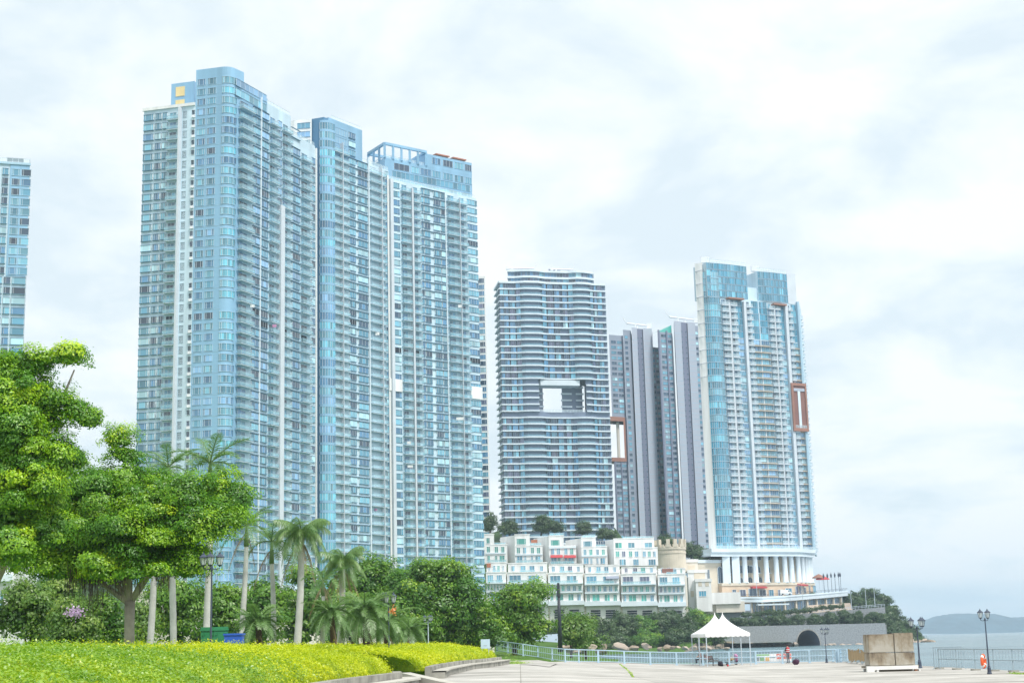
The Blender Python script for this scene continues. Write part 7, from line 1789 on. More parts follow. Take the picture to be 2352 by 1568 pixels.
# movable barriers, some boarded
def barrier(label, a, c, mname, h=1.12, boards=0, seed=0):
    a, c = Vector(a), Vector(c); o = thing('crowd_barrier', label, 'barrier', a, 0, 'movable barriers'); d = c-a; r_ = random.Random(seed)
    b = MB(); b.tube([(0, 0, 0.15), (0, 0, h), d + Vector((0, 0, h)), d + Vector((0, 0, 0.15)), (0, 0, 0.15)], 0.028, 6, cap=False)
    for q in (Vector((0, 0, 0)) + d*0.08, d*0.92): b.tube([q + Vector((-0.28, 0.0, 0.02)), q + Vector((0, 0, 0.2)), q + Vector((0.28, 0.0, 0.02))], 0.022, 5)
    part('frame', b, [mname], o)
    b = MB(); n = 12
    for i in range(1, n): q = d*(i/n); b.tube([q + Vector((0, 0, 0.15)), q + Vector((0, 0, h))], 0.011, 4)
    struct(part('bars', b, [mname], o), 'stuff')
    if boards:
        e = d.normalized(); L = d.length; w = L/boards
        for i in range(boards):
            m_ = MB(); m_.box(0.03, w-0.05, -0.02, 0.02, 0, h*r_.uniform(0.62, 0.85)); part('board', m_, ['board_tan'], o, d*(i/boards) + Vector((-0.06, 0, 0.22 + r_.uniform(-.05, .1))), math.atan2(e.y, e.x))
    return o
bl = lambda y: (29.5 - 0.088*(138-y), y, 0)
for i, (y0_, y1_, lb_, mn_, bd_) in enumerate(((137.8, 134.6, 'rusty open barrier next to the corner railing', 'board_tan', 3), (134.4, 131.2, 'second barrier from the corner, with brown boards', 'fence_grey', 4), (131, 127.8, 'third barrier from the corner, with brown boards', 'fence_grey', 4), (127.6, 124.4, 'fourth barrier from the corner, with brown boards', 'fence_grey', 3), (124.2, 121, 'white barrier with a leaning brown board', 'white_metal', 4), (120.8, 117.6, 'white barrier second from the concrete blocks', 'white_metal', 3), (117.4, 113.5, 'white barrier directly left of the concrete blocks', 'white_metal', 2))): barrier(lb_, bl(y0_), bl(y1_), mn_, 1.12, bd_, i)
barrier('tall grey barrier just right of the concrete blocks', (27.75, 103.2, 0), (29.3, 101.6, 0), 'fence_grey', 1.45, 0, 5)

# ------------------------------------------------------------------ tents
def tent(label, c, w, d, rz, he, ha):
    t = thing('canopy_tent', label, 'tent', c, rz, 'white peaked tents')
    b = MB(); n = 10; rows = []
    for j in range(n+1):
        a = j/n; k = (1-a)**1.75 if j < n else 0.012; rows.append((k, he + (ha-he)*a))
    for (k0, z0), (k1, z1) in zip(rows[:-1], rows[1:]):
        cs = [(-1, -1), (1, -1), (1, 1), (-1, 1)]
        for i in range(4):
            (x0, y0), (x1, y1) = cs[i], cs[(i+1) % 4]; m_ = 4
            for q in range(m_):
                f0, f1 = q/m_, (q+1)/m_; sag = lambda f, k: 0
                p = lambda f, k, z: ((x0+(x1-x0)*f)*w/2*k, (y0+(y1-y0)*f)*d/2*k, z)
                b.quad(p(f0, k0, z0), p(f1, k0, z0), p(f1, k1, z1), p(f0, k1, z1))
    part('canopy', b, ['canvas_white'], t, smooth=False)
    v = MB(); ns = 9
    for i in range(4):
        (x0, y0), (x1, y1) = [(-1, -1), (1, -1), (1, 1), (-1, 1)][i], [(1, -1), (1, 1), (-1, 1), (-1, -1)][i]
        for q in range(ns*5):
            f0, f1 = q/(ns*5), (q+1)/(ns*5); dz = lambda f: he - 0.22 - 0.10*abs(math.sin(f*ns*math.pi)); p = lambda f, z: ((x0+(x1-x0)*f)*(w/2+0.01), (y0+(y1-y0)*f)*(d/2+0.01), z)
            v.quad(p(f0, dz(f0)), p(f1, dz(f1)), p(f1, he+0.01), p(f0, he+0.01))
    part('valance', v, ['canvas_white'], t)
    for x, y in ((-1, -1), (1, -1), (1, 1), (-1, 1)):
        l = MB(); l.tube([(0, 0, 0), (0, 0, he-0.02)], 0.045, 6); l.box(-0.09, 0.09, -0.09, 0.09, 0, 0.02); part('leg', l, ['pale_metal'], t, (x*(w/2-0.06), y*(d/2-0.06), 0))
    fr = MB()
    for x0, y0, x1, y1 in ((-1, -1, 1, -1), (1, -1, 1, 1), (1, 1, -1, 1), (-1, 1, -1, -1)): fr.tube([(x0*(w/2-.06), y0*(d/2-.06), he-0.05), (x1*(w/2-.06), y1*(d/2-.06), he-0.05)], 0.03, 5)
    part('frame', fr, ['pale_metal'], t)
    return t
qt = zxy(1700, 1500, 5.345)
cz = P(1664, 1500, 138.0); wt = 4.0
he = P(*qt(650, 440), 138).z; ha = P(*qt(615, 155), 138).z
tent('white peaked canopy tent, the nearer of two', (cz.x, 138.0, 0), wt, wt, 0.06, he, ha)
c1 = P(1638.5, 1500, 146.5)
tent('white peaked canopy tent, the farther of two', (c1.x, 146.5-2.4, 0), wt, wt, 0.06, he+0.02, P(*qt(463, 160), 144).z)

# ------------------------------------------------------------------ benches, bags, people
def bench(label, p, rz):
    t = thing('park_bench', label, 'bench', p, rz, 'benches under the tents'); L = 1.5
    for i in range(5): m_ = MB(); m_.box(-L/2, L/2, -0.22+i*0.09, -0.15+i*0.09, 0.42, 0.455); part('seat_slat', m_, ['wood_slat'], t)
    for i in range(4): m_ = MB(); z = 0.52 + i*0.1; y = 0.24 + i*0.03; m_.box(-L/2, L/2, y, y+0.03, z, z+0.075); part('back_slat', m_, ['wood_slat'], t)
    for s in (-1, 1):
        m_ = MB(); x = s*(L/2-0.08); m_.tube([(x, -0.26, 0), (x, -0.2, 0.41), (x, 0.2, 0.41), (x, 0.34, 0.93)], 0.03, 5); m_.tube([(x, 0.3, 0), (x, 0.2, 0.41)], 0.03, 5); m_.tube([(x, -0.22, 0.41), (x, -0.27, 0.55), (x, -0.2, 0.66), (x, 0.24, 0.64)], 0.026, 5); m_.tube([(x, -0.1, 0.5), (x, 0.0, 0.6), (x, 0.1, 0.5)], 0.018, 5); part('bench_end', m_, ['dark_metal'], t)
    return t
b1p = G(*qt(285, 848)); b2p = G(*qt(445, 872))
bench('dark bench with a seated person under the tents', (b1p.x, b1p.y, 0), R(-80)); bench('empty wooden bench with iron arms under the nearer tent', (b2p.x, b2p.y, 0), R(62))
def person(name, label, p, rz, J, E, cols, extra):
    """skin-modifier figure from joints J (name -> (x,y,z,r)) and bones E; colours by joint-nearest region"""
    t = thing('person', label, 'person', p, rz)
    ks = list(J); me = bpy.data.meshes.new('body'); me.from_pydata([J[k][:3] for k in ks], [(ks.index(a), ks.index(b)) for a, b in E], []); o = bpy.data.objects.new('tmp', me); COL.objects.link(o)
    md = o.modifiers.new('s', 'SKIN')
    for i, k in enumerate(ks): me.skin_vertices[0].data[i].radius = (J[k][3], J[k][3]); me.skin_vertices[0].data[i].use_root = (k == 'pelvis')
    o.modifiers.new('d', 'SUBSURF').levels = 2; o.modifiers['d'].render_levels = 2
    dg = bpy.context.evaluated_depsgraph_get(); ev = o.evaluated_get(dg); nm = bpy.data.meshes.new_from_object(ev); bpy.data.objects.remove(o)
    nm.name = 'body'; nm.materials.clear()
    mats_ = list(dict.fromkeys(cols.values()))
    for m_ in mats_: nm.materials.append(MATS[m_])
    segs = [(Vector(J[a][:3]), Vector(J[b][:3]), cols.get((a, b), cols['*'])) for a, b in E]
    for f in nm.polygons:
        c = f.center; best = None
        for a, b, m_ in segs:
            ab = b-a; tt = max(0, min(1, (c-a).dot(ab)/max(1e-6, ab.length_squared))); d = (c-(a+ab*tt)).length
            if best is None or d < best[0]: best = (d, m_)
        f.material_index = mats_.index(best[1]); f.use_smooth = True
    link('body', nm, t)
    for nmz, mb, m_, sm_ in extra: part(nmz, mb, [m_] if isinstance(m_, str) else m_, t, smooth=sm_)
    return t
def stand_joints(sit=False):
    if not sit:
        J = dict(pelvis=(0, 0, .95, .14), belly=(0, 0, 1.1, .14), chest=(0, .01, 1.32, .155), neck=(0, 0, 1.48, .06), head=(0, -.02, 1.6, .09), crown=(0, -.01, 1.7, .075),
                 sl=(-.19, 0, 1.4, .065), el=(-.25, -.04, 1.14, .048), hl=(-.16, -.24, 1.08, .036), sr=(.19, 0, 1.4, .065), er=(.25, -.06, 1.14, .048), hr=(.12, -.3, 1.16, .036),
                 kl=(-.1, -.02, .5, .07), al=(-.11, .02, .09, .045), tl=(-.12, -.14, .04, .04), kr=(.11, .0, .5, .07), ar=(.12, .04, .09, .045), tr=(.13, -.12, .04, .04), tpl=(-.09, 0, .86, .095), tpr=(.09, 0, .86, .095))
    else:
        J = dict(pelvis=(0, 0, .55, .15), belly=(0, -.02, .7, .15), chest=(0, -.05, .94, .16), neck=(0, -.08, 1.1, .06), head=(0, -.12, 1.21, .09), crown=(0, -.11, 1.31, .075),
                 sl=(-.19, -.05, 1.02, .065), el=(-.24, -.14, .78, .05), hl=(-.1, -.36, .7, .04), sr=(.19, -.05, 1.02, .065), er=(.24, -.14, .78, .05), hr=(.1, -.36, .72, .04),
                 kl=(-.12, -.44, .52, .075), al=(-.12, -.42, .09, .05), tl=(-.12, -.56, .04, .04), kr=(.12, -.44, .52, .075), ar=(.12, -.4, .09, .05), tr=(.12, -.54, .04, .04), tpl=(-.1, -.06, .53, .1), tpr=(.1, -.06, .53, .1))
    E = [('pelvis', 'belly'), ('belly', 'chest'), ('chest', 'neck'), ('neck', 'head'), ('head', 'crown'), ('chest', 'sl'), ('sl', 'el'), ('el', 'hl'), ('chest', 'sr'), ('sr', 'er'), ('er', 'hr'), ('pelvis', 'tpl'), ('tpl', 'kl'), ('kl', 'al'), ('al', 'tl'), ('pelvis', 'tpr'), ('tpr', 'kr'), ('kr', 'ar'), ('ar', 'tr')]
    return J, E
def hands_and_face(J):
    out_ = []
    hb = MB()
    for h_, e_ in (('hl', 'el'), ('hr', 'er')):
        p = Vector(J[h_][:3]); d = (p - Vector(J[e_][:3])).normalized(); s = d.cross(Vector((0, 0, 1))).normalized()
        for i in range(4): hb.tube([p + s*(i-1.5)*.019, p + s*(i-1.5)*.021 + d*.05 - Vector((0, 0, .012)), p + s*(i-1.5)*.02 + d*.075 - Vector((0, 0, .045))], [.0105, .0095, .007], 5)
        hb.tube([p - s*.035, p - s*.05 + d*.03, p - s*.035 + d*.055], [.012, .01, .008], 5)
    out_.append(('fingers', hb, 'skin', True))
    hd = Vector(J['head'][:3]); fm = MB(); fm.tube([hd + Vector((0, -.085, .03)), hd + Vector((0, -.115, -.005)), hd + Vector((0, -.09, -.015))], [.01, .016, .012], 5)
    for s in (-1, 1): fm.tube([hd + Vector((s*.088, 0.0, .03)), hd + Vector((s*.1, .01, 0)), hd + Vector((s*.086, 0, -.03))], [.012, .018, .01], 5)
    out_.append(('nose_and_ears', fm, 'skin', True))
    em = MB()
    for s in (-1, 1): em.lathe([(.004, hd.z+.024), (.013, hd.z+.032), (.004, hd.z+.04)], 6, (hd.x+s*.034, hd.y-.082))
    em.box(hd.x-.025, hd.x+.025, hd.y-.09, hd.y-.078, hd.z-.045, hd.z-.037); out_.append(('eyes_and_mouth', em, 'hair', False))
    return out_
def hair_mb(J, cap=False):
    c = Vector(J['crown'][:3]); m_ = MB(); m_.lathe([(.098, c.z-.10), (.108, c.z-.04), (.10, c.z+.02), (.07, c.z+.06), (.02, c.z+.078)], 12, (c.x, c.y+.012)); 
    if cap: m_.box(c.x-.08, c.x+.08, c.y-.2, c.y-.05, c.z-.03, c.z-.015)
    return m_
J, E = stand_joints()
vest = MB(); vest.lathe([(.185, .98), (.19, 1.1), (.2, 1.3), (.19, 1.4), (.11, 1.47)], 12); vest.v = [(x, y*.82, z) for x, y, z in vest.v]
straps = MB()
for zz in (1.08, 1.24): straps.lathe([(.206, zz), (.206, zz+.045)], 12); 
straps.v = [(x, y*.84, z) for x, y, z in straps.v]
pf = G(1842, 1525); ex = [('cap', hair_mb(J, True), 'black_cloth', True), ('vest', vest, 'red_cloth', True), ('vest_band', straps, 'canvas_white', False)] + hands_and_face(J)
person('fisherman', 'person in a red life vest and dark cap fishing over the railing', (pf.x, 141.0, 0), R(-150), J, E, {'*': 'grey_cloth', ('neck', 'head'): 'skin', ('head', 'crown'): 'skin', ('el', 'hl'): 'skin', ('er', 'hr'): 'skin', ('chest', 'sl'): 'black_cloth', ('sl', 'el'): 'black_cloth', ('chest', 'sr'): 'black_cloth', ('sr', 'er'): 'black_cloth'}, ex)
hx = Vector((pf.x, 141.0, 0)) + Matrix.Rotation(R(-150), 3, 'Z') @ Vector((0, -.29, 1.1))
tip = P(1864, 1437, 150); rod = MB(); rod.tube([(tip-hx)*-0.06, (tip-hx)*0.5 + Vector((0, 0, .1)), tip-hx], [.018, .012, .005], 5); rod.lathe([(.03, -.07), (.045, -.04), (.03, -.01)], 8)
tag(part('fishing_rod', rod, ['dark_metal'], None, hx), 'long thin fishing rod held up by the person in the red vest', 'fishing rod')
J, E = stand_joints(True); ex = [('hair', hair_mb(J), 'hair', True)] + hands_and_face(J)
person('sitter', 'person in dark red sitting on the bench under the tents', (b1p.x - 0.05, b1p.y, -0.02), R(-80), J, E, {'*': 'black_cloth', ('neck', 'head'): 'skin', ('head', 'crown'): 'skin', ('el', 'hl'): 'skin', ('er', 'hr'): 'skin', ('belly', 'chest'): 'brown_wall', ('chest', 'sl'): 'brown_wall', ('chest', 'sr'): 'brown_wall', ('sl', 'el'): 'brown_wall', ('sr', 'er'): 'brown_wall'}, ex)
def bag(label, p, s, mname, seed, handle=True):
    t = thing('bag', label, 'bag', p); m_ = rock_mb((s[0], s[1], s[2]), seed); part('bag_body', m_, [mname], t, (0, 0, s[2]*0.7), smooth=True)
    if handle: h_ = MB(); h_.tube([(-s[0]*.5, 0, s[2]*1.2), (-s[0]*.3, 0, s[2]*1.75), (s[0]*.3, 0, s[2]*1.75), (s[0]*.5, 0, s[2]*1.2)], .018, 5); part('handle', h_, [mname], t)
g_ = G(*qt(322, 815)); bag('red bag hanging beside the seated person', (b1p.x+.55, b1p.y-.3, 0.42), (.22, .14, .2), 'red_bag', 1)
g_ = G(*qt(540, 882)); bag('black bag lying on the ground before the bench', (g_.x, g_.y, 0), (.42, .3, .26), 'black_cloth', 2); g_ = G(*qt(640, 882)); bag('small red pouch on the ground beside the black bag', (g_.x, g_.y, 0), (.13, .1, .1), 'red_bag', 3, False)
g_ = G(*qt(1562, 858)); bag('large plum coloured bag at the feet of the fisherman', (g_.x, g_.y, 0), (.42, .26, .3), 'plum_bag', 4)
# hand cart with sack
g_ = G(*qt(690, 858)); t = thing('hand_cart', 'small hand cart loaded with a tan sack and pink cloth', 'cart', (g_.x, g_.y, 0))
m_ = MB(); m_.box(-.6, .6, -.3, .3, .22, .27); m_.tube([(.58, 0, .25), (.62, 0, 1.0)], .02, 5); part('platform', m_, ['dark_metal'], t)
for x in (-.42, .42):
    for y in (-.28, .28): w_ = MB(); w_.tube([(x, y-.03, .1), (x, y+.03, .1)], .1, 12); part('wheel', w_, ['tyre'], t)
tag(part('sack', rock_mb((.42, .3, .28), 9), ['sack_tan'], None, (g_.x-.12, g_.y, .5), smooth=True), 'tan sack lying on the hand cart', 'sack'); tag(part('cloth_bundle', rock_mb((.28, .25, .42), 12), ['pink_cloth'], None, (g_.x+.42, g_.y, .62), smooth=True), 'pink bundle standing on the hand cart', 'bundle')
# banner on the railing
a = P(1734, 1519, FRONT[0].y-0.4); yb_ = FRONT[5].y - 0.16; a = P(1734, 1519.5, yb_); c = P(1818, 1499, yb_); w, h_ = c.x-a.x, c.z-a.z
t = thing('banner', 'white printed banner with small pictures tied to the railing', 'banner', (a.x, yb_, a.z)); m_ = MB(); m_.box(0, w, -.01, .01, 0, h_); part('sheet', m_, ['canvas_white'], t)
pr = MB(); mi = ['green_print', 'orange_print', 'grey_print', 'red_print', 'canvas_white']
pr.box(.03*w, .12*w, -.016, -.011, .12*h_, .62*h_, 2); pr.box(.14*w, .25*w, -.016, -.011, .12*h_, .62*h_, 0); pr.box(.29*w, .39*w, -.016, -.011, .1*h_, .66*h_, 1); pr.box(.40*w, .56*w, -.016, -.011, .45*h_, .6*h_, 2); pr.box(.0*w, .4*w, -.014, -.011, .74*h_, .97*h_, 0)
for i in range(3):
    x0 = (.585 + i*.138)*w; pr.box(x0, x0+.125*w, -.016, -.011, .32*h_, .97*h_, 3); pr.tube([(x0+.02*w, -.02, .45*h_), (x0+.1*w, -.02, .85*h_)], .022*h_, 4, 4); pr.lathe([(.001, 0), (.03, .01)], 5, (x0, 0), 4); pr.box(x0+.03*w, x0+.09*w, -.021, -.017, .72*h_, .8*h_, 4)
struct(part('print', pr, mi, t), 'stuff')
# stained concrete blocks on a white steel stand
y0 = G(2050, 1541).y; Xa, Xb = P(1997, 1500, y0).x, P(2101.5, 1500, y0).x; zb_, zt_ = P(2050, 1527, y0).z, P(2050, 1455, y0).z; xm = P(2055.5, 1490, y0).x; zm_ = P(2050, 1497.5, y0).z
def blockmesh(w, d, h, seed):
    r_ = random.Random(seed); b = MB(); bm = bmesh.new(); bmesh.ops.create_cube(bm, size=1); bmesh.ops.scale(bm, vec=(w, d, h), verts=bm.verts); bmesh.ops.bevel(bm, geom=bm.edges[:], offset=.03, segments=2, affect='EDGES'); bmesh.ops.subdivide_edges(bm, edges=[e for e in bm.edges if e.calc_length() > .4], cuts=5, use_grid_fill=True)
    for v in bm.verts: v.co += Vector((r_.uniform(-1, 1), r_.uniform(-1, 1), r_.uniform(-1, 1)))*.007
    b.v = [tuple(v.co) for v in bm.verts]; b.f = [tuple(x.index for x in f.verts) for f in bm.faces]; b.m = [0]*len(b.f); bm.free(); return b
def mat_stained():
    m, t, b = _nodes('stained_block'); N = t.nodes.new; L = t.links.new; tc = N('ShaderNodeTexCoord'); mp = N('ShaderNodeMapping'); mp.inputs['Scale'].default_value = (1.3, 1.3, .7); L(tc.outputs['Object'], mp.inputs[0]); oi = N('ShaderNodeObjectInfo'); L(oi.outputs['Location'], mp.inputs['Location'])
    n = N('ShaderNodeTexNoise'); n.inputs['Scale'].default_value = 1.0; n.inputs['Detail'].default_value = 8; n.inputs['Roughness'].default_value = .65; L(mp.outputs[0], n.inputs['Vector']); sp = N('ShaderNodeSeparateXYZ'); L(tc.outputs['Object'], sp.inputs[0])
    ma = N('ShaderNodeMath'); ma.operation = 'MULTIPLY_ADD'; ma.inputs[1].default_value = -.22; L(sp.outputs['Z'], ma.inputs[0]); L(n.outputs[0], ma.inputs[2])
    r = N('ShaderNodeValToRGB'); cr = r.color_ramp; cr.elements[0].position = .24; cr.elements[0].color = (.11, .075, .05, 1); cr.elements[1].position = .62; cr.elements[1].color = (.44, .41, .35, 1); e = cr.elements.new(.42); e.color = (.30, .25, .18, 1); L(ma.outputs[0], r.inputs[0]); L(r.outputs[0], b.inputs['Base Color']); b.inputs['Roughness'].default_value = .95
    n2 = N('ShaderNodeTexNoise'); n2.inputs['Scale'].default_value = 14; L(tc.outputs['Object'], n2.inputs['Vector']); bp = N('ShaderNodeBump'); bp.inputs['Strength'].default_value = .5; bp.inputs['Distance'].default_value = .03; L(n2.outputs[0], bp.inputs['Height']); L(bp.outputs[0], b.inputs['Normal']); MATS['stained_block'] = m
mat_stained()
for i, (x0, x1, z0, z1, lb) in enumerate(((Xa, xm-.02, zb_, zm_-.015, 'lower left stained concrete block of the stack of four'), (xm+.02, Xb, zb_, zm_-.015, 'lower right stained concrete block of the stack of four'), (Xa, xm-.02, zm_+.015, zt_, 'upper left stained concrete block of the stack of four, darkest at its top'), (xm+.02, Xb-.02, zm_+.015, zt_+.05, 'upper right stained concrete block of the stack of four'))):
    o = part('concrete_block', blockmesh(x1-x0, 1.5, z1-z0, i), ['stained_block'], None, ((x0+x1)/2, y0+.85, (z0+z1)/2)); tag(o, lb, 'concrete block', 'stacked concrete blocks')
t = thing('steel_stand', 'low white steel stand with rust under the concrete blocks', 'stand', ((Xa+Xb)/2, y0+.8, 0)); w = Xb-Xa+.5
m_ = MB(); m_.box(-w/2+.5, w/2-.12, -.88, -.7, zb_-.26, zb_-.03); part('front_beam', m_, ['white_paint'], t); m_ = MB(); m_.box(-w/2+.02, w/2-.02, -.68, .8, zb_-.16, zb_-.012); part('deck', m_, ['old_concrete'], t)
for x0, x1, mm in ((-w/2, -w/2+.48, 'white_paint'), (-w/2+.62, -w/2+.76, 'white_paint'), (w/2-.36, w/2-.2, 'rust'), (w/2-.1, w/2, 'white_paint')): m_ = MB(); m_.box(x0, x1, -.95, -.6, 0, zb_-.28 if x0 > -w/2 else zb_-.02); part('leg', m_, [mm], t)
for x0 in (-w/2+.1, w/2-.3): m_ = MB(); m_.box(x0, x0+.2, .5, .75, 0, zb_-.2); part('leg', m_, ['white_paint'], t)
m_ = MB(); m_.box(-w/2+.9, w/2-.4, -.4, .6, 0, zb_-.2); part('plinth', m_, ['old_concrete'], t)
# lifebuoy on the lamp
lb_ = P(2259, 1517.5, lp.y-.15); m_ = MB(); n1_, n2_ = 28, 10
def torus(R_, r_, seg=(0, 1), mi=0, mb=None):
    mb = mb or MB(); base = len(mb.v); k = 28; s0, s1 = seg; cnt = max(2, int(k*(s1-s0)))
    for i in range(cnt+1):
        a = 2*math.pi*(s0 + (s1-s0)*i/cnt)
        for j in range(10): q = 2*math.pi*j/10; mb.v.append(((R_ + r_*math.cos(q))*math.cos(a), r_*math.sin(q)*.75, (R_ + r_*math.cos(q))*math.sin(a)))
    for i in range(cnt):
        for j in range(10): a0 = base+i*10+j; a1 = base+i*10+(j+1) % 10; mb.f.append((a0, a1, a1+10, a0+10)); mb.m.append(mi)
    return mb
t = thing('lifebuoy', 'orange lifebuoy ring hung beside the dark lamp post', 'lifebuoy', lb_, R(58)); part('ring', torus(.31, .115), ['lifebuoy_orange'], t, smooth=True)
for k in range(4): part('band', torus(.31, .119, (k/4-.03+.125, k/4+.03+.125)), ['canvas_white'], t, smooth=True)
m_ = MB(); m_.tube([(0, .02, .3), (.2, .2, .36)], .015, 5); part('hook', m_, ['dark_metal'], t)
# bins behind the hedge
def bin_(label, u, Y, v_top, w, mname, s=1.0):
    p = P(u, v_top, Y); z0 = gz(p.x, Y); h_ = p.z-z0; t = thing('wheeled_bin', label, 'bin', (p.x, p.y, z0), R(12)); b = MB()
    b.v = []; wb = w*.8
    for (ww, z) in ((wb, .15), (w, h_-.2)): b.v += [(-ww/2, -ww*.36, z), (ww/2, -ww*.36, z), (ww/2, ww*.36, z), (-ww/2, ww*.36, z)]
    b.f = [(0, 1, 5, 4), (1, 2, 6, 5), (2, 3, 7, 6), (3, 0, 4, 7), (4, 5, 6, 7), (3, 2, 1, 0)]; b.m = [0]*6; part('bin_body', b, [mname], t)
    b = MB(); b.box(-w*.54, w*.54, -w*.42, w*.42, h_-.195, h_-.12); b.box(-w*.5, w*.5, -w*.36, w*.38, h_-.118, h_-.03); part('lid', b, [mname], t)
    for x in (-1, 1): m_ = MB(); m_.tube([(x*wb*.4, wb*.34, .12), (x*wb*.5, wb*.34, .12)], .12, 12); part('wheel', m_, ['tyre'], t); m_ = MB(); m_.tube([(x*w*.2, -w*.44, h_-.3), (x*w*.3, -w*.48, h_-.3), (x*w*.38, -w*.44, h_-.3)], .02, 5); part('handle', m_, [mname], t)
bin_('green wheeled bin left of the pair behind the lamp post', 480, 69, 1438, .72, 'bin_green'); bin_('green wheeled bin right of the pair behind the lamp post', 508, 68, 1437, .62, 'bin_green')
p = P(540, 1458, 67); bx = thing('storage_tub', 'blue plastic tub lying beside the green bins', 'tub', (p.x, p.y, .8)); b = MB(); hh = p.z-.8+.08; b.box(-.42, .35, -.3, .3, 0, hh-.08); part('tub', b, ['bin_blue'], bx); b = MB(); b.box(-.46, .39, -.34, .34, hh-.078, hh); part('lid', b, ['bin_blue'], bx)
# pale blue information board at the end of the hedge
p = P(1115, 1490, 121); t = thing('information_board', 'pale blue information board at the end of the golden hedge', 'sign', (p.x, p.y, .8)); zt_ = P(1115, 1467, 121).z-.8; b = MB(); b.box(-.36, .36, -.05, .05, zt_-.72, zt_); part('panel', b, ['sign_blue'], t, rz=.15); b = MB(); b.box(-.15, .12, -.056, -.05, zt_-.52, zt_-.47); part('lettering', b, ['grey_print'], t, rz=.15)
for x in (-.25, .25): b = MB(); b.tube([(x, 0, 0), (x, 0, zt_-.7)], .035, 6); part('leg', b, ['pale_metal'], t)
# tall black pole on the bank
p = P(1287, 1489, 196); pt_ = P(1282, 1338, 196); t = thing('black_pole', 'tall tapering black pole on the bank before the white blocks', 'pole', (p.x, p.y, p.z-.4)); hh = pt_.z-p.z+.4; dx = 0
b = MB(); b.tube([(0, 0, 0), (dx*.5, 0, hh*.5), (dx, 0, hh*.82)], [.32, .24, .17], 10); part('shaft', b, ['dark_metal'], t, smooth=True); b = MB(); b.tube([(dx, 0, hh*.8), (dx, 0, hh*.84), (dx*1.2, 0, hh)], [.26, .24, .15], 8); part('head', b, ['dark_metal'], t)
# van and parasol on the terrace
qv = zxy(1700, 1360, 5.345)
p = P(*qv(1415, 676), 668); t = thing('white_van', 'white van parked on the terrace before the columned building', 'van', (p.x, p.y-0.0, p.z)); b = MB(); prof = [(-2.4, .35), (2.5, .35), (2.5, 1.0), (1.9, 1.25), (1.3, 2.2), (-2.4, 2.25)]
n_ = len(prof); b.v = [(x, -.95, z) for x, z in prof] + [(x, .95, z) for x, z in prof]; b.f = [tuple(range(n_)), tuple(range(2*n_-1, n_-1, -1))] + [((i+1) % n_, i, i+n_, (i+1) % n_+n_) for i in range(n_)]; b.m = [0]*len(b.f); part('van_body', b, ['white_paint'], t)
b = MB(); b.quad((1.0, -.97, 1.25), (1.7, -.97, 1.25), (1.28, -.97, 2.0), (1.0, -.97, 2.0)); part('side_window', b, ['glass_dark'], t); b = MB(); b.quad((1.93, -.85, 1.27), (1.93, .85, 1.27), (1.35, .8, 2.15), (1.35, -.8, 2.15)); part('windscreen', b, ['glass_dark'], t)
for x in (-1.5, 1.6):
    for y in (-.92, .92): w_ = MB(); w_.tube([(x, y-.1, .34), (x, y+.1, .34)], .34, 14); part('wheel', w_, ['tyre'], t)
for i, (x, yb_) in enumerate(((1912, 560), (1862, 540))):
    p = P(*qv(x, yb_), 694); t = thing('parasol', ['red parasol at the end of the columned building', 'dull red parasol half hidden behind the other one'][i], 'parasol', (p.x, p.y, p.z-2)); b = MB(); b.lathe([(3.2, 5.0), (3.0, 5.5), (1.6, 6.2), (.1, 6.9)], 8); part('canopy', b, ['red_cloth' if i == 0 else 'orange_panel'], t); b = MB(); b.tube([(0, 0, 0), (0, 0, 6.8)], .09, 6); part('pole', b, ['pale_metal'], t)
far_tree('dark clipped tree group on the terrace under the red parasol', 1868, 1362, 1384, 20, 680, 130, 'leaf_far', 'terrace_tree', 0.5, 0.7, 1.0, 'terrace planting')
# line of weeds in the plaza joint and a tuft by the railing
def weeds(label, pts, w, n, seed):
    rng = np.random.default_rng(seed); seg = rng.integers(0, len(pts)-1, n); tt = rng.random((n, 1)); A_ = np.array([list(p) for p in pts]); c = A_[seg]*(1-tt) + A_[seg+1]*tt; c += rng.normal(size=(n, 3))*np.array([w, w*2, .02]); c[:, 2] = np.array([gz(x, y) for x, y in c[:, :2]]) + np.abs(rng.normal(size=n))*.035 + .01
    me = leaves_mesh('weeds', c, rng.normal(size=(n, 3)) + np.array([0, -.6, .7]), rng.uniform(.04, .11, n), rng.random(n), 'leaf_hedge_green', rng); o = link('weeds', me); o['label'] = label; o['category'] = 'weeds'; struct(o, 'stuff')
weeds('thin line of yellow green weeds in a plaza joint', [G(1423, 1525, .35), G(1436, 1538, .3), G(1448, 1556, .25), G(1455, 1572, .2)], .035, 420, 1); weeds('tuft of weeds by the right railing', [G(2325, 1546), G(2352, 1548)], .12, 260, 2); weeds('patch of weeds beside the footpath', [G(1160, 1512, .8), G(1185, 1520, .8), G(1190, 1524, .8)], .5, 1600, 3); 
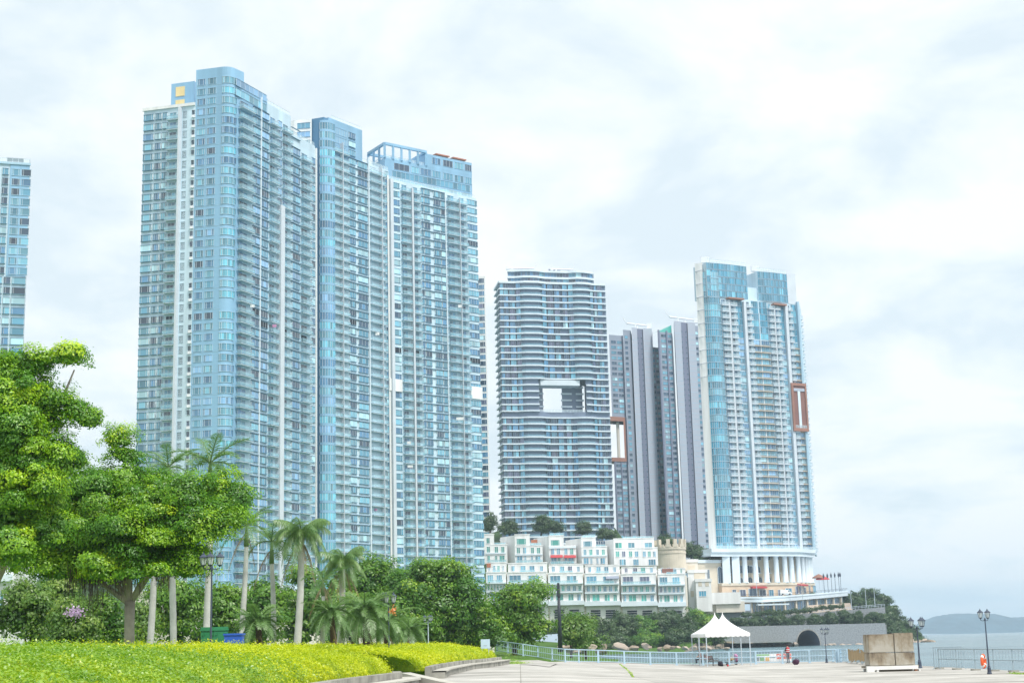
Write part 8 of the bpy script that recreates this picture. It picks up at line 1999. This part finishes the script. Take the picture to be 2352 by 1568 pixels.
# laundry hung out on tower balconies
def cloth(label, u, v, Y, w, h, mname, k):
    p = P(u, v, Y); b = MB(); n = 6
    for i in range(n):
        x0, x1 = w*i/n, w*(i+1)/n; d0, d1 = 0.05*math.sin(i*1.7+k), 0.05*math.sin((i+1)*1.7+k); b.quad((x0, d0, -h*(1-0.05*(i % 2))), (x1, d1, -h*(1-0.05*((i+1) % 2))), (x1, d1*0.3, 0), (x0, d0*0.3, 0))
    tag(part('laundry', b, [mname], None, p), label, 'laundry', 'laundry on the balconies')
for k, (u, v, Y, w, h, mn, lb) in enumerate(((1048, 958, 521.5, 2.6, 1.0, 'canvas_white', 'wide white sheet hung on an upper right balcony of the pergola tower'), (935, 1013, 505.5, 1.3, 1.0, 'canvas_white', 'white cloth on a left balcony of the pergola tower, mid height'), (936, 1068, 505.5, 1.8, 0.8, 'canvas_white', 'white cloth on a left balcony of the pergola tower, lower down'), (941, 1070, 505.7, 0.9, 0.7, 'pink_cloth', 'pink cloth beside a white one on the pergola tower'), (862, 763, 497.5, 1.4, 1.0, 'canvas_white', 'white cloth on a balcony of the middle blue tower'), (860, 1167, 497.5, 0.9, 0.8, 'pink_cloth', 'pink cloth on a low balcony of the middle blue tower'), (626, 745, 446.0, 1.2, 0.9, 'pink_cloth', 'pink cloth on a balcony of the tallest tower'), (575, 700, 435.0, 1.3, 0.8, 'canvas_white', 'white cloth on a balcony near the corner of the tallest tower'), (870, 535, 498.0, 1.6, 0.9, 'sign_blue', 'pale blue cloth high on the middle blue tower'), (1052, 700, 521.8, 1.2, 1.0, 'canvas_white', 'white cloth high on the right balconies of the pergola tower'))): cloth(lb, u, v, Y, w, h, mn, k)
# ------------------------------------------------------------------ air
hz = MB(); hz.box(-9000, 9000, -250, 12000, SEA-1.0, 262.0); hm = bpy.data.materials.new('haze'); hm.use_nodes = True; ht = hm.node_tree; ht.nodes.clear(); pv = ht.nodes.new('ShaderNodeVolumePrincipled'); pv.inputs['Color'].default_value = (0.72, 0.87, 1.0, 1); pv.inputs['Density'].default_value = 0.00014; pv.inputs['Anisotropy'].default_value = 0.2; ho = ht.nodes.new('ShaderNodeOutputMaterial'); ht.links.new(pv.outputs[0], ho.inputs['Volume']); MATS['haze'] = hm
struct(part('haze', hz, ['haze']), 'stuff')
